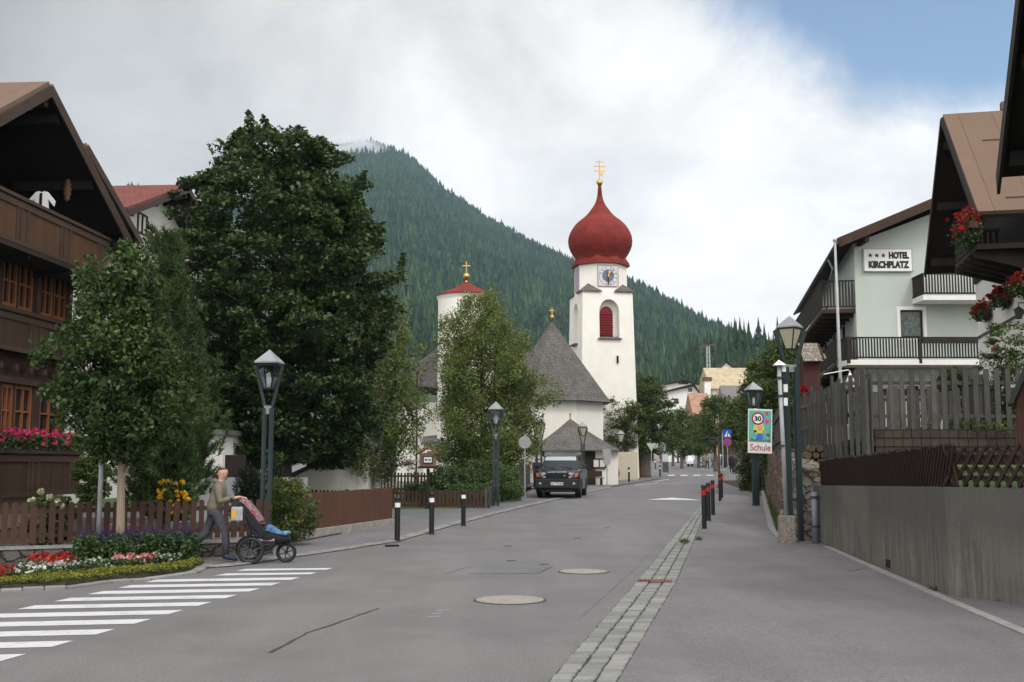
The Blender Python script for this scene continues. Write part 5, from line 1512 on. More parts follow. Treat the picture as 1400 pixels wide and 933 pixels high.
# left side wall, skewed along the road
sv = sd_ * LEN
m.add([(0, .3, -2), (.3, .3, -2), (sv.x + .3, sv.y, -2), (sv.x, sv.y, -2), (0, .3, zE + .28), (.3, .3, zE + .28), (sv.x + .3, sv.y, zE + .28), (sv.x, sv.y, zE + .28)],
      [(0, 3, 2, 1), (4, 5, 6, 7), (0, 1, 5, 4), (1, 2, 6, 5), (2, 3, 7, 6), (3, 0, 4, 7)])
m.add([(.3, .3, zE), (wdt, .3, zE), (wdt + sv.x, sv.y, zE), (sv.x + .3, sv.y, zE)], [(0, 1, 2, 3)])
m.build('wall', MT['mint'], t)
w = window(t, *win, 1, MT['wood_black'], MT['curtain'], 1, 1, .06, .12, .05, MT['white'], .15)
window(t, Xh(1240), Xh(1252), Zh(560), Zh(528), 1, MT['wood_dark'], MT['glass'], 1, 1, .06)
# windows of the long side facade
for k, (sy, za, zb_) in enumerate(((4, 1.5, 3.4), (8, 1.5, 3.4), (12, 1.5, 3.4), (4, 4.5, 6.4), (8, 4.5, 6.4), (12, 4.5, 6.4), (16, 4.5, 6.4), (6, 7.2, 8.4), (11, 7.2, 8.4))):
    c = sd_ * sy; o = MB().b2(-.05, .03, -.55, .55, za, zb_).build('window', MT['white'], t); o.location = (c.x, c.y, 0); o.rotation_euler = (0, 0, -angH)
    q = MB().b2(-.07, -.05, -.42, .42, za + .12, zb_ - .12).build('pane', MT['glass'], o)
# roof: eave overhangs to the left and front
ovs, ovf = .95, 1.2
zl = Zh(333, Yh - ovf) 
def rp(x, y, z): return (x, y, z)
e0 = Vector((Xh(1146, Yh - ovf, 11), -ovf, 0)); e1 = e0 + sd_ * (LEN + 2)
r0 = Vector((8.2, -ovf, zl + slope * (8.2 - e0.x))); r1 = Vector((8.2 + sd_.x * LEN, LEN, r0.z)); r2 = Vector((17.5, -ovf, zl)); r3 = Vector((17.5 + sd_.x * LEN, LEN, zl))
e0.z = zl; e1.z = zl
th_ = Vector((0, 0, .2))
m = MB(); m.add([e0, r0, r1, e1, e0 + th_, r0 + th_, r1 + th_, e1 + th_], [(0, 1, 2, 3), (4, 7, 6, 5), (0, 4, 5, 1), (1, 5, 6, 2), (2, 6, 7, 3), (3, 7, 4, 0)])
m.add([r0, r2, r3, r1, r0 + th_, r2 + th_, r3 + th_, r1 + th_], [(0, 1, 2, 3), (4, 7, 6, 5), (0, 4, 5, 1), (1, 5, 6, 2), (2, 6, 7, 3), (3, 7, 4, 0)])
ro_ = m.build('roof', MT['wood_black'], t)
m = MB(); up = Vector((0, 0, .205)); u2 = Vector((0, 0, .25))
m.add([e0 + up, r0 + up, r1 + up, e1 + up, e0 + u2, r0 + u2, r1 + u2, e1 + u2], [(0, 1, 2, 3), (4, 7, 6, 5), (0, 4, 5, 1), (1, 5, 6, 2), (2, 6, 7, 3), (3, 7, 4, 0)])
m.add([r0 + up, r2 + up, r3 + up, r1 + up, r0 + u2, r2 + u2, r3 + u2, r1 + u2], [(0, 1, 2, 3), (4, 7, 6, 5), (0, 4, 5, 1), (1, 5, 6, 2), (2, 6, 7, 3), (3, 7, 4, 0)])
m.build('roof_tiles', MT['roof_red'], ro_)
m = MB(); m.bar(e0 + Vector((0, -.04, .02)), r0 + Vector((0, -.04, .02)), .05, .38); m.bar(r0 + Vector((0, -.04, .02)), r2 + Vector((0, -.04, .02)), .05, .38)
m.build('verge_board', MT['wood_dark'], ro_)
m = MB(); m.tube([e0 + Vector((-.07, -.1, .02)), e1 + Vector((-.07, 0, .02))], .07, 8); m.build('gutter', MT['dark_metal'], ro_)
m = MB(); m.tube([e0 + sd_ * 3.5 + Vector((-.05, 0, -.05)), e0 + sd_ * 3.5 + Vector((.15, 0, -.5)), Vector((-.05, 3.6, zl - .75))], .05, 6); m.build('downpipe', MT['galv'], t)
MB().b2(Xh(1175), Xh(1175) + .2, -ovf + .1, .05, Zh(337), Zh(326)).build('purlin', MT['wood_black'], t)
# side balconies (dark, seen from below)
def side_balcony(zb, dep, y0, y1, h, wrap):
    a = sd_ * y0; b = sd_ * y1; n = Vector((-sd_.y, sd_.x, 0)) * dep
    f = MB(); f.add([a, b, b + n, a + n] + [p + Vector((0, 0, .18)) for p in (a, b, b + n, a + n)], [(0, 3, 2, 1), (4, 5, 6, 7), (0, 1, 5, 4), (1, 2, 6, 5), (2, 3, 7, 6), (3, 0, 4, 7)])
    fo = f.build('balcony', MT['wood_dark'], t); fo.location = (0, 0, zb)
    r = MB(); railing(r, (a.x + n.x, a.y + n.y), (b.x + n.x, b.y + n.y), .18, h, .16, .11, .03); railing(r, (a.x + n.x, a.y + n.y), (a.x, a.y), .18, h, .13, .07, .03)
    r.build('balcony_railing', MT['wood_black'], fo)
    k = y0 + .6
    while k < y1: c = sd_ * k; j = MB(); j.bar((c.x, c.y, -.07), (c.x + n.x, c.y + n.y, -.07), .12, .14); j.build('joist', MT['wood_dark'], fo); k += 1.4
zb1 = Zh(424, Yh); side_balcony(zb1 - .1, XatY(1171, Yh, 8) - XatY(1118, Yh, 8) if False else 1.45, .1, 15, 1.25, True)
zb0 = Zh(497, Yh); side_balcony(zb0 - .1, .9, .1, 15, 1.0, True)
# front balconies
bz = Zh(492, Yh - 1.5)
m = MB(); m.b2(-.9, 13, -1.5, -.005, bz - .22, bz); fo = m.build('balcony', MT['plaster'], t)
r = MB(); railing(r, (-.85, -1.45), (12.9, -1.45), bz, .95, .125, .062, .03, .08); railing(r, (-.85, -1.45), (-.85, 0), bz, .95, .125, .062, .03, .08)
for x in (-.85, 2.2, 5.3, 8.4): r.b2(x - .06, x + .06, -1.52, -1.38, bz - .15, bz + 1.0)
r.b2(2.3, 5.2, -1.56, -1.47, bz + .7, bz + .92)
r.build('balcony_railing', MT['wood_black'], fo)
bz2 = Zh(404, Yh - 1.3); xs0 = Xh(1262, Yh - 1.3, 9)
m = MB(); m.b2(xs0, 12, -1.3, -.005, bz2 - .2, bz2); fo = m.build('balcony', MT['plaster'], t)
r = MB(); railing(r, (xs0 + .05, -1.25), (11.9, -1.25), bz2, .95, .125, .062, .03, .08); railing(r, (xs0 + .05, -1.25), (xs0 + .05, 0), bz2, .95, .125, .062, .03, .08)
r.build('balcony_railing', MT['wood_black'], fo)
MB().b2(Xh(1200), Xh(1204) + 8, -.06, -.005, Zh(541), Zh(532)).build('lower_band', MT['wood_black'], t)
# sign board
p0 = at(1180, 342, Yh - .12); p1 = at(1248, 372, Yh - .12); cxs = (p0.x + p1.x) / 2; czs = (Zat(341, Yh) + Zat(372, Yh)) / 2
wS = (p1.x - p0.x); hS = Zat(341, Yh) - Zat(372, Yh)
q = thing('hotel_sign', 'white sign with black letters HOTEL KIRCHPLATZ and three stars on the mint wall', 'sign', (cxs, Yh - .03, czs))
MB().b2(-wS / 2, wS / 2, -.1, .0, -hS / 2, hS / 2).build('sign_board', MT['white'], q, bevel=.01)
m = MB()
for a in ((-wS / 2, wS / 2, -hS / 2, -hS / 2 + .03), (-wS / 2, wS / 2, hS / 2 - .03, hS / 2), (-wS / 2, -wS / 2 + .03, -hS / 2, hS / 2), (wS / 2 - .03, wS / 2, -hS / 2, hS / 2)): m.b2(a[0], a[1], -.115, -.1, a[2], a[3])
m.build('sign_edge', MT['galv'], q)
def fit_text(o, x0, x1, z0, z1):
    vs = [v.co for v in o.data.vertices]; ax, bx_ = min(v.x for v in vs), max(v.x for v in vs); ay, by = min(v.y for v in vs), max(v.y for v in vs)
    for v in o.data.vertices:
        v.co.x = (v.co.x - ax) / (bx_ - ax) * (x1 - x0) - (x1 - x0) / 2; v.co.y = (v.co.y - ay) / (by - ay) * (z1 - z0) - (z1 - z0) / 2
    o.scale = (1, 1, 1); o.location.x = (x0 + x1) / 2; o.location.z = (z0 + z1) / 2
ht = MT['black']
a = text_obj('lettering', 'HOTEL', .5, ht, q, (0, -.112, 0), (PI / 2, 0, 0), .01, .032); fit_text(a, .02 * wS, .43 * wS, .055 * hS, .36 * hS)
a = text_obj('lettering', 'KIRCHPLATZ', .5, ht, q, (0, -.112, 0), (PI / 2, 0, 0), .01, .032); fit_text(a, -.40 * wS, .43 * wS, -.36 * hS, -.04 * hS)
for k in range(3):
    c = (-.36 + .135 * k) * wS; rS = .052 * wS; pts = [(c + rS * (1 if i % 2 == 0 else .42) * math.sin(i * PI / 5), -.1, .2 * hS + rS * (1 if i % 2 == 0 else .42) * math.cos(i * PI / 5)) for i in range(10)]
    MB().prism(pts, (0, -.02, 0)).build('star', ht, q)
# flag pole, bell lamp, shingled hut, red rose
Yp = 40.0
p = at(1151, 560, Yp)
t = thing('flagpole', 'bare silver flagpole in front of the hotel corner', 'flagpole', (p.x, Yp, 2.1))
MB().tube([(0, 0, 0), (-.02, 0, 3), (-.05, 0, Zat(331, Yp) - 2.1)], [.075, .065, .045], 12).build('pole', MT['galv'], t, smooth=True)
MB().lathe([(.01, -.03), (.07, .02), (.08, .08), (.01, .14)], (-.05, 0, Zat(331, Yp) - 2.1), 12).build('finial', MT['galv'], t, smooth=True)
Yq = 31.0; p = at(1158, 560, Yq)
t = thing('bell_lamp', 'small white bell shaped garden lamp on a curved bracket post', 'lamp', (p.x + .07, Yq, 2.1))
zz = lambda py: Zat(py, Yq) - 2.1
MB().tube([(.1, 0, 0), (.1, 0, zz(528))], .03, 8).build('post', MT['white'], t)
xl_ = XatY(1128, Yq, 3) - p.x - .07
MB().tube([(xl_, 0, zz(512)), (xl_ * .5, 0, zz(509)), (0, 0, zz(506)), (.05, 0, zz(508)), (.05, 0, zz(512))], .018, 6).build('bracket', MT['white'], t)
MB().lathe([(.03, zz(510)), (.05, zz(513)), (.08, zz(517)), (.14, zz(522)), (.12, zz(523))], (.05, 0, 0), 14).build('shade', MT['white'], t, smooth=True)
MB().b2(.02, .16, -.04, .04, zz(545), zz(527)).build('box', MT['white'], t)
Yk = 29.0; p = at(1112, 560, Yk); zz = lambda py: Zat(py, Yk) - 2.1
t = thing('shingled_hut', 'narrow dark red hut with white weathered shingle roof behind the lamp post', 'hut', (p.x, Yk, 2.1))
xw = (1125 - 1098) / F * Yk / 2
MB().b2(-xw * .92, xw * .80, 0, .7, 0, zz(495)).build('wall', planks('oxblood_boards', (.055, .02, .016), .12), t)
m = MB()
for k in range(7):
    f0 = k / 7; z0 = zz(493) + (zz(469) - zz(493)) * f0; y0 = -.22 + .5 * f0
    x = -xw * 1.05
    while x < xw * .95:
        l = random.uniform(.07, .13); m.box((x + l / 2, y0 + .09, z0 + .03 + random.uniform(-.006, .006)), (l - .008, .2, .022), rx=.75); x += l
m.build('roof', MT['shingle_old'], t)
MB().prism([(xw * .80, 0, zz(496)), (xw * .98, -.25, zz(493)), (xw * .98, .3, zz(468)), (xw * .98, .8, zz(496)), (xw * .80, .7, zz(496))], (.03, 0, 0)).build('gable_board', MT['wood_dark'], t)

# ================================================================ white house with geraniums
AR = at(1288, 156, 31.05); dR = .216; angR = math.atan2(1, dR)
sR = -1
UR = Vector((math.cos(angR), math.sin(angR), 0)); WR = Vector((-UR.y, UR.x, 0)) * sR
ovR = 1.3; ln = math.hypot(1, dR)
oR = Vector((AR.x, AR.y, 0)) + WR * ovR
t = thing('white_chalet', 'white house with brown metal roof and red geranium window boxes', 'house', (oR.x, oR.y, 0), angR)
zR_ = AR.z - .2
hR = 4.05 * ln; dr_ = Zat(156, 31.05) - Zat(288, 27.0)
gable_roof(t, [(-hR, zR_ - dr_), (0, zR_), (hR, zR_ - dr_)], -ovR, 9, sR, MT['roof_brown'], MT['wood_black'], .2, verge_h=.14)
# ridge cap, snow guards
m = MB(); m.b2(-.12, .12, sR * (-ovR + 1.6), sR * 9, zR_ + .18, zR_ + .42); m.build('ridge_cap', MT['roof_brown'], t)
sl_ = dr_ / hR
g_ = MB()
for f, off in ((.36, .75), (.60, .9), (.93, .75)):
    u = -hR * f; z = zR_ - dr_ * f + .30
    g_.bar((u, sR * (-ovR + off), z), (u, sR * 7, z), .022, .022)
    for w_ in (1.9, 3.4, 4.9): g_.box((u, sR * (-ovR + w_), z - .05), (.1, .05, .16))
g_.build('snow_guards', MT['dark_metal'], t)
def LR(px, py, over=0.0):
    d = ray(px, py); o = Vector((t.location.x, t.location.y, 0)) + WR * over
    tt = (o - Vector((0, 0, 1.7))).dot(WR) / d.dot(WR); p = Vector((0, 0, 1.7)) + d * tt
    return (p - o).dot(UR), p.z
uFar = LR(1336, 440)[0]
# openings of the facade
ops = [(1342, 380, 1352, 442), (1367, 355, 1378, 424), (1393, 330, 1410, 408)]
H_ = []
for (x0, y0, x1, y1) in ops:
    ub = LR(x0, (y0 + y1) / 2)[0]; ua = LR(x1, (y0 + y1) / 2)[0]; zc_ = LR((x0 + x1) / 2, y1)[1]; zt_ = zc_ + 1.6
    H_.append((ua, ub, zc_, zt_))
gy = LR(1361, 520); gu0, gu1 = LR(1366, 500)[0], LR(1358, 500)[0]; gz1_ = LR(1362, 482)[1]
H_.append((gu0, gu1, gz1_ - 1.6, gz1_))
m = MB(); uN = -hR + .35
holed_wall(m, uN, uFar, .5, 6.2, H_, sR, y=0)
m.b2(uN, uFar, sR * .31, sR * 8.5, .5, 6.1)
zf_ = lambda u: zR_ - abs(u) * sl_ - .05
m.prism([(uN, 0, 6.2), (uFar, 0, 6.2), (uFar, 0, max(6.3, zf_(uFar))), (0, 0, zf_(0)), (uN, 0, max(6.3, zf_(uN)))], (0, sR * 8.5, 0))
m.build('wall', MT['plaster'], t)
for i, h in enumerate(H_):
    window(t, *h, sR, MT['wood_dark'] if i < 3 else MT['white'], MT['glass'], 2 if i < 3 else 1, 2 if i < 3 else 1, .08, .1, .06)
# red painted lintel
MB().b2(gu0 - .1, gu1 + .1, sR * -.02, 0, gz1_ + .06, gz1_ + .2).build('painted_lintel', plain('red_ornament', (.3, .05, .04), .8), t)
MB().b2(uN, uFar + .02, sR * -.05, 0, LR(1336, 463)[1] - .025, LR(1336, 463)[1] + .025).build('cable_line', MT['dark_metal'], t)
# timber gable balcony
bu1, bz1 = LR(1308, 345, -1.2); bz0 = LR(1338, 412, 0)[1]
zbal = LR(1310, 368, -1.2)[1]
uB = uN + .1
m = MB(); m.b2(uB, bu1, sR * -1.25, sR * .0, zbal, zbal + .14); fo = m.build('balcony', MT['wood_black'], t)
k = bu1 - .15
while k > uB:
    m = MB(); m.prism([(k - .07, 0, zbal), (k - .07, sR * -1.3, zbal), (k - .07, sR * -1.25, zbal - .14), (k - .07, sR * -.55, zbal - .34), (k - .07, 0, zbal - .5)], (.14, 0, 0)); m.build('joist', MT['wood_black'], fo); k -= .62
m = MB(); railing(m, (uB, sR * -1.2), (bu1 - .05, sR * -1.2), zbal + .12, .95, .15, .1, .03, .09); railing(m, (bu1 - .05, sR * -1.2), (bu1 - .05, 0), zbal + .12, .95, .15, .1, .03, .09)
m.build('balcony_railing', MT['wood_black'], fo)
MB().prism([(uN + .05, sR * -.05, zbal + .15), (uFar - .05, sR * -.05, zbal + .15), (uFar - .05, sR * -.05, zf_(uFar) - .05), (0, sR * -.05, zf_(0) - .1), (uN + .05, sR * -.05, zf_(uN) - .05)], (0, sR * .045, 0)).build('timber_cladding', MT['wood_black'], t)
def onR(px, py, over): 
    u, z = LR(px, py, over); rz = angR; w = over
    return Vector((t.location.x + math.cos(rz) * u - math.sin(rz) * (sR * w), t.location.y + math.sin(rz) * u + math.cos(rz) * (sR * w), z))
wh = t
for (px, py, L, n, lab) in ((1343, 433, 1.0, 1000, 'hanging red geraniums on the farthest window box of the white house'), (1369, 414, 1.15, 1500, 'red geraniums in the middle window box of the white house'), (1396, 397, 1.3, 1500, 'red geraniums in the nearest window box at the picture edge')):
    p = onR(px, py, -.22); flower_box('flower_box', lab, p, angR, L * .8, 'red', n=int(n * .8), h=.30, wdt=.26, psize=.065, pf=1.4, trail=.24, group='red geranium boxes on the white house')
p = onR(1322, 322, -1.42); flower_box('flower_box', 'large cascade of red geraniums on the dark gable balcony', p, angR, 1.9, 'red', n=1300, h=.5, wdt=.3, psize=.065, pf=1.2, trail=.4, group='red geranium boxes on the white house')
# rose bush next to the house, red shed edge, nearest eave
p = at(1393, 472, 24.5)
t = thing('wall_lamp', 'small antique lantern on the white house wall', 'lamp', onR(1393, 430, -.25))
MB().lathe([(.07, -.12), (.1, .0), (.13, .12), (.02, .2)], n=6).build('lantern', MT['dark_metal'], t)
MB().tube([(0, 0, .2), (0.02, .02, .3), (.22, .05, .3)], .015, 6).build('bracket', MT['dark_metal'], t)
AN = at(1392.5, 3, 16.9)
dirN = .308; angN = math.atan2(1, .308)
oN = Vector((AN.x, AN.y, 0)); tN_ = 3.1
apN = Vector((AN.x - dirN * 1.6, AN.y - 1.6, AN.z + 1.6 * .64))
WR2 = Vector((math.sin(angN), -math.cos(angN), 0)); oo = apN + WR2 * 1.2; ln = math.hypot(1, .308)
t = thing('dark_chalet', 'dark brown eave of the nearest chalet at the right edge', 'house', (oo.x, oo.y, 0), angN)
zN = apN.z - .05
gable_roof(t, [(-6, zN - 3.8), (0, zN), (4.72 * ln, zN - 3.03)], -1.2, 7, sR, MT['roof_brown'], MT['wood_black'], .14, rafters=True, verge_h=.45)
MB().prism([(-5, 0, 1), (3.4, 0, 1), (3.4, 0, zN - 2.4), (0, 0, zN - .1), (-5, 0, zN - 3)], (0, sR * 6, 0)).build('wall', MT['wood_black'], t)
p = at(1391, 590, 21.0); zz = lambda py: Zat(py, 21.0)
t = thing('garden_shed', 'red brown timber shed with sloping edge at the right frame', 'shed', (p.x, 21, 1.7), R(-24))
MB().prism([(0, 0, 0), (2.2, 0, 0), (2.2, 0, 3.2), (.5, 0, zz(462) - 1.7), (0, 0, zz(532) - 1.7)], (0, 1.2, 0)).build('wall', planks('red_brown_boards', (.085, .035, .026), .14), t)
MB().prism([(-.14, -.08, zz(552) - 1.7), (-.05, -.08, zz(552) - 1.7), (.56, -.08, zz(458) - 1.7), (.45, -.08, zz(455) - 1.7)], (0, 1.3, 0)).build('roof', MT['dark_metal'], t)

# ================================================================ distant houses
def far_house(name, label, px0, px1, y_eave, y_ridge, y_base, Y, wallm, roofm, depth=10, wins=(), ridge_px=None, gable=True, ov=.8):
    x0, x1 = XatY(px0, Y, 3), XatY(px1, Y, 3); c = (x0 + x1) / 2; zb = Zat(y_base, Y); ze = Zat(y_eave, Y); zr2 = Zat(y_ridge, Y)
    t = thing(name, label, 'house', (c, Y, zb)); a = x0 - c; b = x1 - c; r = (XatY(ridge_px, Y, 3) - c) if ridge_px else 0
    ze -= zb; zr2 -= zb
    m = MB()
    if gable:
        m.prism([(a, 0, -3), (b, 0, -3), (b, 0, ze), (r, 0, zr2 - .2), (a, 0, ze)], (0, depth, 0)); m.build('wall', MT[wallm], t)
        m = MB(); k1 = (zr2 - ze) / (r - a); k2 = (zr2 - ze) / (b - r)
        m.prism([(a - ov, -ov, ze - k1 * ov), (r, -ov, zr2), (r, -ov, zr2 + .3), (a - ov, -ov, ze - k1 * ov + .3)], (0, depth + 2 * ov, 0))
        m.prism([(b + ov, -ov, ze - k2 * ov), (r, -ov, zr2), (r, -ov, zr2 + .3), (b + ov, -ov, ze - k2 * ov + .3)], (0, depth + 2 * ov, 0)); m.build('roof', MT[roofm], t)
    else:
        m.b2(a, b, 0, depth, -3, ze); m.build('wall', MT[wallm], t)
        m = MB(); m.prism([(a - ov, -ov, ze), (a - ov, depth / 2, zr2), (a - ov, depth + ov, ze), (a - ov, depth + ov, ze - .2), (a - ov, -ov, ze - .2)], (b - a + 2 * ov, 0, 0)); m.build('roof', MT[roofm], t)
    for (wx0, wy0, wx1, wy1) in wins:
        u0, u1 = XatY(wx0, Y, 3) - c, XatY(wx1, Y, 3) - c; z0, z1 = Zat(wy1, Y) - zb, Zat(wy0, Y) - zb
        f = MB(); f.b2(u0 - .12, u1 + .12, -.05, .0, z0 - .12, z1 + .12); fo = f.build('window', MT['wood_dark'], t); MB().b2(u0, u1, -.08, -.05, z0, z1).build('pane', MT['glass'], fo)
    return t
far_house('white_house', 'distant white house with small dark windows above the street trees', 914, 956, 536, 527, 640, 205, 'plaster', 'wood_black', 12, [(924, 546, 928, 551.5), (942.5, 545.5, 947, 551), (925, 562, 929, 566), (943.5, 531.5, 947, 535)], 950)
far_house('white_house', 'farther white house with flat dark roof partly hidden', 908, 958, 527, 521, 600, 235, 'plaster', 'wood_black', 10, [(930, 523, 942, 525)], 936, True, 1.0)
far_house('salmon_house', 'small house with salmon tiled roof between the street trees', 951, 972, 566, 535, 635, 186, 'wood_black', 'roof_salmon', 9, [], None, False, .4)
far_house('beige_house', 'house with pale beige tiled roof above the street', 976, 1032, 531, 499, 635, 215, 'plaster_cream', 'roof_beige', 14, [], None, False, .5)
far_house('grey_roof_house', 'house with dark grey sheet roof in front of the beige roof', 996, 1024, 560, 525, 635, 190, 'wood_dark', 'roof_grey', 8, [], None, False, .5)
far_house('dark_gable_house', 'dark gabled cottage behind the street trees', 988, 1004, 503, 495, 560, 235, 'plaster', 'wood_black', 10, [], 996, True, .6)
t = thing('white_chimney', 'white chimney block with red brown cap over the salmon roof', 'chimney', at(968, 545, 200))
MB().b2(-.55, .55, 0, 1, -1, Zat(521, 200) - Zat(545, 200)).build('chimney_shaft', MT['plaster'], t)
MB().b2(-.75, .75, -.2, 1.2, Zat(521, 200) - Zat(545, 200), Zat(516, 200) - Zat(545, 200)).build('cap', MT['rust'], t)
# shop front at the end of the street
t = thing('shop_building', 'low shop building with beige pillars and awnings at the street end', 'shop', (XatY(960, 226, 1), 226, zr(226)))
a, b = XatY(880, 226, 1) - t.location.x, XatY(1060, 226, 1) - t.location.x
MB().b2(a, b, 0, 8, -.5, 5.5).build('wall', MT['plaster_cream'], t)
for k in range(9):
    x = a + .8 + k * (b - a) / 9; f = MB().b2(x, x + 1.3, -.05, 0, .1, 2.6).build('window', MT['glass'], t)
MB().prism([(XatY(990, 226, 1) - t.location.x, -1.5, 2.6), (XatY(990, 226, 1) - t.location.x, 0, 3.3), (XatY(990, 226, 1) - t.location.x, -1.5, 2.9)], (5, 0, 0)).build('awning', plain('red_awning', (.4, .05, .04), .8), t)
MB().prism([(XatY(925, 226, 1) - t.location.x, -1.5, 2.7), (XatY(925, 226, 1) - t.location.x, 0, 3.3), (XatY(925, 226, 1) - t.location.x, -1.5, 3.0)], (4, 0, 0)).build('awning', MT['white'], t)
# cable pylon on the hill
t = thing('cable_pylon', 'tall grey lattice pylon standing before the wooded hill', 'pylon', at(969, 520, 230))
zz = lambda py: Zat(py, 230) - Zat(520, 230)
m = MB()
for x in (-.4, .4): m.tube([(x, 0, -4), (x * .6, 0, zz(472))], .16, 5)
for k in range(8): m.bar((-.4, 0, k * .9), (.4, 0, k * .9 + .9), .1, .1)
m.build('mast', MT['galv'], t)
MB().bar((-2.0, 0, zz(475)), (1.6, 0, zz(471)), .3, .3).build('cross_arm', MT['rust'], t)
# ================================================================ TREES AND PLANTS
def P3(rows, basepx, Y):
    out = []
    for py, l, r in rows:
        z = Zat(py, Y); X0 = XatY(basepx, Y, 1); out.append((z, X0 - XatY(l, Y, z), XatY(r, Y, z) - X0))
    return sorted(out)
# big maple
Ym = 37.0
broadleaf('maple_tree', 'huge dark green maple with ragged upright shoots left of the church', XatY(385, Ym, 1), Ym,
          P3([(636, 345, 470), (618, 306, 490), (600, 286, 502), (570, 272, 508), (520, 262, 516), (470, 254, 522), (410, 248, 532), (350, 248, 530), (300, 252, 514), (262, 262, 496), (230, 276, 480), (205, 298, 455), (192, 325, 438), (184, 350, 425)], 385, Ym),
          .34, LM['maple'], ncl=900, per=150, size=.15, clr=.46, flatn=.5, shoots=150, up=.8, nl=34, inner=.62, lump=.18, fill=15000)
# young linden in the flower bed
Yl = 18.9
broadleaf('linden_tree', 'young bright leaved linden with wrapped trunk in the flower bed', XatY(167, Yl, 1), Yl,
          P3([(628, 146, 196), (606, 116, 218), (575, 90, 234), (540, 74, 240), (500, 70, 240), (460, 80, 228), (420, 100, 208), (385, 112, 202), (352, 126, 186), (338, 138, 172)], 167, Yl),
          .075, LM['linden'], 'wrap', ncl=420, per=80, size=.08, clr=.24, flatn=.7, shoots=26, up=.35, nl=30, inner=.3, lump=.12, droop=.5, fill=5000)
# arolla pine behind it
Yp = 25.5; bx = XatY(232, Yp, 1)
def pine(name, label, px, Y, rows, base, needle, nw=17, per=95, dens=1.0, trunkr=.16, group=None, size=.16, ntuft=9):
    X = XatY(px, Y, 1); zb = base
    t = thing(name, label, 'conifer', (X, Y, zb), 0, group); pr = [(z - zb, a, b) for z, a, b in P3(rows, px, Y)]
    H_ = pr[-1][0]; z0 = pr[0][0]; mb = MB()
    mb.tube([(0, 0, -.2), (0, 0, H_ * .5), (0, 0, H_ - .1)], [trunkr, trunkr * .6, .015], 8)
    S_, D_ = [], []
    for i in range(nw):
        f = i / (nw - 1); z = z0 + (H_ - z0) * (f ** .9); nb = int(9 - 4 * f)
        for k in range(nb):
            a = 2 * PI * (k + random.random() * .7) / nb + i; l, r = prof_r(pr, z); c = (math.cos(a) + 1) / 2; L = (l + (r - l) * c) * random.uniform(.8, 1.08) + .08
            rise = .32 + .25 * random.random()
            p0 = Vector((0, 0, z - L * .25)); p1 = Vector((math.cos(a) * L * .6, math.sin(a) * L * .6, z - L * .12)); p2 = Vector((math.cos(a) * L, math.sin(a) * L, z + L * rise * .5))
            mb.tube([p0, p1, p2], [.035 * (1 - f) + .012, .015, .006], 5, False)
            nt = max(3, int(ntuft * L + 2))
            for q in range(nt):
                g = (q + .5) / nt; pc = (p0.lerp(p1, g / .6) if g < .6 else p1.lerp(p2, (g - .6) / .4))
                pc = pc + Vector((random.gauss(0, .07 + .10 * L * g), random.gauss(0, .07 + .10 * L * g), random.gauss(.03, .05)))
                d = Vector((math.cos(a) * .5, math.sin(a) * .5, .75)).normalized(); S_.append(pc); D_.append(d)
    S_ = np.array(S_); D_ = np.array(D_); n = per // 4
    C = np.repeat(S_, n, 0); A = np.repeat(D_, n, 0); tt = rng.random((len(C), 1)) * .22
    C = C + A * tt; dv = unit(A * .9 + rng.normal(size=C.shape) * .65); sd2 = unit(np.cross(dv, rng.normal(size=C.shape))) * .010
    Ln = size * (.7 + .6 * rng.random((len(C), 1)))
    tri = np.stack([C - sd2, C + sd2, C + dv * Ln], 1).reshape(-1, 3)
    raw_mesh('crown', tri, 3, needle, t); mb.build('trunk', MT['bark'], t, smooth=True)
    return t
pine('stone_pine', 'slender green stone pine with upturned shoots behind the linden', 228, Yp,
     [(700, 190, 268), (660, 165, 284), (600, 160, 290), (550, 165, 282), (500, 180, 272), (450, 192, 258), (400, 200, 244), (360, 208, 230), (332, 215, 219)], 0, LM['needle'], nw=30, per=210, ntuft=16, size=.15)
# dwarf conifers in front of the grey wall
for px, py0, py1, w, lab in ((337, 692, 652, 9, 'small dark dwarf conifer left of the lamp, first of three'), (351, 692, 660, 7, 'smallest dwarf conifer between its two neighbours'), (371, 692, 648, 13, 'widest dwarf conifer partly behind the lamp')):
    Y = 28.5
    pine('dwarf_conifer', lab, px, Y, [(py0 + 20, px - w, px + w), ((py0 + py1) / 2 + 4, px - w * .8, px + w * .8), (py1 + 6, px - 2, px + 2), (py1, px - 1, px + 1)], 0, LM['needle_dark'], nw=12, per=110, trunkr=.04, size=.09, ntuft=12, group='dwarf conifers before the grey wall')
# birches
broadleaf('birch_tree', 'airy birch with white double trunk between the maple and the church', XatY(500, 42, 1), 42,
          P3([(655, 490, 560), (625, 462, 585), (590, 455, 592), (550, 470, 588), (510, 480, 580), (470, 495, 572), (440, 515, 568), (416, 538, 562)], 500, 42), .13, LM['birch'], 'birch',
          ncl=430, per=120, size=.08, clr=.36, flatn=1.1, up=.1, droop=.8, inner=.3, nl=40, lump=.22, fill=5000, trunks=[(-.33, 0, .14), (.38, .2, .15)], shoots=14)
broadleaf('birch_tree', 'large feathery birch in front of the round church tower', XatY(662, 50, 1), 50,
          P3([(655, 640, 690), (632, 606, 728), (600, 596, 742), (560, 600, 744), (520, 604, 738), (480, 604, 724), (450, 607, 706), (425, 615, 686), (405, 624, 668)], 662, 50), .17, LM['birch'], 'bark',
          ncl=620, per=150, size=.085, clr=.44, flatn=1.0, up=.1, droop=.7, inner=.3, nl=44, lump=.2, shoots=36, fill=14000)
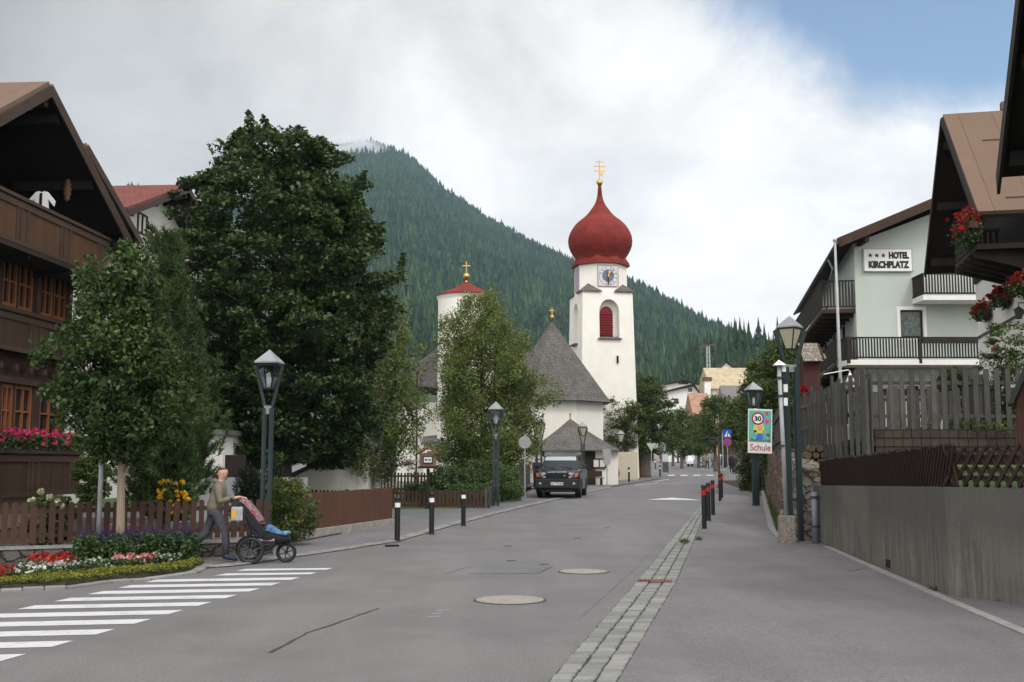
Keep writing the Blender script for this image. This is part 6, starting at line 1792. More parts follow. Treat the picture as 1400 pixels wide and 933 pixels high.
broadleaf('birch_tree', 'thin young birch tip rising beside the round red cone roof', XatY(612, 56, 1), 56,
          P3([(640, 596, 622), (600, 590, 630), (540, 592, 628), (480, 600, 622), (430, 606, 618)], 612, 56), .07, LM['birch'], 'birch', ncl=70, per=45, size=.08, clr=.34, flatn=1.2, up=.1, inner=.2, nl=16, lump=.3)
# round headed street lindens by the tower
broadleaf('street_tree', 'round headed linden with thick trunk right of the church tower', XatY(880, 86, 2), 86,
          P3([(618, 866, 900), (600, 842, 914), (575, 838, 919), (550, 845, 917), (530, 858, 908), (516, 872, 896)], 880, 86), .52, LM['street'], ncl=170, per=110, size=.17, clr=.55, flatn=.7, inner=.45, nl=16, fill=1500)
broadleaf('street_tree', 'lower linden leaning left in front of the tower foot', XatY(858, 82, 2), 82,
          P3([(612, 834, 862), (595, 818, 876), (575, 812, 880), (555, 816, 878), (545, 825, 866)], 858, 82), .25, LM['street'], ncl=90, per=100, size=.16, clr=.5, flatn=.7, inner=.45, nl=10, fill=600)
row = [(932, 128, 905, 952, 560, 622, 'first tree of the far street row, just right of the thick trunk'), (955, 135, 935, 975, 566, 620, 'second tree of the far street row, before the white van'),
       (978, 110, 956, 1004, 540, 618, 'tall tree of the far street row left of the blue sign'), (1008, 100, 990, 1032, 548, 612, 'dense tree behind the blue crossing sign'), (920, 150, 904, 938, 566, 618, 'farthest street tree, seen above the yellow bus')]
for px, Y, l, r, yt, yb, lab in row:
    broadleaf('street_tree', lab, XatY(px, Y, 2), Y, P3([(yb, px - 8, px + 8), (yb - 14, l + 4, r - 3), ((yt + yb) / 2, l, r), (yt + 12, l + 6, r - 8), (yt, px - 6, px + 5)], px, Y), .2, LM['street'], ncl=90, per=90, size=.2, clr=.7, flatn=.7, inner=.4, nl=9, group='trees along the far street', fill=700)
# trees behind the right fences
broadleaf('garden_tree', 'leafy green tree behind the double lamp post', XatY(1068, 50, 3), 50,
          P3([(640, 1046, 1100), (590, 1030, 1112), (550, 1026, 1118), (520, 1030, 1115), (492, 1044, 1104), (472, 1062, 1084)], 1068, 50), .16, LM['light'], ncl=230, per=100, size=.12, clr=.5, flatn=.7, inner=.4, nl=16, base_z=2, fill=1500)
broadleaf('garden_tree', 'darker green tree above the children school sign', XatY(1040, 62, 3), 62,
          P3([(650, 1020, 1052), (610, 1014, 1062), (560, 1012, 1066), (520, 1018, 1062), (496, 1030, 1056)], 1040, 62), .16, LM['street'], ncl=180, per=90, size=.14, clr=.55, flatn=.7, inner=.4, nl=14, base_z=2, fill=1200)
def bush(name, label, px, Y, rows, leafm, base_z=None, ncl=60, per=70, size=.07, clr=.2, cat='shrub', group=None, up=.5, **k):
    return broadleaf(name, label, XatY(px, Y, .5), Y, P3(rows, px, Y), .03, leafm, 'twig', ncl=ncl, per=per, size=size, clr=clr, cat=cat, group=group, base_z=base_z, nl=12, up=up, inner=.3, **k)
bush('hedge_bush', 'dark bush at the pavement edge under the school sign', 1028, 56, [(674, 1018, 1038), (655, 1015, 1042), (625, 1014, 1042), (605, 1018, 1036)], LM['street'], ncl=90, per=80, size=.11, clr=.35)
bush('garden_bush', 'green bush behind the grey pickets below the hotel', 1308, 33, [(600, 1276, 1336), (560, 1270, 1342), (530, 1282, 1338), (508, 1300, 1328)], LM['street'], 2.1, ncl=110, per=90, size=.07, clr=.28)
bush('rose_bush', 'tall leafy rose bush before the white house wall', 1383, 26.8, [(585, 1366, 1398), (545, 1352, 1402), (500, 1350, 1404), (465, 1358, 1402), (442, 1368, 1398)], LM['light'], 2.3, ncl=90, per=60, size=.07, clr=.18, lump=.3)
bush('low_plants', 'low mixed plants at the foot of the grey picket fence', 1330, 26.2, [(592, 1255, 1400), (582, 1262, 1400), (574, 1300, 1380)], LM['light'], zT - .15, ncl=120, per=30, size=.045, clr=.1, cat='plants')
# rose
t = thing('red_rose', 'red roses on a thin stem beside the shingled hut', 'roses', at(1102, 552, 28.4))
zz = lambda py: Zat(py, 28.4) - Zat(552, 28.4)
Q = np.concatenate([np.array([XatY(px, 28.4, 3) - t.location.x, 0, zz(py)]) + ball(60, .055) for px, py in ((1100, 529), (1097, 534), (1104, 533), (1095, 537))])
raw_mesh('blossoms', leaves(Q, .07, .1, .9), 4, LM['red'], t)
MB().tube([(0, 0, -1.6), (0.02, 0, 0), (-.02, 0, zz(534))], .012, 5).build('stem', MT['twig'], t)
# left garden shrubs
bush('box_bush', 'rounded yellow green bush at the chalet corner', 124, 23.2, [(690, 112, 136), (668, 103, 147), (645, 100, 150), (628, 110, 140), (620, 118, 130)], LM['light'], 0, ncl=110, per=90, size=.05, clr=.14)
t = bush('hydrangea', 'pale cream hydrangea behind the picket fence', 68, 19.6, [(745, 45, 90), (710, 38, 98), (690, 40, 96), (676, 55, 82)], LM['light'], 0, ncl=50, per=40, size=.09, clr=.14)
Q = np.concatenate([np.array([XatY(px, 19.5, 1) - t.location.x, -.25, Zat(py, 19.4)]) + ball(90, .055) for px, py in ((48, 684), (60, 672), (72, 680), (84, 686), (52, 694), (66, 698), (78, 700), (90, 692), (60, 712))])
raw_mesh('blossoms', leaves(Q, .04, .1, .9), 4, LM['cream'], t)
t = bush('sunflower_shrub', 'shrub full of orange yellow blooms behind the picket fence', 238, 21.2, [(725, 224, 256), (700, 216, 262), (680, 214, 262), (662, 220, 256)], LM['green'], 0, ncl=60, per=45, size=.07, clr=.14)
Q = np.concatenate([np.array([XatY(rng.uniform(216, 262), 21, 1) - t.location.x, -.25, Zat(rng.uniform(658, 702), 21)]) + ball(22, .035) for _ in range(44)])
raw_mesh('blossoms', leaves(Q, .045, .1, .9), 4, LM['orange'], t)
t = bush('potentilla_bush', 'yellow flowering potentilla bush beside the stroller and lamp', 395, 23.6, [(738, 372, 418), (715, 358, 424), (690, 352, 430), (668, 362, 424), (656, 376, 406)], LM['light'], 0, ncl=170, per=70, size=.05, clr=.17, lump=.25)
Q = np.concatenate([np.array([XatY(rng.uniform(356, 426), 23.2, 1) - t.location.x, -.45 + .1 * rng.random(), Zat(rng.uniform(660, 725), 23.2)]) + ball(9, .03) for _ in range(80)])
raw_mesh('blossoms', leaves(Q, .035, .1, .9), 4, LM['yellow'], t)
for (px, Y, rows, lab) in ((612, 42.0, [(690, 585, 640), (672, 572, 655), (652, 580, 650), (640, 592, 636)], 'spreading green juniper behind the brown fence, left part'),
                           (662, 43.5, [(688, 640, 690), (668, 626, 704), (648, 632, 700), (632, 645, 690)], 'feathery green juniper mound beneath the large birch'),
                           (578, 43.5, [(690, 560, 600), (676, 555, 604), (664, 562, 598)], 'small dark low juniper left of the shrine post'),
                           (690, 45.0, [(688, 672, 706), (670, 664, 712), (650, 672, 708), (640, 680, 700)], 'loose grassy shrub behind the corner of the brown fence')):
    bush('juniper_bush', lab, px, Y, rows, LM['juniper'], zr(Y), ncl=170, per=75, size=.075, clr=.24, group='junipers behind the brown fence', up=.3)
# clipped hedge
def hedge(name, label, p0, p1, w, h, leafm, n):
    c = ((p0[0] + p1[0]) / 2, (p0[1] + p1[1]) / 2, zr((p0[1] + p1[1]) / 2)); t = thing(name, label, 'hedge', c)
    L = math.hypot(p1[0] - p0[0], p1[1] - p0[1]); a = math.atan2(p1[1] - p0[1], p1[0] - p0[0])
    q = rng.random((n, 3)); f = rng.integers(0, 3, n)
    q[f == 0, 2] = 1 - .08 * rng.random((f == 0).sum()); q[f == 1, 1] = .1 * rng.random((f == 1).sum())
    x = (q[:, 0] - .5) * L; y = (q[:, 1] - .5) * w; z = q[:, 2] * h * (1 - .45 * np.abs(2 * q[:, 1] - 1) ** 3) * (.9 + .14 * np.sin(x * 2.3) + .09 * np.sin(x * 5.1 + 1)) + rng.normal(0, .035, n)
    P = np.stack([x * math.cos(a) - y * math.sin(a), x * math.sin(a) + y * math.cos(a), z], 1)
    raw_mesh('foliage', leaves(P, .06, .4, .7), 4, leafm, t)
    m = MB(); m.box((0, 0, h * .32), (L * .92, w * .5, h * .5), rz=a); m.build('hedge_core', MT['twig'], t)
    return t
hedge('clipped_hedge', 'low clipped green hedge just behind the brown lattice fence', (xy(575, 694)[0], 39.6), (XatY(668, 41, .5), 40.6), .8, .78, LM['juniper'], 9000)
# the flower bed
bed = [xy(*p) for p in ((-60, 812), (0, 807), (90, 802), (150, 794), (204, 790), (260, 782), (279, 773), (262, 764), (240, 758), (150, 762), (60, 766), (-60, 772))]
struct(slab('flower_bed_soil', bed, MT['soil'], .06, .1))
front = [xy(*p) for p in ((-60, 812.5), (0, 809), (90, 805), (150, 797), (204, 793), (262, 785), (284, 773.5))]
for i in range(len(front) - 1):
    pass
kk = MB(); 
for a, b in zip(front[:-1], front[1:]):
    L = math.hypot(b[0] - a[0], b[1] - a[1]); n = max(1, int(L / .24)); an = math.atan2(b[1] - a[1], b[0] - a[0])
    for k in range(n):
        f = (k + .5) / n; kk.box((a[0] + (b[0] - a[0]) * f, a[1] + (b[1] - a[1]) * f, -.005 + random.uniform(-.006, .008)), (L / n - .015, .17, .08), rz=an + random.uniform(-.04, .04))
struct(kk.build('bed_kerb', MT['sett'], bevel=.012))
def inpoly(x, y, poly):
    c = False; j = len(poly) - 1
    for i in range(len(poly)):
        if (poly[i][1] > y) != (poly[j][1] > y) and x < (poly[j][0] - poly[i][0]) * (y - poly[i][1]) / (poly[j][1] - poly[i][1]) + poly[i][0]: c = not c
        j = i
    return c
def band(rows, n):
    poly = [xy(*p) for p in rows]; xs = [p[0] for p in poly]; ys = [p[1] for p in poly]; out = []
    while len(out) < n:
        x, y = rng.uniform(min(xs), max(xs)), rng.uniform(min(ys), max(ys))
        if inpoly(x, y, poly): out.append((x, y))
    return np.array(out)
def bedding(name, label, rows, nclump, petals, h, r, per, npet, psize, leafm='green', lsize=.05, base=.06, spike=False):
    c = band(rows, nclump); t = thing(name, label, 'flowers', (c[:, 0].mean(), c[:, 1].mean(), 0)); o = np.array(t.location)
    c3 = np.concatenate([c, np.full((len(c), 1), base)], 1) - o
    P = np.repeat(c3, per, 0) + ball(len(c3) * per, (r, r, h * .5)) * 1.0; hf = rng.uniform(.5, 1.1, len(c3)); P[:, 2] = base + (h * np.repeat(hf, per) * (rng.random(len(P)) ** .8) * (1.0 if spike else .8))
    f_ = raw_mesh('foliage', leaves(P, lsize, .3, .5), 4, LM[leafm], t); tag(f_, kind='stuff')
    tops = np.repeat(c3, npet, 0) + ball(len(c3) * npet, (r, r, .03)); tops[:, 2] = base + h * np.repeat(hf, npet) * ((.95 if spike else .7) + .25 * rng.random(len(tops)))
    if spike:
        k = 9; tops = np.repeat(tops, k, 0); tops[:, 2] += np.tile(np.linspace(-.02, .09, k), len(tops) // k); tops[:, :2] += rng.normal(0, .008, (len(tops), 2))
    else:
        tops = np.repeat(tops, 4, 0) + ball(len(tops) * 4, psize * .5)
    f_ = raw_mesh('blossoms', leaves(tops, psize, .3, .9), 4, LM[petals], t); tag(f_, kind='stuff')
    return t
bedding('border_flowers', 'low yellow green carpet of flowers edging the bed', ((-50, 811), (0, 807), (90, 802), (150, 794), (204, 790), (260, 782), (279, 773.5), (266, 773), (215, 780), (150, 785), (95, 791), (0, 799), (-50, 802)), 1000, 'yellow', .07, .06, 34, 2, .022, 'light', .03)
bedding('red_flowers', 'patch of red bedding flowers at the left edge of the bed', ((-50, 801), (0, 798), (22, 795), (26, 786), (-50, 790)), 60, 'red', .13, .09, 46, 3, .045)
bedding('white_flowers', 'white bedding flowers between the two red patches', ((24, 796), (60, 793), (90, 790), (90, 783), (60, 784), (28, 787)), 60, 'white', .15, .08, 46, 3, .035)
bedding('red_flowers', 'long drift of red begonias in the middle of the bed', ((40, 787), (75, 786), (104, 781), (100, 772), (70, 776), (44, 780)), 75, 'red', .2, .09, 44, 4, .045)
bedding('white_flowers', 'white begonias in front of the salvias', ((86, 791), (150, 785), (205, 780), (255, 774), (255, 770), (200, 774), (150, 778), (92, 783)), 120, 'white', .17, .08, 44, 2, .03)
bedding('rose_flowers', 'few pink begonias among the white ones', ((160, 783), (212, 779), (212, 775), (160, 779)), 22, 'rose', .2, .07, 20, 5, .04)
bedding('salvia_flowers', 'tall purple salvias around the young linden trunk', ((104, 780), (150, 778), (200, 774), (262, 773), (264, 768.5), (235, 768), (150, 771), (106, 774)), 300, 'purple', .44, .12, 110, 3, .015, 'green', .08, .06, True)
P = []
for _ in range(260):
    f = rng.random(); a = (XatY(1054 - 8 * f, 28 + 12 * f, 0)); q = G(1056 - 10 * f, 724 - 40 * f); P.append((q.x + .15 + .25 * rng.random(), q.y, q.z + .03))
grass_patch('kerb_weeds', P, .22, LM['light'], 7, 'weeds growing at the foot of the stone wall')
P = [tuple(G(rng.normal(936, 2.5), rng.normal(743, 1.2)) + Vector((0, 0, .01))) for _ in range(22)] + [tuple(G(rng.normal(955, 1.5), rng.normal(739, 1)) + Vector((0, 0, .01))) for _ in range(10)]
grass_patch('gutter_weeds', P, .07, LM['light'], 8, 'small weeds in the gutter joints')
P = [tuple(G(rng.normal(px, 3), py)) for px, py in ((1282, 809), (1278, 806), (1368, 823), (1365, 823)) for _ in range(6)]
grass_patch('wall_weeds', P, .07, LM['light'], 7, 'small weeds along the concrete wall')
# fallen leaf in the gutter
q = G(901, 795); o = raw_mesh('fallen_leaf', leaves(np.array([[0, 0, .0], [.05, .03, 0]]), .09, 3, .8), 4, LM['orange'], None, (q.x, q.y, q.z + .05)); tag(o, 'small yellow leaf lying on the drain grate', 'leaf')
# ================================================================ FENCES ON THE LEFT
fy0, fy1 = 18.75, 21.1
fx0, fx1 = XatY(-40, 18.6, .5), XatY(372, fy1, .5)
t = thing('garden_wall', 'low dark stone footing under the brown picket fence', 'wall', (fx0, fy0, 0))
d = Vector((fx1 - fx0, fy1 - fy0, 0)); L = d.length; a = math.atan2(d.y, d.x)
m = MB(); c = d / 2; m.box((c.x, c.y, .09), (L, .22, .36), rz=a); m.build('stone_base', MT['rubble_dark'], t)
m = MB(); m.box((c.x, c.y, .295), (L + .04, .27, .05), rz=a); m.build('coping', MT['kerb'], t)
picket_fence('picket_fence', 'brown round topped picket fence in front of the timber chalet', [(fx0, fy0 - .02), (fx1, fy1 - .02)], lambda f: .36, .70, .150, .098, .025, MT['fence_brown'], (.2, .78), round_top=True, jitter=.015, lean=.004)
b0 = G(413, 741); b1 = G(541, 717)
t = thing('concrete_kerb_wall', 'low concrete footing under the brown board fence', 'wall', (b0.x, b0.y, 0))
d = Vector((b1.x - b0.x, b1.y - b0.y, 0)); L = d.length; a = math.atan2(d.y, d.x); n = Vector((-d.y, d.x, 0)).normalized()
m = MB(); c = d / 2 + n * .12; m.box((c.x, c.y, .05), (L, .26, .36), rz=a); m.box((n.x * 1.0 - .12, n.y * 1.0, .05), (.22, 2.0, .36), rz=a); m.build('footing', MT['conc_light'], t)
m = MB(); t = thing('board_fence', 'brown vertical board fence beside the first left bollard', 'fence', (b0.x, b0.y, .23))
s_ = .0
while s_ < L:
    p = d * (s_ / L) + n * .12; m.box((p.x, p.y, .42 + random.uniform(-.01, .01)), (.058, .03, .84), rz=a); s_ += .075
m.build('boards', MT['fence_board'], t)
m = MB(); 
for z in (.15, .7): m.bar((n.x * .16, n.y * .16, z), (d.x + n.x * .16, d.y + n.y * .16, z), .04, .07)
m.build('rails', MT['fence_board'], t)
for f in (0.0, .5, 1.0):
    MB().box((d.x * f + n.x * .2, d.y * f + n.y * .2, .42), (.09, .09, .88), rz=a).build('post', MT['fence_brown'], t)
# fence facing across the driveway, with corner and return along the road
q0 = (XatY(425, 38.6, .5), 38.9); q1 = (XatY(668, 38.9, .6), 39.0); q2 = G(703, 677); q2 = (q2.x, q2.y)
picket_fence('low_fence', 'long low dark brown fence across the end of the driveway', [q0, q1], lambda f: .12 + .05, .66, .135, .095, .022, MT['fence_brown'], (.2, .82), round_top=True, jitter=.02, post=3.0)
picket_fence('low_fence', 'short return of the dark fence along the pavement behind the tall lamp', [q1, (q2[0] - .5, q2[1])], lambda f: .2 + .15 * f, .72, .15, .10, .022, MT['wood_grey'], (.2, .82), round_top=True, jitter=.02, post=2.0)
w0 = G(720, 680); w1 = G(742, 668)
picket_fence('grey_fence', 'weathered grey board fence between the round sign and the parked car', [(w0.x - .9, w0.y), (w1.x - .7, w1.y)], lambda f: zr(50) + .25, 1.15, .13, .12, .022, MT['wood_grey'], (.2, .82), jitter=.02, post=2.0)
rough_wall('stone_wall', 'low stone footing under the grey fence by the round sign', [(w0.x - .8, w0.y), (w1.x - .6, w1.y)], lambda f: zr(50) + .3, .3, MT['rubble_dark'], .02, -.1)
w0 = G(850, 660); 
picket_fence('grey_fence', 'dark grey board fence behind the tree trunk by the tower', [(XatY(850, 79, 1), 79), (XatY(872, 84, 1), 84)], lambda f: zr(80), 1.5, .17, .15, .03, MT['wood_grey'], (.2, .82), jitter=.02)
picket_fence('low_fence', 'dark churchyard fence far behind the junipers and shrine', [(XatY(420, 52, .5), 53), (XatY(600, 52, .5), 53)], lambda f: zr(53), 1.0, .16, .09, .03, MT['fence_brown'], (.2, .82), round_top=True)

# ================================================================ STREET LAMPS
def lantern(t, H_, w, glass, lrot=0.0):
    """four sided tapered lantern with pyramid cap; H_ = top"""
    hw_ = w / 2; capz = H_ - w * .56
    m = MB(); m.add([(-hw_, -hw_, capz), (hw_, -hw_, capz), (hw_, hw_, capz), (-hw_, hw_, capz), (0, 0, H_), (-hw_, -hw_, capz - .03), (hw_, -hw_, capz - .03), (hw_, hw_, capz - .03), (-hw_, hw_, capz - .03)],
                    [(0, 1, 4), (1, 2, 4), (2, 3, 4), (3, 0, 4), (5, 8, 7, 6), (0, 5, 6, 1), (1, 6, 7, 2), (2, 7, 8, 3), (3, 8, 5, 0)]); m.build('cap', MT['cap_metal'], t).rotation_euler = (0, 0, lrot)
    gt, gb = hw_ * .86, hw_ * .36; zt_, zb_ = capz - .07, capz - w * 1.12
    m = MB(); m.add([(-gt, -gt, zt_), (gt, -gt, zt_), (gt, gt, zt_), (-gt, gt, zt_), (-gb, -gb, zb_), (gb, -gb, zb_), (gb, gb, zb_), (-gb, gb, zb_)], [(0, 4, 5, 1), (1, 5, 6, 2), (2, 6, 7, 3), (3, 7, 4, 0)])
    m.build('glass_panes', glass, t).rotation_euler = (0, 0, lrot)
    m = MB()
    for sx in (-1, 1):
        for sy in (-1, 1): m.bar((sx * gt, sy * gt, zt_), (sx * gb, sy * gb, zb_), .022, .022)
    m.b2(-gt - .01, gt + .01, -gt - .01, gt + .01, zt_, zt_ + .045); m.b2(-gb - .015, gb + .015, -gb - .015, gb + .015, zb_ - .03, zb_)
    m.build('lantern_frame', MT['black'], t).rotation_euler = (0, 0, lrot)
    MB().lathe([(.05, zb_), (.05, zb_ + .12), (.035, zb_ + .3), (.01, zb_ + .33)], n=10).build('bulb', MT['white'], t, smooth=True)
    return zt_, zb_
gl_m = NB('opal_lamp_glass'); gl_m.bsdf.inputs['Transmission Weight'].default_value = 0.0
LG = {'cream': plain('cream_lamp_glass', (.40, .37, .27), .25, .1, 3, spec=.5)}
def clear_glass():
    b = NB('clear_lamp_glass'); tr = b.node('ShaderNodeBsdfTransparent'); tr.inputs[0].default_value = (.82, .86, .86, 1); gs = b.node('ShaderNodeBsdfGlossy'); gs.inputs['Roughness'].default_value = .08
    gs.inputs[0].default_value = (.8, .85, .9, 1)
    mx = b.node('ShaderNodeMixShader'); mx.inputs[0].default_value = .22; b.l.new(tr.outputs[0], mx.inputs[1]); b.l.new(gs.outputs[0], mx.inputs[2]); b.l.new(mx.outputs[0], b.out.inputs[0]); return b.m
LG['clear'] = clear_glass()
def lamp(label, base, H_, w=.52, glass='clear', rz=0.0, sep=.105, pw=.085, twist=0.0, lrot=0.0):
    t = thing('street_lamp', label, 'street lamp', base, rz, 'double post street lamps with pyramid caps')
    zt_, zb_ = lantern(t, H_, w / (1.30 if lrot else 1), LG[glass], lrot)
    y = zb_ - .42
    for s_ in (-1, 1):
        MB().b2(s_ * sep - pw / 2, s_ * sep + pw / 2, -pw / 2 - .01, pw / 2 + .01, -.05, y).build('post', MT['green_metal'], t)
        m = MB(); m.bar((s_ * sep, 0, y), (s_ * (w * .62), 0, zt_ - .02), pw * .7, pw * .6, up=(0, 1, 0)); m.bar((s_ * w * .62, 0, zt_ - .02), (s_ * w * .36, 0, zt_ - .0), .035, .03, up=(0, 1, 0)); m.build('arm', MT['green_metal'], t)
    MB().b2(-sep, sep, -.035, .035, y - .12, y + .05).build('cross_plate', MT['cap_metal'], t)
    for z in (y - .9, .9): MB().b2(-sep, sep, -.02, .02, z, z + .06).build('cross_plate', MT['green_metal'], t)
    MB().b2(-.19, .19, -.08, .08, -.03, .02).build('base_plate', MT['dark_metal'], t)
    return t
p = G(1088, 741); lamp('large double post lamp with cream glass beside the concrete wall', p, Zat(432, p.y), .58, 'cream', R(8), .12, .105, 0, R(42))
p = G(1036, 692); p = Vector((XatY(1033, p.y, 1), p.y, p.z)); lamp('lamp behind the colourful school sign on the right pavement', p, Zat(522, p.y) - p.z, .54, 'clear', R(10), .07, .10)
p = G(362, 752); lamp('lamp with dark green double post behind the stroller', p, Zat(478, p.y) - p.z, .47, 'clear', R(-10), .075, .07)
p = G(678, 692.5); lamp('lamp standing before the large birch on the left pavement', p, Zat(549, p.y) - p.z, .50, 'clear', R(-8), .075, .09)
Y = 54.0; p = Vector((XatY(737, Y, 1), Y, zr(Y))); lamp('green lamp standing left of the dark parked car', p, Zat(569, Y) - p.z, .50, 'cream', R(12), .12, .08)
Y = 63.0; p = Vector((XatY(797, Y, 1), Y, zr(Y))); lamp('lamp rising behind the dark parked car', p, Zat(577, Y) - p.z, .46, 'cream', R(12), .07, .08)
p = G(849, 655.5); lamp('smallest lamp right of the annex near the thick tree trunk', p, Zat(588, p.y) - p.z, .50, 'cream', R(12), .07, .10)

# pipe post with concrete foot
p = G(1076, 743.5)
t = thing('pipe_post', 'thin grey metal pole in a pebble concrete foot beside the large lamp', 'pole', p)
MB().prism([(-.16, -.14, -.02), (.16, -.14, -.02), (.16, .14, -.02), (-.16, .14, -.02)], (0, 0, .62)).build('concrete_foot', plain('exposed_aggregate', (.22, .20, .17), .95, .5, 26, .6, 60), t, bevel=.015)
zt_ = Zat(500, p.y)
MB().tube([(0, 0, .6), (-.03, 0, 2.2), (-.07, 0, zt_)], [.050, .048, .046], 12).build('pole', MT['galv'], t, smooth=True)
m = MB(); m.add([(-.19, -.12, zt_), (.07, -.12, zt_), (.07, .12, zt_), (-.19, .12, zt_), (-.07, 0, zt_ + .13)], [(0, 3, 2, 1), (0, 1, 4), (1, 2, 4), (2, 3, 4), (3, 0, 4)]); m.build('cap', MT['white'], t)
for z in (3.6, 3.2, 2.1): MB().tube([(-.06, 0, z), (-.06, 0, z + .04)], .072, 12).build('clamp', MT['dark_metal'], t)
for z, x in ((3.75, .02), (3.3, .05), (3.0, .04)): MB().b2(x - .03, x + .05, -.05, .05, z, z + .17).build('bracket', MT['white'], t)
# pole by the young tree
p = G(152, 768)
t = thing('metal_pole', 'plain silver pole beside the wrapped linden trunk', 'pole', (p.x, 19.1, 0))
MB().tube([(0, 0, 0), (0, 0, 3.3)], .042, 12).build('pole', MT['galv'], t, smooth=True)
for z in (.5, 2.2): MB().tube([(0, 0, z), (0, 0, z + .05)], .065, 12).build('clamp', MT['dark_metal'], t)
t = thing('planter_box', 'terracotta planter boxes behind the picket fence', 'planter', (XatY(205, 20.4, .5), 20.6, .1))
MB().b2(-.95, -.35, 0, .35, 0, .5).build('pot', plain('terracotta', (.36, .14, .09), .8), t); MB().b2(.3, .95, 0, .35, 0, .55).build('trough', plain('grey_planter', (.22, .22, .22), .8), t)

# ================================================================ BOLLARDS
def bollard_proto(label, band, loc, h, group):
    t = thing('bollard', label, 'bollard', loc, 0, group)
    MB().lathe([(.062, -.02), (.062, h - .12), (.052, h - .105), (.052, h - .085), (.066, h - .08), (.066, h - .035), (.05, h - .008), (.02, h)], n=16).build('post', MT['black'], t, smooth=False)
    MB().lathe([(.0635, h - (.24 if band == 'white_band' else .27)), (.0635, h - .14)], n=16).build('reflector_band', MT[band], t)
    MB().lathe([(.08, -.01), (.08, .025), (.065, .03)], n=16).build('collar', MT['dark_metal'], t)
    return t
def bollard_at(px, py, ty, band, label, proto, group):
    p = G(px, py); h = Zat(ty, p.y) - p.z
    if proto is None: return bollard_proto(label, band, p, h, group), h
    pr, h0 = proto; c = dup(pr, p, 0, label, (1, 1, h / h0)); return c, h
gW = 'black bollards with white band on the left'; gR = 'black bollards with red band on the right'
pw = bollard_at(543, 741, 679, 'white_band', 'nearest white banded bollard at the end of the board fence', None, gW)
bollard_at(590, 731, 673, '', 'middle white banded bollard before the driveway', pw, gW)
bollard_at(633.5, 719.5, 670, '', 'third white banded bollard, before the low brown fence', pw, gW)
pr = bollard_at(963, 724, 663, 'red_band', 'red banded bollard closest to the camera', None, gR)
bollard_at(969, 713, 660, '', 'second red banded bollard from the camera', pr, gR)
bollard_at(975, 705, 656.5, '', 'third red banded bollard from the camera', pr, gR)
bollard_at(984.5, 685.5, 648.5, '', 'fourth red banded bollard from the camera', pr, gR)
bollard_at(986.8, 681.5, 647, '', 'red banded bollard just behind the fourth one', pr, gR)
gF = 'small dark bollards near the annex'
pf = bollard_at(818.5, 662.5, 645, 'white_band', 'distant bollard before the annex notice board', None, gF)
bollard_at(860, 659.5, 639, '', 'distant bollard before the churchyard fence', pf, gF)
bollard_at(902.5, 652, 636.5, '', 'distant bollard right of the thick tree trunk', pf, gF)
bollard_at(395.5, 722, 683, '', 'single dark bollard in front of the potentilla bush', pf, gF)
bollard_at(896, 642, 628, '', 'distant bollard before the yellow bus', pf, gF)

# ================================================================ SIGNS
def sign_post(name, label, px, pyb, pyt, wpole=.03, cat='sign', rz=0, pxt=None):
    p = G(px, pyb); t = thing(name, label, cat, p, rz); H_ = Zat(pyt, p.y) - p.z
    dx = (XatY(pxt, p.y, H_) - p.x) if pxt else 0
    MB().tube([(0, 0, -.02), (dx, 0, H_)], wpole, 10).build('pole', MT['galv'], t)
    return t, p.y, p.z
backm = plain('sign_back_grey', (.30, .305, .31), .6, .06)
t, Y, z = sign_post('round_sign', 'back of a round grey traffic sign by the left pavement', 717.5, 684, 594)
zc_ = Zat(605, Y) - z
MB().disc((0, -.05, zc_), (0, 1, 0), .255, .02, 28).build('disc', backm, t)
m = MB(); m.b2(-.2, .2, -.07, -.06, zc_ - .1, zc_ - .07); m.b2(-.2, .2, -.07, -.06, zc_ + .07, zc_ + .1); m.build('clamp_rails', MT['galv'], t)
t, Y, z = sign_post('traffic_sign', 'square and round sign backs on one pole before the annex', 830, 664, 614)
zc_ = Zat(620, Y) - z
MB().b2(-.24, .24, -.05, -.03, zc_ - .24, zc_ + .24).build('square_plate', backm, t)
MB().disc((0, -.05, Zat(631, Y) - z), (0, 1, 0), .23, .02, 24).build('round_plate', backm, t)
t, Y, z = sign_post('give_way_sign', 'triangular sign back pointing down beside the tree trunk', 891, 654.5, 607)
a_ = Zat(606.5, Y) - z; b_ = Zat(616, Y) - z
MB().prism([(-.36, -.04, a_), (.36, -.04, a_), (0, -.04, b_ - .08)], (0, -.02, 0)).build('triangle_plate', plain('pale_sign_back', (.42, .43, .42), .6), t)
t, Y, z = sign_post('square_sign', 'square grey sign back between the far trees and the bus', 905.5, 652, 606)
MB().b2(-.3, .3, -.05, -.03, Zat(615, Y) - z, Zat(607, Y) - z).build('plate', backm, t)
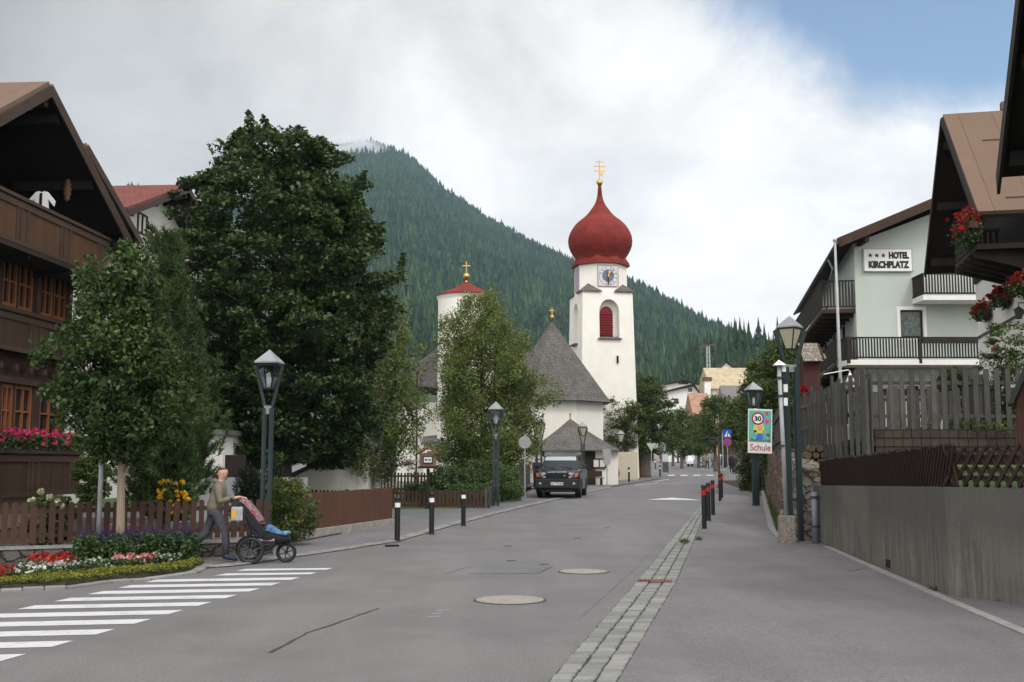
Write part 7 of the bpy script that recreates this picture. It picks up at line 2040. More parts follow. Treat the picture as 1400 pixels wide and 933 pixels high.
# crossing + no stopping signs
t, Y, z = sign_post('crossing_sign', 'blue crossing sign above a round no stopping sign', 995.5, 656, 588)
f_ = Y / F; bl = flat('sign_blue', (.015, .08, .38), .5); rd = flat('sign_red', (.50, .02, .03), .5)
zc_ = Zat(593.5, Y) - z; h_ = 5.8 * f_
MB().b2(-h_, h_, -.06, -.04, zc_ - h_, zc_ + h_).build('blue_square', bl, t)
MB().prism([(-h_ * .72, -.065, zc_ - h_ * .66), (h_ * .72, -.065, zc_ - h_ * .66), (0, -.065, zc_ + h_ * .66)], (0, -.008, 0)).build('white_triangle', MT['white'], t)
m = MB(); m.lathe([(.01, 0), (.05, .03), (.05, .08), (.01, .1)], (0.02, -.08, zc_ + .0), 8); m.bar((0, -.08, zc_ - .02), (.0, -.08, zc_ - .16), .06, .01, up=(0, 1, 0)); m.bar((0, -.08, zc_ - .12), (-.1, -.08, zc_ - .25), .035, .01, up=(0, 1, 0)); m.bar((0, -.08, zc_ - .12), (.1, -.08, zc_ - .25), .035, .01, up=(0, 1, 0)); m.build('walker_symbol', MT['black'], t)
zc_ = Zat(604.8, Y) - z; r_ = 5.7 * f_
MB().disc((0, -.05, zc_), (0, 1, 0), r_, .02, 28).build('red_disc', rd, t); MB().disc((0, -.065, zc_), (0, 1, 0), r_ * .78, .012, 28).build('blue_disc', bl, t)
m = MB()
for s_ in (-1, 1): m.bar((-r_ * .52 * s_, -.074 - .002 * s_, zc_ + r_ * .52), (r_ * .52 * s_, -.074 - .002 * s_, zc_ - r_ * .52), r_ * .16, .006, up=(0, 1, 0))
m.build('red_cross', rd, t)
t, Y, z = sign_post('plain_post', 'plain grey post in a concrete block left of the blue sign', 989, 656, 592, .04, 'post')
MB().b2(-.16, .16, -.16, .16, 0, .62).build('concrete_block', MT['conc_light'], t)
p = G(983.5, 660)
t = thing('street_name_sign', 'two small dark direction boards on a brown wooden pole', 'sign', p)
MB().tube([(0, 0, 0), (0, 0, Zat(597, p.y) - p.z)], .07, 8).build('pole', MT['rust'], t)
for py in (599, 603): MB().b2(-.62, .2, -.1, -.07, Zat(py + 1.4, p.y) - p.z, Zat(py - 1.4, p.y) - p.z).build('name_board', MT['dark_metal'], t)
p = G(909.5, 648)
t = thing('street_barrier', 'small dark panel barrier at the far kerb', 'barrier', p, R(50))
m = MB(); 
for x in (-.5, .5): m.tube([(x, 0, 0), (x, 0, 1.05)], .03, 8)
m.bar((-.5, 0, 1.05), (.5, 0, 1.05), .05, .05); m.build('frame', MT['black'], t)
MB().b2(-.46, .46, -.015, .015, .15, .98).build('panel', MT['dark_metal'], t)
# school sign hung on the second right lamp
p0 = G(1036, 692); Y = p0.y - .22
xa, xb = XatY(1022.5, Y, 3), XatY(1055.5, Y, 3); za, zb_ = Zat(620, Y), Zat(559.5, Y)
t = thing('school_sign', 'painted children sign with 30, Achtung and Schule on the lamp post', 'sign', ((xa + xb) / 2, Y, (za + zb_) / 2))
w_, h_ = (xb - xa) / 2, (zb_ - za) / 2; t.rotation_euler = (0, R(2), 0)
MB().b2(-w_, w_, -.01, .015, -h_, h_).build('panel', plain('sign_white', (.62, .62, .60), .6, .05), t)
gm = NB('childrens_paint'); v = gm.coord(); n1 = gm.noise(v, 4.0, 4, .6)
MB().b2(-w_ * .92, w_ * .92, -.014, -.01, -h_ * .50, h_ * .93).build('painting', gm.fin(gm.ramp(n1, [(.3, (.10, .36, .20)), (.5, (.10, .38, .33)), (.62, (.07, .30, .36)), (.75, (.30, .40, .12))]), .6), t)
c_ = (-w_ * .20, h_ * .56)
MB().disc((c_[0], -.018, c_[1]), (0, 1, 0), w_ * .52, .008, 32).build('red_ring', flat('dark_red', (.28, .02, .03), .6), t)
MB().disc((c_[0], -.024, c_[1]), (0, 1, 0), w_ * .39, .006, 32).build('white_disc', MT['white'], t)
a = text_obj('digits', '30', .3, MT['black'], t, (c_[0], -.03, c_[1]), (PI / 2, 0, 0), .002, .012); fit_text(a, c_[0] - w_ * .29, c_[0] + w_ * .29, c_[1] - w_ * .21, c_[1] + w_ * .21)
def blob(nm, col, cx_, cz_, rx, rzz, pts=None, y=-.018):
    q = [(cx_ * w_ + rx * w_ * math.cos(i * PI / 8), y, cz_ * h_ + rzz * w_ * math.sin(i * PI / 8)) for i in range(16)] if pts is None else [(a[0] * w_, y, a[1] * h_) for a in pts]
    MB().prism(q, (0, .005, 0)).build(nm, flat(nm + '_paint', col, .6), t)
blob('red_balloon', (.55, .05, .04), .55, .80, .13, .17)
blob('pink_heart', (.60, .03, .22), 0, 0, 0, 0, [(.38, .50), (.48, .58), (.60, .50), (.78, .52), (.80, .42), (.50, .30)])
blob('yellow_hair', (.55, .50, .10), -.1, .10, .46, .55)
blob('yellow_dress_trim', (.50, .42, .10), -.42, -.02, .14, .10); blob('child_hand', (.55, .32, .2), .34, -.02, .12, .10)
blob('child_face', (.58, .35, .22), -.02, .16, .22, .20, y=-.024)
for ex in (-.12, .08): blob('child_eye', (.05, .04, .04), ex, .19, .03, .03, y=-.03)
blob('child_mouth', (.4, .04, .05), -.02, .08, .09, .02, y=-.03)
blob('blue_dress', (.04, .14, .50), 0, 0, 0, 0, [(-.25, -.10), (.2, -.10), (.28, -.34), (-.30, -.34)], y=-.024)
blob('dark_arrow', (.14, .05, .05), 0, 0, 0, 0, [(.45, -.12), (.82, -.10), (.80, -.30), (.70, -.24), (.6, -.2)])
a = text_obj('lettering', 'Achtung', .2, flat('purple_red', (.16, .02, .05), .6), t, (0, -.024, 0), (PI / 2, 0, 0), .002, .0); fit_text(a, -w_ * .85, w_ * .85, -h_ * .49, -h_ * .33)
a = text_obj('lettering', 'Schule', .2, flat('dark_red_letters', (.30, .02, .04), .6), t, (0, -.02, 0), (PI / 2, 0, 0), .002, .0); fit_text(a, -w_ * .80, w_ * .88, -h_ * .88, -h_ * .58)
for z in (h_ * .93, -h_ * .98): MB().b2(-.5 * w_, -.5 * w_ + .1, .015, .12, z, z + .07).build('bracket', MT['white'], t)
# roofed notice box on a post
Y = 38.5; p = Vector((XatY(585, Y, 1), Y, zr(Y))); zz = lambda py: Zat(py, Y) - p.z
t = thing('notice_box', 'roofed wooden notice box on a dark post before the junipers', 'notice box', p)
MB().b2(-.05, .05, -.05, .05, 0, zz(641)).build('post', MT['wood_black'], t)
u = lambda px: (px - 585) / F * Y
MB().b2(u(574), u(596), -.15, .12, zz(638), zz(620)).build('box', planks('light_box_wood', (.20, .12, .07), .1), t)
MB().b2(u(571.5), u(598.5), -.2, .15, zz(640.8), zz(637.6)).build('shelf', MT['wood_black'], t)
m = MB(); m.prism([(u(571), -.26, zz(621.5)), (u(585), -.26, zz(613)), (u(599), -.26, zz(621.5)), (u(599), -.26, zz(619)), (u(585), -.26, zz(610.5)), (u(571), -.26, zz(619))], (0, .5, 0)); m.build('roof', planks('reddish_box_roof', (.19, .075, .04), .08, False), t)
MB().b2(u(578.5), u(592), -.18, -.15, zz(634), zz(624)).build('frame', MT['dark_metal'], t)
MB().b2(u(580), u(590.3), -.19, -.18, zz(632.5), zz(625.5)).build('notice_sheet', MT['white'], t)
MB().b2(u(581), u(584.8), -.195, -.19, zz(630.5), zz(627.5)).build('notice_print', MT['pipe'], t); MB().b2(u(586), u(589.5), -.195, -.19, zz(630.5), zz(627.8)).build('notice_print', MT['pipe'], t)
Y = 58.0; p = Vector((XatY(558, Y, 1), Y, zr(Y)))
t = thing('grave_lantern_box', 'small red roofed box on a pale post in the churchyard', 'box', p)
zz = lambda py: Zat(py, Y) - p.z
MB().b2(-.05, .05, -.05, .05, 0, zz(642)).build('post', MT['white'], t)
MB().b2(-.22, .22, -.1, .1, zz(642), zz(635)).build('box', MT['white'], t); MB().b2(-.3, .3, -.15, .15, zz(635), zz(632)).build('roof', MT['red_band'], t)
for px, lab in ((474, 'thin dark pole before the white hut and left birch trunk'), (569, 'thin dark pole behind the notice box')):
    Y = 44; t = thing('thin_pole', lab, 'pole', (XatY(px, Y, 1), Y, zr(Y))); MB().tube([(0, 0, 0), (0, 0, 2.6 if px < 500 else 5.2)], .035, 8).build('pole', MT['dark_metal'], t)

# ================================================================ CARS AND BUS
def wheel(parent, x, y, r, w):
    ty = MB().lathe([(r * .62, -w / 2), (r * .93, -w / 2), (r, -w / 2 + .03), (r, w / 2 - .03), (r * .93, w / 2), (r * .62, w / 2)], n=24)
    o = ty.build('wheel', MT['black'], parent, smooth=False); o.rotation_euler = (0, PI / 2, 0); o.location = (x, y, r)
    rm = MB().lathe([(r * .62, -w * .42), (r * .62, w * .42), (r * .15, w * .46), (.02, w * .46)], n=20)
    for k in range(5): a = k * 2 * PI / 5; rm.box((math.cos(a) * r * .34, math.sin(a) * r * .34, w * .45), (r * .5, r * .13, .02), rz=a); rm.box((math.cos(a) * r * .34, math.sin(a) * r * .34, -w * .45), (r * .5, r * .13, .02), rz=a)
    rm.build('rim', MT['galv'], o)
    return o
carp = NB('dark_car_paint'); CARP = carp.fin((.010, .014, .019), .22, .2, .5)
CARL = flat('lower_body_plastic', (.013, .014, .016), .5); HEADL = flat('headlight_glass', (.38, .42, .45), .12, .1, .8); AMB = flat('amber_indicator', (.45, .09, .03), .3)
WS = flat('windscreen', (.30, .36, .38), .15, 0, .8)  # pale base colour paints the sky's reflection into the glass
def loft(sections):
    """sections: list of (y, [(x,z)...]) same count"""
    m = MB(); k = len(sections[0][1])
    for y, s_ in sections:
        for x, z in s_: m.v.append((x, y, z))
    for i in range(len(sections) - 1):
        for j in range(k): j2 = (j + 1) % k; m.f.append((i * k + j, i * k + j2, (i + 1) * k + j2, (i + 1) * k + j))
    m.f.append(tuple(range(k))[::-1]); m.f.append(tuple((len(sections) - 1) * k + j for j in range(k)))
    return m
def suv(label, loc, rz, paint, name='parked_car', plate='LA 790 KE', lettering=True):
    t = thing(name, label, 'car', loc, rz)
    W_ = .955
    def sec(y, zb, zt, w, wt=None): wt = wt or w; return (y, [(-w, zb), (w, zb), (w * 1.0, zt - .12), (wt * .97, zt - .03), (wt * .9, zt), (-wt * .9, zt), (-wt * .97, zt - .03), (-w, zt - .12)])
    b = loft([sec(-2.42, .50, .98, .86), sec(-2.36, .40, 1.10, .92), sec(-2.2, .36, 1.17, W_), sec(-1.5, .36, 1.21, W_), sec(-1.25, .36, 1.22, W_), sec(2.2, .36, 1.22, W_), sec(2.4, .45, 1.18, .93)])
    b.build('body', paint, t, smooth=False, bevel=.02)
    g = loft([(-1.22, [(-.86, 1.18), (.86, 1.18), (.85, 1.22), (-.85, 1.22)]), (-.62, [(-.86, 1.18), (.86, 1.18), (.70, 1.80), (-.70, 1.80)]), (.3, [(-.86, 1.18), (.86, 1.18), (.70, 1.86), (-.70, 1.86)]), (2.25, [(-.86, 1.18), (.86, 1.18), (.70, 1.88), (-.70, 1.88)]), (2.36, [(-.84, 1.18), (.84, 1.18), (.70, 1.78), (-.70, 1.78)])])
    g.build('cabin', paint, t, bevel=.02)
    MB().add([(-.78, -1.17, 1.25), (.78, -1.17, 1.25), (.66, -.66, 1.77), (-.66, -.66, 1.77), (-.78, -1.14, 1.24), (.78, -1.14, 1.24), (.66, -.63, 1.76), (-.66, -.63, 1.76)], [(0, 1, 2, 3), (4, 7, 6, 5), (0, 4, 5, 1), (1, 5, 6, 2), (2, 6, 7, 3), (3, 7, 4, 0)]).build('windscreen', WS, t)
    for s_ in (-1, 1):
        for y0, y1 in ((-.78, .18), (.26, 1.18), (1.26, 2.15)):
            MB().add([(s_ * .862, y0, 1.26), (s_ * .862, y1, 1.26), (s_ * .735, y1, 1.74), (s_ * .735, max(y0, -.5) if y0 < 0 else y0, 1.74)] + [(s_ * .842, y0, 1.26), (s_ * .842, y1, 1.26), (s_ * .715, y1, 1.74), (s_ * .715, max(y0, -.5) if y0 < 0 else y0, 1.74)], [(0, 1, 2, 3), (4, 7, 6, 5), (0, 4, 5, 1), (1, 5, 6, 2), (2, 6, 7, 3), (3, 7, 4, 0)]).build('side_window', MT['glass'], t)
        MB().bar((s_ * .68, -.4, 1.92), (s_ * .68, 2.1, 1.93), .04, .05).build('roof_rail', MT['galv'], t)
        m = MB().box((s_ * 1.06, -.72, 1.33), (.2, .1, .18)); m.bar((s_ * .9, -.72, 1.28), (s_ * 1.0, -.72, 1.28), .05, .05); m.build('mirror', paint, t, bevel=.02)
        h = MB(); h.prism([(s_ * .50, -2.43, .86), (s_ * .86, -2.40, .86), (s_ * .90, -2.36, 1.07), (s_ * .50, -2.40, 1.07)], (0, .06, 0)); ho = h.build('headlight', HEADL, t)
        MB().prism([(s_ * .74, -2.435, .90), (s_ * .88, -2.415, .90), (s_ * .91, -2.38, 1.05), (s_ * .76, -2.415, 1.05)], (0, .03, 0)).build('indicator', AMB, ho)
        MB().disc((s_ * .62, -2.43, .97), (0, 1, 0), .07, .05, 14).build('lamp_lens', MT['cap_metal'], ho)
        MB().disc((s_ * .72, -2.46, .62), (0, 1, 0), .05, .03, 12).build('fog_lamp', HEADL, t)
        for yy in (-1.45, 1.45):
            wheel(t, s_ * .83, yy, .38, .25)
            a = MB()
            for k in range(9):
                q0 = PI * k / 9; q1 = PI * (k + 1) / 9
                a.bar((s_ * .93, yy - .45 * math.cos(q0), .38 + .45 * math.sin(q0)), (s_ * .93, yy - .45 * math.cos(q1), .38 + .45 * math.sin(q1)), .08, .05)
            a.build('wheel_arch', CARL, t)
    m = MB(); m.prism([(-.93, -2.48, .42), (.93, -2.48, .42), (.93, -2.46, .80), (-.93, -2.46, .80)], (0, .25, 0)); m.build('bumper', CARL, t, bevel=.03)
    m = MB()
    for z in (.88, .94, 1.0): m.b2(-.48, .48, -2.47, -2.43, z, z + .035)
    m.b2(-.5, .5, -2.44, -2.40, .85, 1.06); m.build('grille', MT['black'], t)
    m = MB(); m.b2(-.26, .26, -2.50, -2.485, .55, .67); po = m.build('number_plate', MT['white'], t)
    text_obj('plate_text', plate, .11, MT['black'], po, (0, -2.506, .61), (PI / 2, 0, 0), .001, .003)
    if lettering:
        a = text_obj('lettering', 'LAND ROVER', .10, MT['cap_metal'], t, (0, -2.425, 1.10), (PI / 2 - .5, 0, 0), .003, .003, spacing=1.35)
        MB().b2(.28, .36, -2.49, -2.47, .93, .97).build('badge', MT['galv'], t)
    m = MB(); m.bar((-.2, -1.2, 1.26), (-.72, -1.13, 1.31), .02, .02); m.bar((.55, -1.2, 1.26), (.05, -1.13, 1.31), .02, .02); m.build('wipers', MT['black'], t)
    MB().b2(-.7, .7, -2.3, 2.2, .25, .40).build('underbody', MT['black'], t)
    return t
pc = (G(739, 682) + G(797, 682.5)) / 2
suv('dark blue grey off-road car facing the camera before the annex', (pc.x + .15, pc.y + 2.45, zr(pc.y + 2)), R(-8), CARP)
def far_car(label, px, pyb, L, H_, rz, col, name='parked_car'):
    p = G(px, pyb); t = thing(name, label, 'car', p, rz)
    paint = NB(label[:20].replace(' ', '_')).fin(col, .3, .2, .5)
    hl_ = L / 2
    MB().prism([(-hl_, -.85, .3), (hl_, -.85, .3), (hl_, -.85, H_ * .5), (hl_ * .95, -.85, H_ * .60), (hl_ * .8, -.80, H_ * .95), (hl_ * .7, -.8, H_), (-hl_ * .35, -.8, H_), (-hl_ * .62, -.8, H_ * .66), (-hl_ * .95, -.85, H_ * .55), (-hl_, -.85, H_ * .45)], (0, 1.7, 0)).build('body', paint, t, bevel=.06)
    for s_ in (-.86, .84):
        MB().prism([(-hl_ * .5, s_, H_ * .66), (hl_ * .8, s_, H_ * .66), (hl_ * .70, s_, H_ * .92), (-hl_ * .32, s_, H_ * .92)], (0, .02, 0)).build('side_window', MT['glass'], t)
        for x in (-hl_ * .62, hl_ * .62):
            o = MB().lathe([(.2, -.1), (.33, -.1), (.33, .1), (.2, .1)], n=18).build('wheel', MT['black'], t); o.rotation_euler = (PI / 2, 0, 0); o.location = (x, s_ * .95, .33)
            q = MB().lathe([(.2, -.105), (.2, .105)], n=12).build('rim', MT['galv'], o)
    MB().prism([(hl_ + .0, -.7, H_ * .64), (hl_ + .0, .7, H_ * .64), (hl_ * .86, .65, H_ * .92), (hl_ * .86, -.65, H_ * .92)], (.03, 0, 0)).build('rear_window', MT['glass'], t)
    for s_ in (-.7, .7): MB().box((hl_ + .01, s_, H_ * .52), (.04, .18, .25)).build('tail_light', MT['red_band'], t)
    return t
far_car('white hatchback parked beneath the far street trees', 952, 638, 3.9, 1.55, R(68), (.55, .57, .60))
far_car('silver estate car crossing behind the brown signpost', 975, 639, 4.7, 1.7, R(165), (.36, .37, .35))
far_car('dark car half hidden behind the pedestrians near the far signs', 1003, 640.5, 4.2, 1.5, R(100), (.03, .035, .05))
far_car('white van parked farthest down the street', 934, 633, 4.6, 2.0, R(80), (.5, .5, .5))
p = G(894, 631.5); t = thing('yellow_bus', 'yellow bus seen at the far end of the street', 'bus', p, R(8))
MB().prism([(-1.25, 0, .35), (1.25, 0, .35), (1.25, 0, 2.9), (1.1, 0, 3.1), (-1.1, 0, 3.1), (-1.25, 0, 2.9)], (0, 10, 0)).build('body', plain('bus_yellow', (.55, .52, .03), .4, .03), t, bevel=.08)
MB().b2(-1.12, 1.12, -.04, 0, 1.35, 2.75).build('windscreen', MT['glass'], t)
MB().b2(-1.0, 1.0, -.05, -.0, 2.8, 3.02).build('destination_sign', MT['dark'], t)
for s_ in (-.95, .95): MB().disc((s_, -.02, .85), (0, 1, 0), .14, .06, 14).build('headlight', HEADL, t)
for s_ in (-1.05, 1.05):
    for y in (2.2, 7.5):
        o = MB().lathe([(.25, -.14), (.48, -.14), (.48, .14), (.25, .14)], n=18).build('wheel', MT['black'], t); o.rotation_euler = (0, PI / 2, 0); o.location = (s_, y, .48)
# dustbin behind the car, geranium bed at the annex
p = G(846, 661); flower_box('flower_trough', 'long trough of red pink flowers at the annex corner', (p.x - .55, p.y, p.z), R(8), 1.1, 'pink', n=900, h=.75, wdt=.5, psize=.09, pf=1.8, trail=.1, box=False)
p = G(808, 664); t = thing('bench', 'small dark bench at the annex wall right of the car', 'bench', (p.x, p.y - .4, p.z), R(10))
MB().b2(-.7, .7, -.2, .2, .42, .47).build('seat', MT['wood_dark'], t); MB().b2(-.7, .7, .2, .24, .5, .85).build('backrest', MT['wood_dark'], t)
for x in (-.6, .6): MB().b2(x - .03, x + .03, -.18, .22, 0, .42).build('leg', MT['dark_metal'], t)
# ================================================================ PEOPLE
SKIN = plain('skin', (.50, .30, .22), .55, .05); HAIR = plain('brown_hair', (.075, .042, .028), .6, .3, 30)
def nrm3(v): return Vector(v).normalized()
def person(label, loc, rz, P, hair=HAIR, top=None, legs=None, shoes=None, hgt=1.66, cat='person', group=None, detail=True, face=0.0):
    """P: dict of joints in local metres, figure walks towards +X, its left is +Y"""
    t = thing('person', label, cat, loc, rz, group)
    names = ['pel', 'spine', 'chest', 'neck', 'head0', 'head1', 'shL', 'elL', 'wrL', 'shR', 'elR', 'wrR', 'hiL', 'knL', 'anL', 'toL', 'hiR', 'knR', 'anR', 'toR']
    E = [('pel', 'spine'), ('spine', 'chest'), ('chest', 'neck'), ('neck', 'head0'), ('head0', 'head1'), ('chest', 'shL'), ('shL', 'elL'), ('elL', 'wrL'), ('chest', 'shR'), ('shR', 'elR'), ('elR', 'wrR'),
         ('pel', 'hiL'), ('hiL', 'knL'), ('knL', 'anL'), ('anL', 'toL'), ('pel', 'hiR'), ('hiR', 'knR'), ('knR', 'anR'), ('anR', 'toR')]
    RR = dict(pel=(.125, .10), spine=(.12, .095), chest=(.13, .10), neck=.05, head0=.088, head1=.098, shL=.055, elL=.04, wrL=.026, shR=.055, elR=.04, wrR=.026, hiL=.085, knL=.055, anL=.036, toL=.03, hiR=.085, knR=.055, anR=.036, toR=.03)
    V = [P[n] for n in names]; ed = [(names.index(a), names.index(b)) for a, b in E]; rr = [RR[n] for n in names]
    ti = len(V); h1_ = Vector(P['head1']); V.append(h1_ + Vector((-.005, 0, .045))); rr.append(.088); ed.append((names.index('head1'), ti))
    if detail:                      # hands: palm and five fingers grown from each wrist
        for s_ in 'LR':
            w = Vector(P['wr' + s_]); e = Vector(P['el' + s_]); d = (w - e).normalized(); side = Vector((0, 1 if s_ == 'L' else -1, 0)); side = (side - d * side.dot(d)).normalized(); dn = d.cross(side) * (1 if s_ == 'L' else -1)
            wi = names.index('wr' + s_); pi = len(V); V.append(w + d * .06); rr.append((.032, .02)); ed.append((wi, pi))
            for k, (o, l) in enumerate(((-.024, .05), (-.008, .062), (.008, .058), (.024, .045))):
                a = len(V); V.append(w + d * .085 + side * o); rr.append(.0095); ed.append((pi, a))
                V.append(w + d * (.085 + l * .6) + side * o - Vector((0, 0, l * .35))); rr.append(.0085); ed.append((a, a + 1))
                V.append(w + d * (.085 + l * .6) + side * o - Vector((0, 0, l * .9))); rr.append(.0075); ed.append((a + 1, a + 2))
            a = len(V); V.append(w + d * .05 - side * .035 - Vector((0, 0, .015))); rr.append(.011); ed.append((pi, a)); V.append(w + d * .085 - side * .045 - Vector((0, 0, .035))); rr.append(.009); ed.append((a, a + 1))
    body = skin_mesh('body', [tuple(v) for v in V], ed, rr, SKIN, t, 2 if detail else 1)
    # head details: the face looks along `face` (angle about Z)
    h0, h1 = Vector(P['head0']), Vector(P['head1']); c = h0.lerp(h1, .55); fx = Vector((math.cos(face), math.sin(face), 0)); fy = Vector((-fx.y, fx.x, 0))
    def tr(m): return m
    # hair cap
    m = MB(); n = 14
    for i in range(7):
        ph = PI / 2 * (1 - i / 4.2)
        for k in range(n):
            a = face + 2 * PI * k / n; front = math.cos(a - face)
            r = .100 * max(.15, math.cos(ph)) if ph > 0 else .097 + (.010 if i > 4 else 0)
            z = .112 * math.sin(ph) if ph > 0 else -.05 * (i - 4)
            if front > .1 and i > 1: r = .080; z = max(z, .066)
            m.v.append((c.x + math.cos(a) * r, c.y + math.sin(a) * r, c.z + .004 + z))
    for i in range(6):
        for k in range(n): k2 = (k + 1) % n; m.f.append((i * n + k, i * n + k2, (i + 1) * n + k2, (i + 1) * n + k))
    m.f.append(tuple(range(n))); m.build('hair', hair, t, smooth=True)
    if detail: MB().lathe([(.01, .065), (.065, .045), (.080, 0), (.080, -.05), (.074, -.10), (.060, -.15), (.035, -.19), (.01, -.20)], c - fx * .052 + Vector((0, 0, .02)), 14).build('back_hair', hair, t, smooth=True)
    if detail:
        e = MB()
        for s_ in (-1, 1): q = c + fx * .082 + fy * .032 * s_ + Vector((0, 0, .0)); e.lathe([(.002, -.008), (.011, 0), (.002, .008)], q, 8)
        e.build('eyes', MT['black'], t)
        q = c + fx * .088; m = MB(); m.add([q + Vector((0, 0, .01)), q + fy * .014 - Vector((0, 0, .03)) - fx * .004, q - fy * .014 - Vector((0, 0, .03)) - fx * .004, q + fx * .022 - Vector((0, 0, .026))], [(0, 1, 3), (0, 3, 2), (1, 2, 3), (0, 2, 1)]); m.build('nose', SKIN, t)
        q = c + fx * .083 - Vector((0, 0, .052)); m = MB(); m.bar(q - fy * .024, q + fy * .024, .012, .012); m.build('mouth', flat('lips', (.38, .12, .10), .5), t)
        m = MB()
        for s_ in (-1, 1): m.lathe([(.004, -.022), (.014, 0), (.004, .022)], c + fy * .088 * s_ - fx * .005, 8)
        m.build('ears', SKIN, t)
    # clothing over the body
    def torso(m, rings, n=16):
        o = len(m.v)
        for c_, rx, ry in rings:
            for k in range(n): a = 2 * PI * k / n; m.v.append((c_[0] + rx * math.cos(a), c_[1] + ry * math.sin(a), c_[2]))
        for i in range(len(rings) - 1):
            for k in range(n): k2 = (k + 1) % n; m.f.append((o + i * n + k, o + i * n + k2, o + (i + 1) * n + k2, o + (i + 1) * n + k))
        m.f.append(tuple(o + k for k in range(n))); m.f.append(tuple(o + (len(rings) - 1) * n + k for k in range(n)))
    def L_(a, b, f): return Vector(P[a]).lerp(Vector(P[b]), f)
    if top:
        m = MB(); pe, sp_, ch_, nk = Vector(P['pel']), Vector(P['spine']), Vector(P['chest']), Vector(P['neck'])
        torso(m, [(pe - Vector((0, 0, .05)), .135, .172), (pe + Vector((0, 0, .04)), .142, .176), (sp_, .136, .166), (sp_.lerp(ch_, .5), .134, .168), (ch_, .130, .180), (ch_ + Vector((.0, 0, .05)), .112, .185), (ch_.lerp(nk, .75), .085, .135), (nk, .062, .068), (nk + Vector((0, 0, .03)), .058, .062)])
        for s_ in 'LR':
            m.tube([L_('sh' + s_, 'chest', .45) + Vector((0, 0, .02)), L_('sh' + s_, 'el' + s_, .03) + Vector((0, 0, .012)), L_('sh' + s_, 'el' + s_, .5), Vector(P['el' + s_]), L_('el' + s_, 'wr' + s_, .5), L_('el' + s_, 'wr' + s_, .9)], [.082, .080, .066, .058, .049, .037], 12)
        m.build('top', top, t, smooth=True)
    if legs:
        m = MB(); pe = Vector(P['pel'])
        torso(m, [(pe + Vector((0, 0, .07)), .118, .158), (pe, .130, .172), (pe - Vector((0, 0, .07)), .136, .176), (pe - Vector((0, 0, .13)), .118, .165)])
        for s_ in 'LR':
            m.tube([L_('hi' + s_, 'kn' + s_, -.08), L_('hi' + s_, 'kn' + s_, .15), L_('hi' + s_, 'kn' + s_, .6), Vector(P['kn' + s_]), L_('kn' + s_, 'an' + s_, .45), L_('kn' + s_, 'an' + s_, .95)], [.095, .098, .084, .072, .070, .048], 12)
        m.build('trousers', legs, t, smooth=True)
    if shoes:
        for s_ in 'LR':
            a, b = Vector(P['an' + s_]), Vector(P['to' + s_]); d = (b - a)
            hl_ = a - d.normalized() * .05 - Vector((0, 0, .03))
            MB().tube([hl_, a.lerp(b, .25) - Vector((0, 0, .012)), a.lerp(b, .65), b, b + d.normalized() * .04], [.038, .048, .044, .038, .018], 10).build('shoe', shoes, t, smooth=True)
    return t
pat = NB('patterned_trousers'); v = pat.coord(); vo = pat.node('ShaderNodeTexVoronoi'); vo.inputs['Scale'].default_value = 75; pat.l.new(v, vo.inputs[0]); no_ = pat.noise(v, 30, 4, .7)
TR = pat.fin(pat.mix(pat.ramp(pat.math('ADD', vo.outputs['Distance'], pat.math('MULTIPLY', no_, .4)), [(.42, 0), (.55, 1)]), (.17, .17, .18), (.045, .045, .055)), .9)
OLIVE = plain('olive_hoodie', (.155, .145, .105), .9, .12, 12, .4, 90); NAVY = plain('navy_shoes', (.02, .03, .06), .7)
Yw = 19.6; base = Vector((XatY(296, Yw, .2), Yw, 0.02))
S_ = (125 / F * Yw) / 1.64
s = 1.0
J = dict(pel=(-.05, 0, .92), spine=(-.03, 0, 1.06), chest=(.02, 0, 1.26), neck=(.04, 0, 1.40), head0=(.065, -.01, 1.47), head1=(.075, -.02, 1.565),
         shL=(.02, .16, 1.31), elL=(.12, .20, 1.06), wrL=(.36, .17, 1.09), shR=(.02, -.16, 1.31), elR=(.06, -.21, 1.05), wrR=(.34, -.17, 1.11),
         hiL=(-.06, .085, .88), knL=(-.20, .09, .50), anL=(-.50, .09, .20), toL=(-.40, .09, .075),
         hiR=(-.03, -.085, .88), knR=(.16, -.09, .50), anR=(.18, -.09, .10), toR=(.34, -.10, .045))
w = person('woman in olive hoodie and patterned trousers pushing a stroller', base, R(6), J, HAIR, OLIVE, TR, NAVY, face=R(-52))
m = MB(); cc = Vector(J['neck']) + Vector((-.015, 0, .0)); m.tube([cc + Vector((.085 * math.cos(a), .085 * math.sin(a), -.035 - .035 * math.cos(a))) for a in [R(40 + 28 * k) for k in range(11)]], [.02, .03, .035, .045, .05, .052, .05, .045, .035, .03, .02], 10); m.build('hood', OLIVE, w, smooth=True)
skin_mesh('ponytail', [(-.0, .03, 1.52), (-.03, .04, 1.47), (-.03, .03, 1.42)], [(0, 1), (1, 2)], [.05, .045, .02], HAIR, w, 2, 0)
# stroller
sb = Vector((XatY(355, Yw - .08, .2), Yw - .08, .02))
t = thing('stroller', 'black three wheeled jogging stroller with pink and blue blankets', 'stroller', sb, R(6))
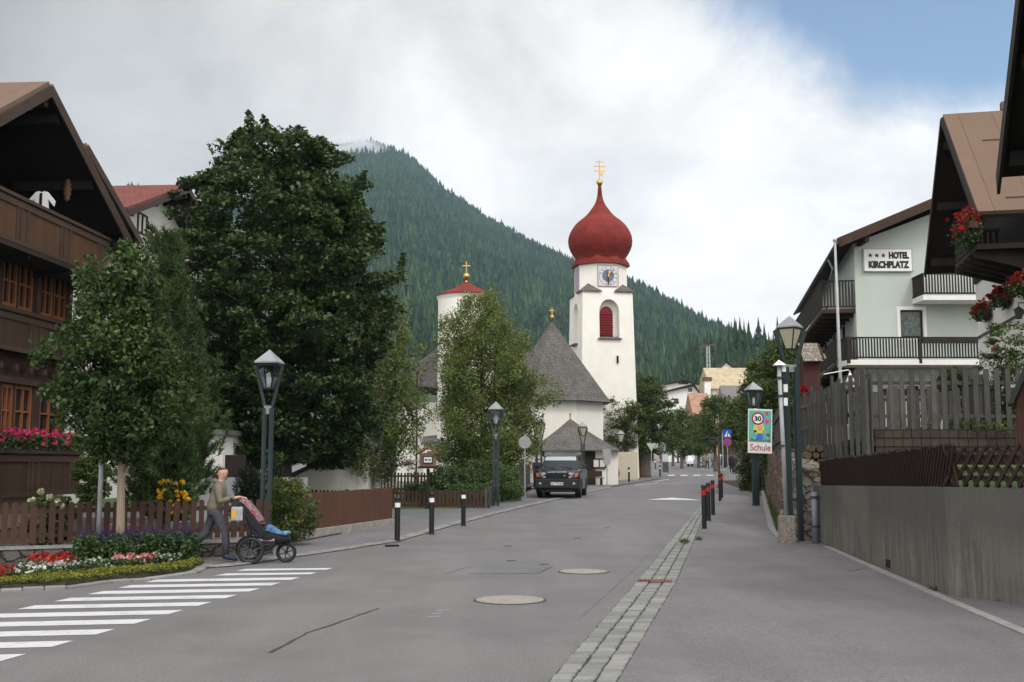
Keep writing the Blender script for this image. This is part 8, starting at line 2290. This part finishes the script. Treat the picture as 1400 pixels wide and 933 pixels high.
# local x forward; woman's hands at about x=-.42
def swheel(x, y, r, nm='wheel'):
    o = MB()
    pts = [(x + r * math.cos(a), y, r + r * math.sin(a)) for a in [2 * PI * k / 28 for k in range(29)]]
    tw = MB().tube(pts, .028 if r > .2 else .024, 8, False).build(nm, MT['black'], t, smooth=True)
    m = MB()
    for k in range(6): a = k * PI / 3 + .3; m.bar((x, y, r), (x + (r - .02) * math.cos(a), y, r + (r - .02) * math.sin(a)), .02, .014, up=(0, 1, 0))
    m.disc((x, y, r), (0, 1, 0), .035, .06, 12); m.build('spokes', MT['dark_metal'], tw)
    m = MB(); m.tube([(x + (r - .03) * math.cos(a), y, r + (r - .03) * math.sin(a)) for a in [2 * PI * k / 28 for k in range(29)]], .010, 6, False); m.build('rim', MT['dark_metal'], tw)
swheel(-.12, -.28, .205); swheel(-.22, .28, .205); swheel(.46, 0, .155)
fr_ = MB()
for y in (-.24, .24):
    xo = -.12 if y < 0 else -.2
    fr_.tube([(-.46, y, 1.08), (-.36, y, 1.03), (-.10, y, .62), (.10, y * .8, .44), (.50, y * .28, .42), (.52, y * .25, .30)], .014, 7)
    fr_.tube([(-.28, y, .90), (-.18, y, .55), (xo, y, .205)], .013, 7); fr_.tube([(xo, y, .205), (.12, y * .8, .30), (.44, y * .25, .30)], .013, 7)
    fr_.tube([(.52, y * .25, .34), (.46, y * .2, .155)], .013, 7)
fr_.tube([(-.46, -.24, 1.08), (-.50, -.12, 1.10), (-.50, .12, 1.10), (-.46, .24, 1.08)], .018, 8); fr_.tube([(-.2, .28, .205), (-.12, -.28, .205)], .014, 7)
fr_.build('frame', MT['black'], t, smooth=True)
BK = plain('black_canvas', (.014, .014, .017), .85, .2, 20)
MB().prism([(-.40, -.22, 1.02), (-.24, -.22, .98), (.02, -.22, .66), (.14, -.22, .50), (.05, -.22, .40), (-.06, -.22, .42), (-.22, -.22, .66)], (0, .44, 0)).build('seat_shell', BK, t, bevel=.03)
MB().prism([(.08, -.20, .52), (.50, -.12, .42), (.54, -.12, .38), (.40, -.14, .36), (.06, -.2, .38)], (0, .34, 0)).build('footrest', BK, t, bevel=.02)
MB().prism([(-.05, -.20, .36), (.30, -.16, .40), (.28, -.16, .26), (.16, -.18, .18), (-.02, -.2, .20)], (0, .36, 0)).build('basket', BK, t, bevel=.03)
def cloth(nm, pts, hw_, cols, sc=14):
    b = NB(nm + '_fabric'); n = b.noise(b.coord(), sc, 3, .6); mt = b.fin(b.ramp(n, cols), .9); b.bump(n, .6, .02)
    return MB().prism([(x, -hw_, z) for x, z in pts], (0, 2 * hw_, 0)).build(nm, mt, t, bevel=.022)
cloth('pink_blanket', [(-.36, 1.06), (-.30, 1.09), (-.20, 1.04), (-.02, .83), (.08, .66), (.03, .64), (-.08, .78), (-.24, .97)], .21, [(.35, (.40, .05, .10)), (.47, (.06, .06, .07)), (.58, (.36, .25, .26)), (.68, (.36, .03, .08))], 26)
cloth('blue_blanket', [(.10, .60), (.14, .65), (.24, .60), (.36, .52), (.50, .53), (.54, .49), (.44, .45), (.20, .50), (.10, .54)], .14, [(.40, (.10, .22, .36)), (.52, (.03, .06, .16)), (.66, (.14, .36, .38))], 12)
cloth('packed_cloth', [(.0, .34), (.06, .43), (.18, .44), (.28, .42), (.27, .36), (.1, .33)], .17, [(.4, (.50, .46, .46)), (.6, (.5, .2, .28))], 20)
MB().b2(-.47, -.27, -.30, -.24, .72, .96).build('hanging_bag', plain('clear_grey_bag', (.28, .30, .32), .5, .3, 10), t, bevel=.02)
MB().b2(-.46, -.38, -.305, -.30, .76, .90).build('yellow_packet', flat('yellow_print', (.50, .30, .03), .5), t)
MB().bar((.02, -.2, .70), (.20, -.2, .72), .03, .03).build('bumper_bar', MT['black'], t)

# passers-by, far down the street
def walker(label, px, pyb, top, legs, rz=0.0, h=1.72, hair=HAIR, step=.22, stand=False, bag=False):
    k = h / 1.66; p = G(px, pyb)
    st = 0.05 if stand else step
    Jp = dict(pel=(0, 0, .92), spine=(0, 0, 1.06), chest=(.01, 0, 1.26), neck=(.02, 0, 1.40), head0=(.03, 0, 1.47), head1=(.035, 0, 1.565),
              shL=(.01, .17, 1.32), elL=(-.05, .21, 1.05), wrL=(.02 + st * .4, .19, .84), shR=(.01, -.17, 1.32), elR=(.02, -.21, 1.05), wrR=(.10, -.19, .86),
              hiL=(0, .09, .88), knL=(st * .7, .09, .50), anL=(st, .09, .08), toL=(st + .14, .09, .03), hiR=(0, -.09, .88), knR=(-st * .3, -.09, .48), anR=(-st, -.09, .11), toR=(-st + .12, -.09, .03))
    Jp = {a: tuple(c * k for c in b) for a, b in Jp.items()}
    t = person(label, p, rz, Jp, hair, top, legs, MT['black'], detail=False)
    if bag: MB().box((-.16, 0, 1.25 * k), (.16, .28, .42)).build('backpack', MT['black'], t, bevel=.03)
    return t
C = lambda n, c: plain(n, c, .9, .1, 8)
WHT = C('white_shirt', (.55, .56, .58)); TEAL = C('teal_trousers', (.06, .22, .24)); KHA = C('khaki_clothes', (.16, .15, .11)); JEAN = C('blue_jeans', (.04, .07, .14)); DRK = C('dark_clothes', (.02, .02, .025)); REDC = C('brown_red_top', (.14, .04, .035)); BLU = C('blue_top', (.06, .10, .22))
walker('pedestrian in white top and teal trousers walking away on the right', 1007, 642.5, WHT, TEAL, R(85))
walker('pedestrian in dark red top with backpack beside the blue sign', 1000, 646, REDC, DRK, R(80), 1.78, bag=True)
walker('pedestrian all in black right of the one in dark red', 1004, 648.5, DRK, DRK, R(78), 1.75)
walker('person in khaki standing before the silver car', 962.5, 640, KHA, KHA, R(100), 1.75, stand=True)
walker('person in khaki top and blue jeans beside the khaki one', 967, 641.5, KHA, DRK, R(-80), 1.7)
walker('person in blue jeans walking in front of the silver car', 974, 640, C('grey_top', (.2, .2, .2)), JEAN, R(30), 1.7)
walker('dark dressed person just left of the brown signpost', 979.5, 642, DRK, JEAN, R(-40), 1.7)
walker('person in white near the white hatchback boot', 945.5, 637.5, WHT, KHA, R(120), 1.7)
walker('person in blue top under the far trees', 927, 633.5, BLU, JEAN, R(90), 1.65)
walker('small far pedestrian in dark clothes between tree trunks', 935.5, 634.5, DRK, DRK, R(90), 1.75)
walker('person in dark red top near the bus', 903.5, 633.5, REDC, JEAN, R(90), 1.7)
p = G(736, 669); 
walker('person in dark purple top standing behind the green lamp at the car', 733.5, 669.5, C('plum_top', (.06, .03, .045)), DRK, R(-60), 1.72, stand=True)
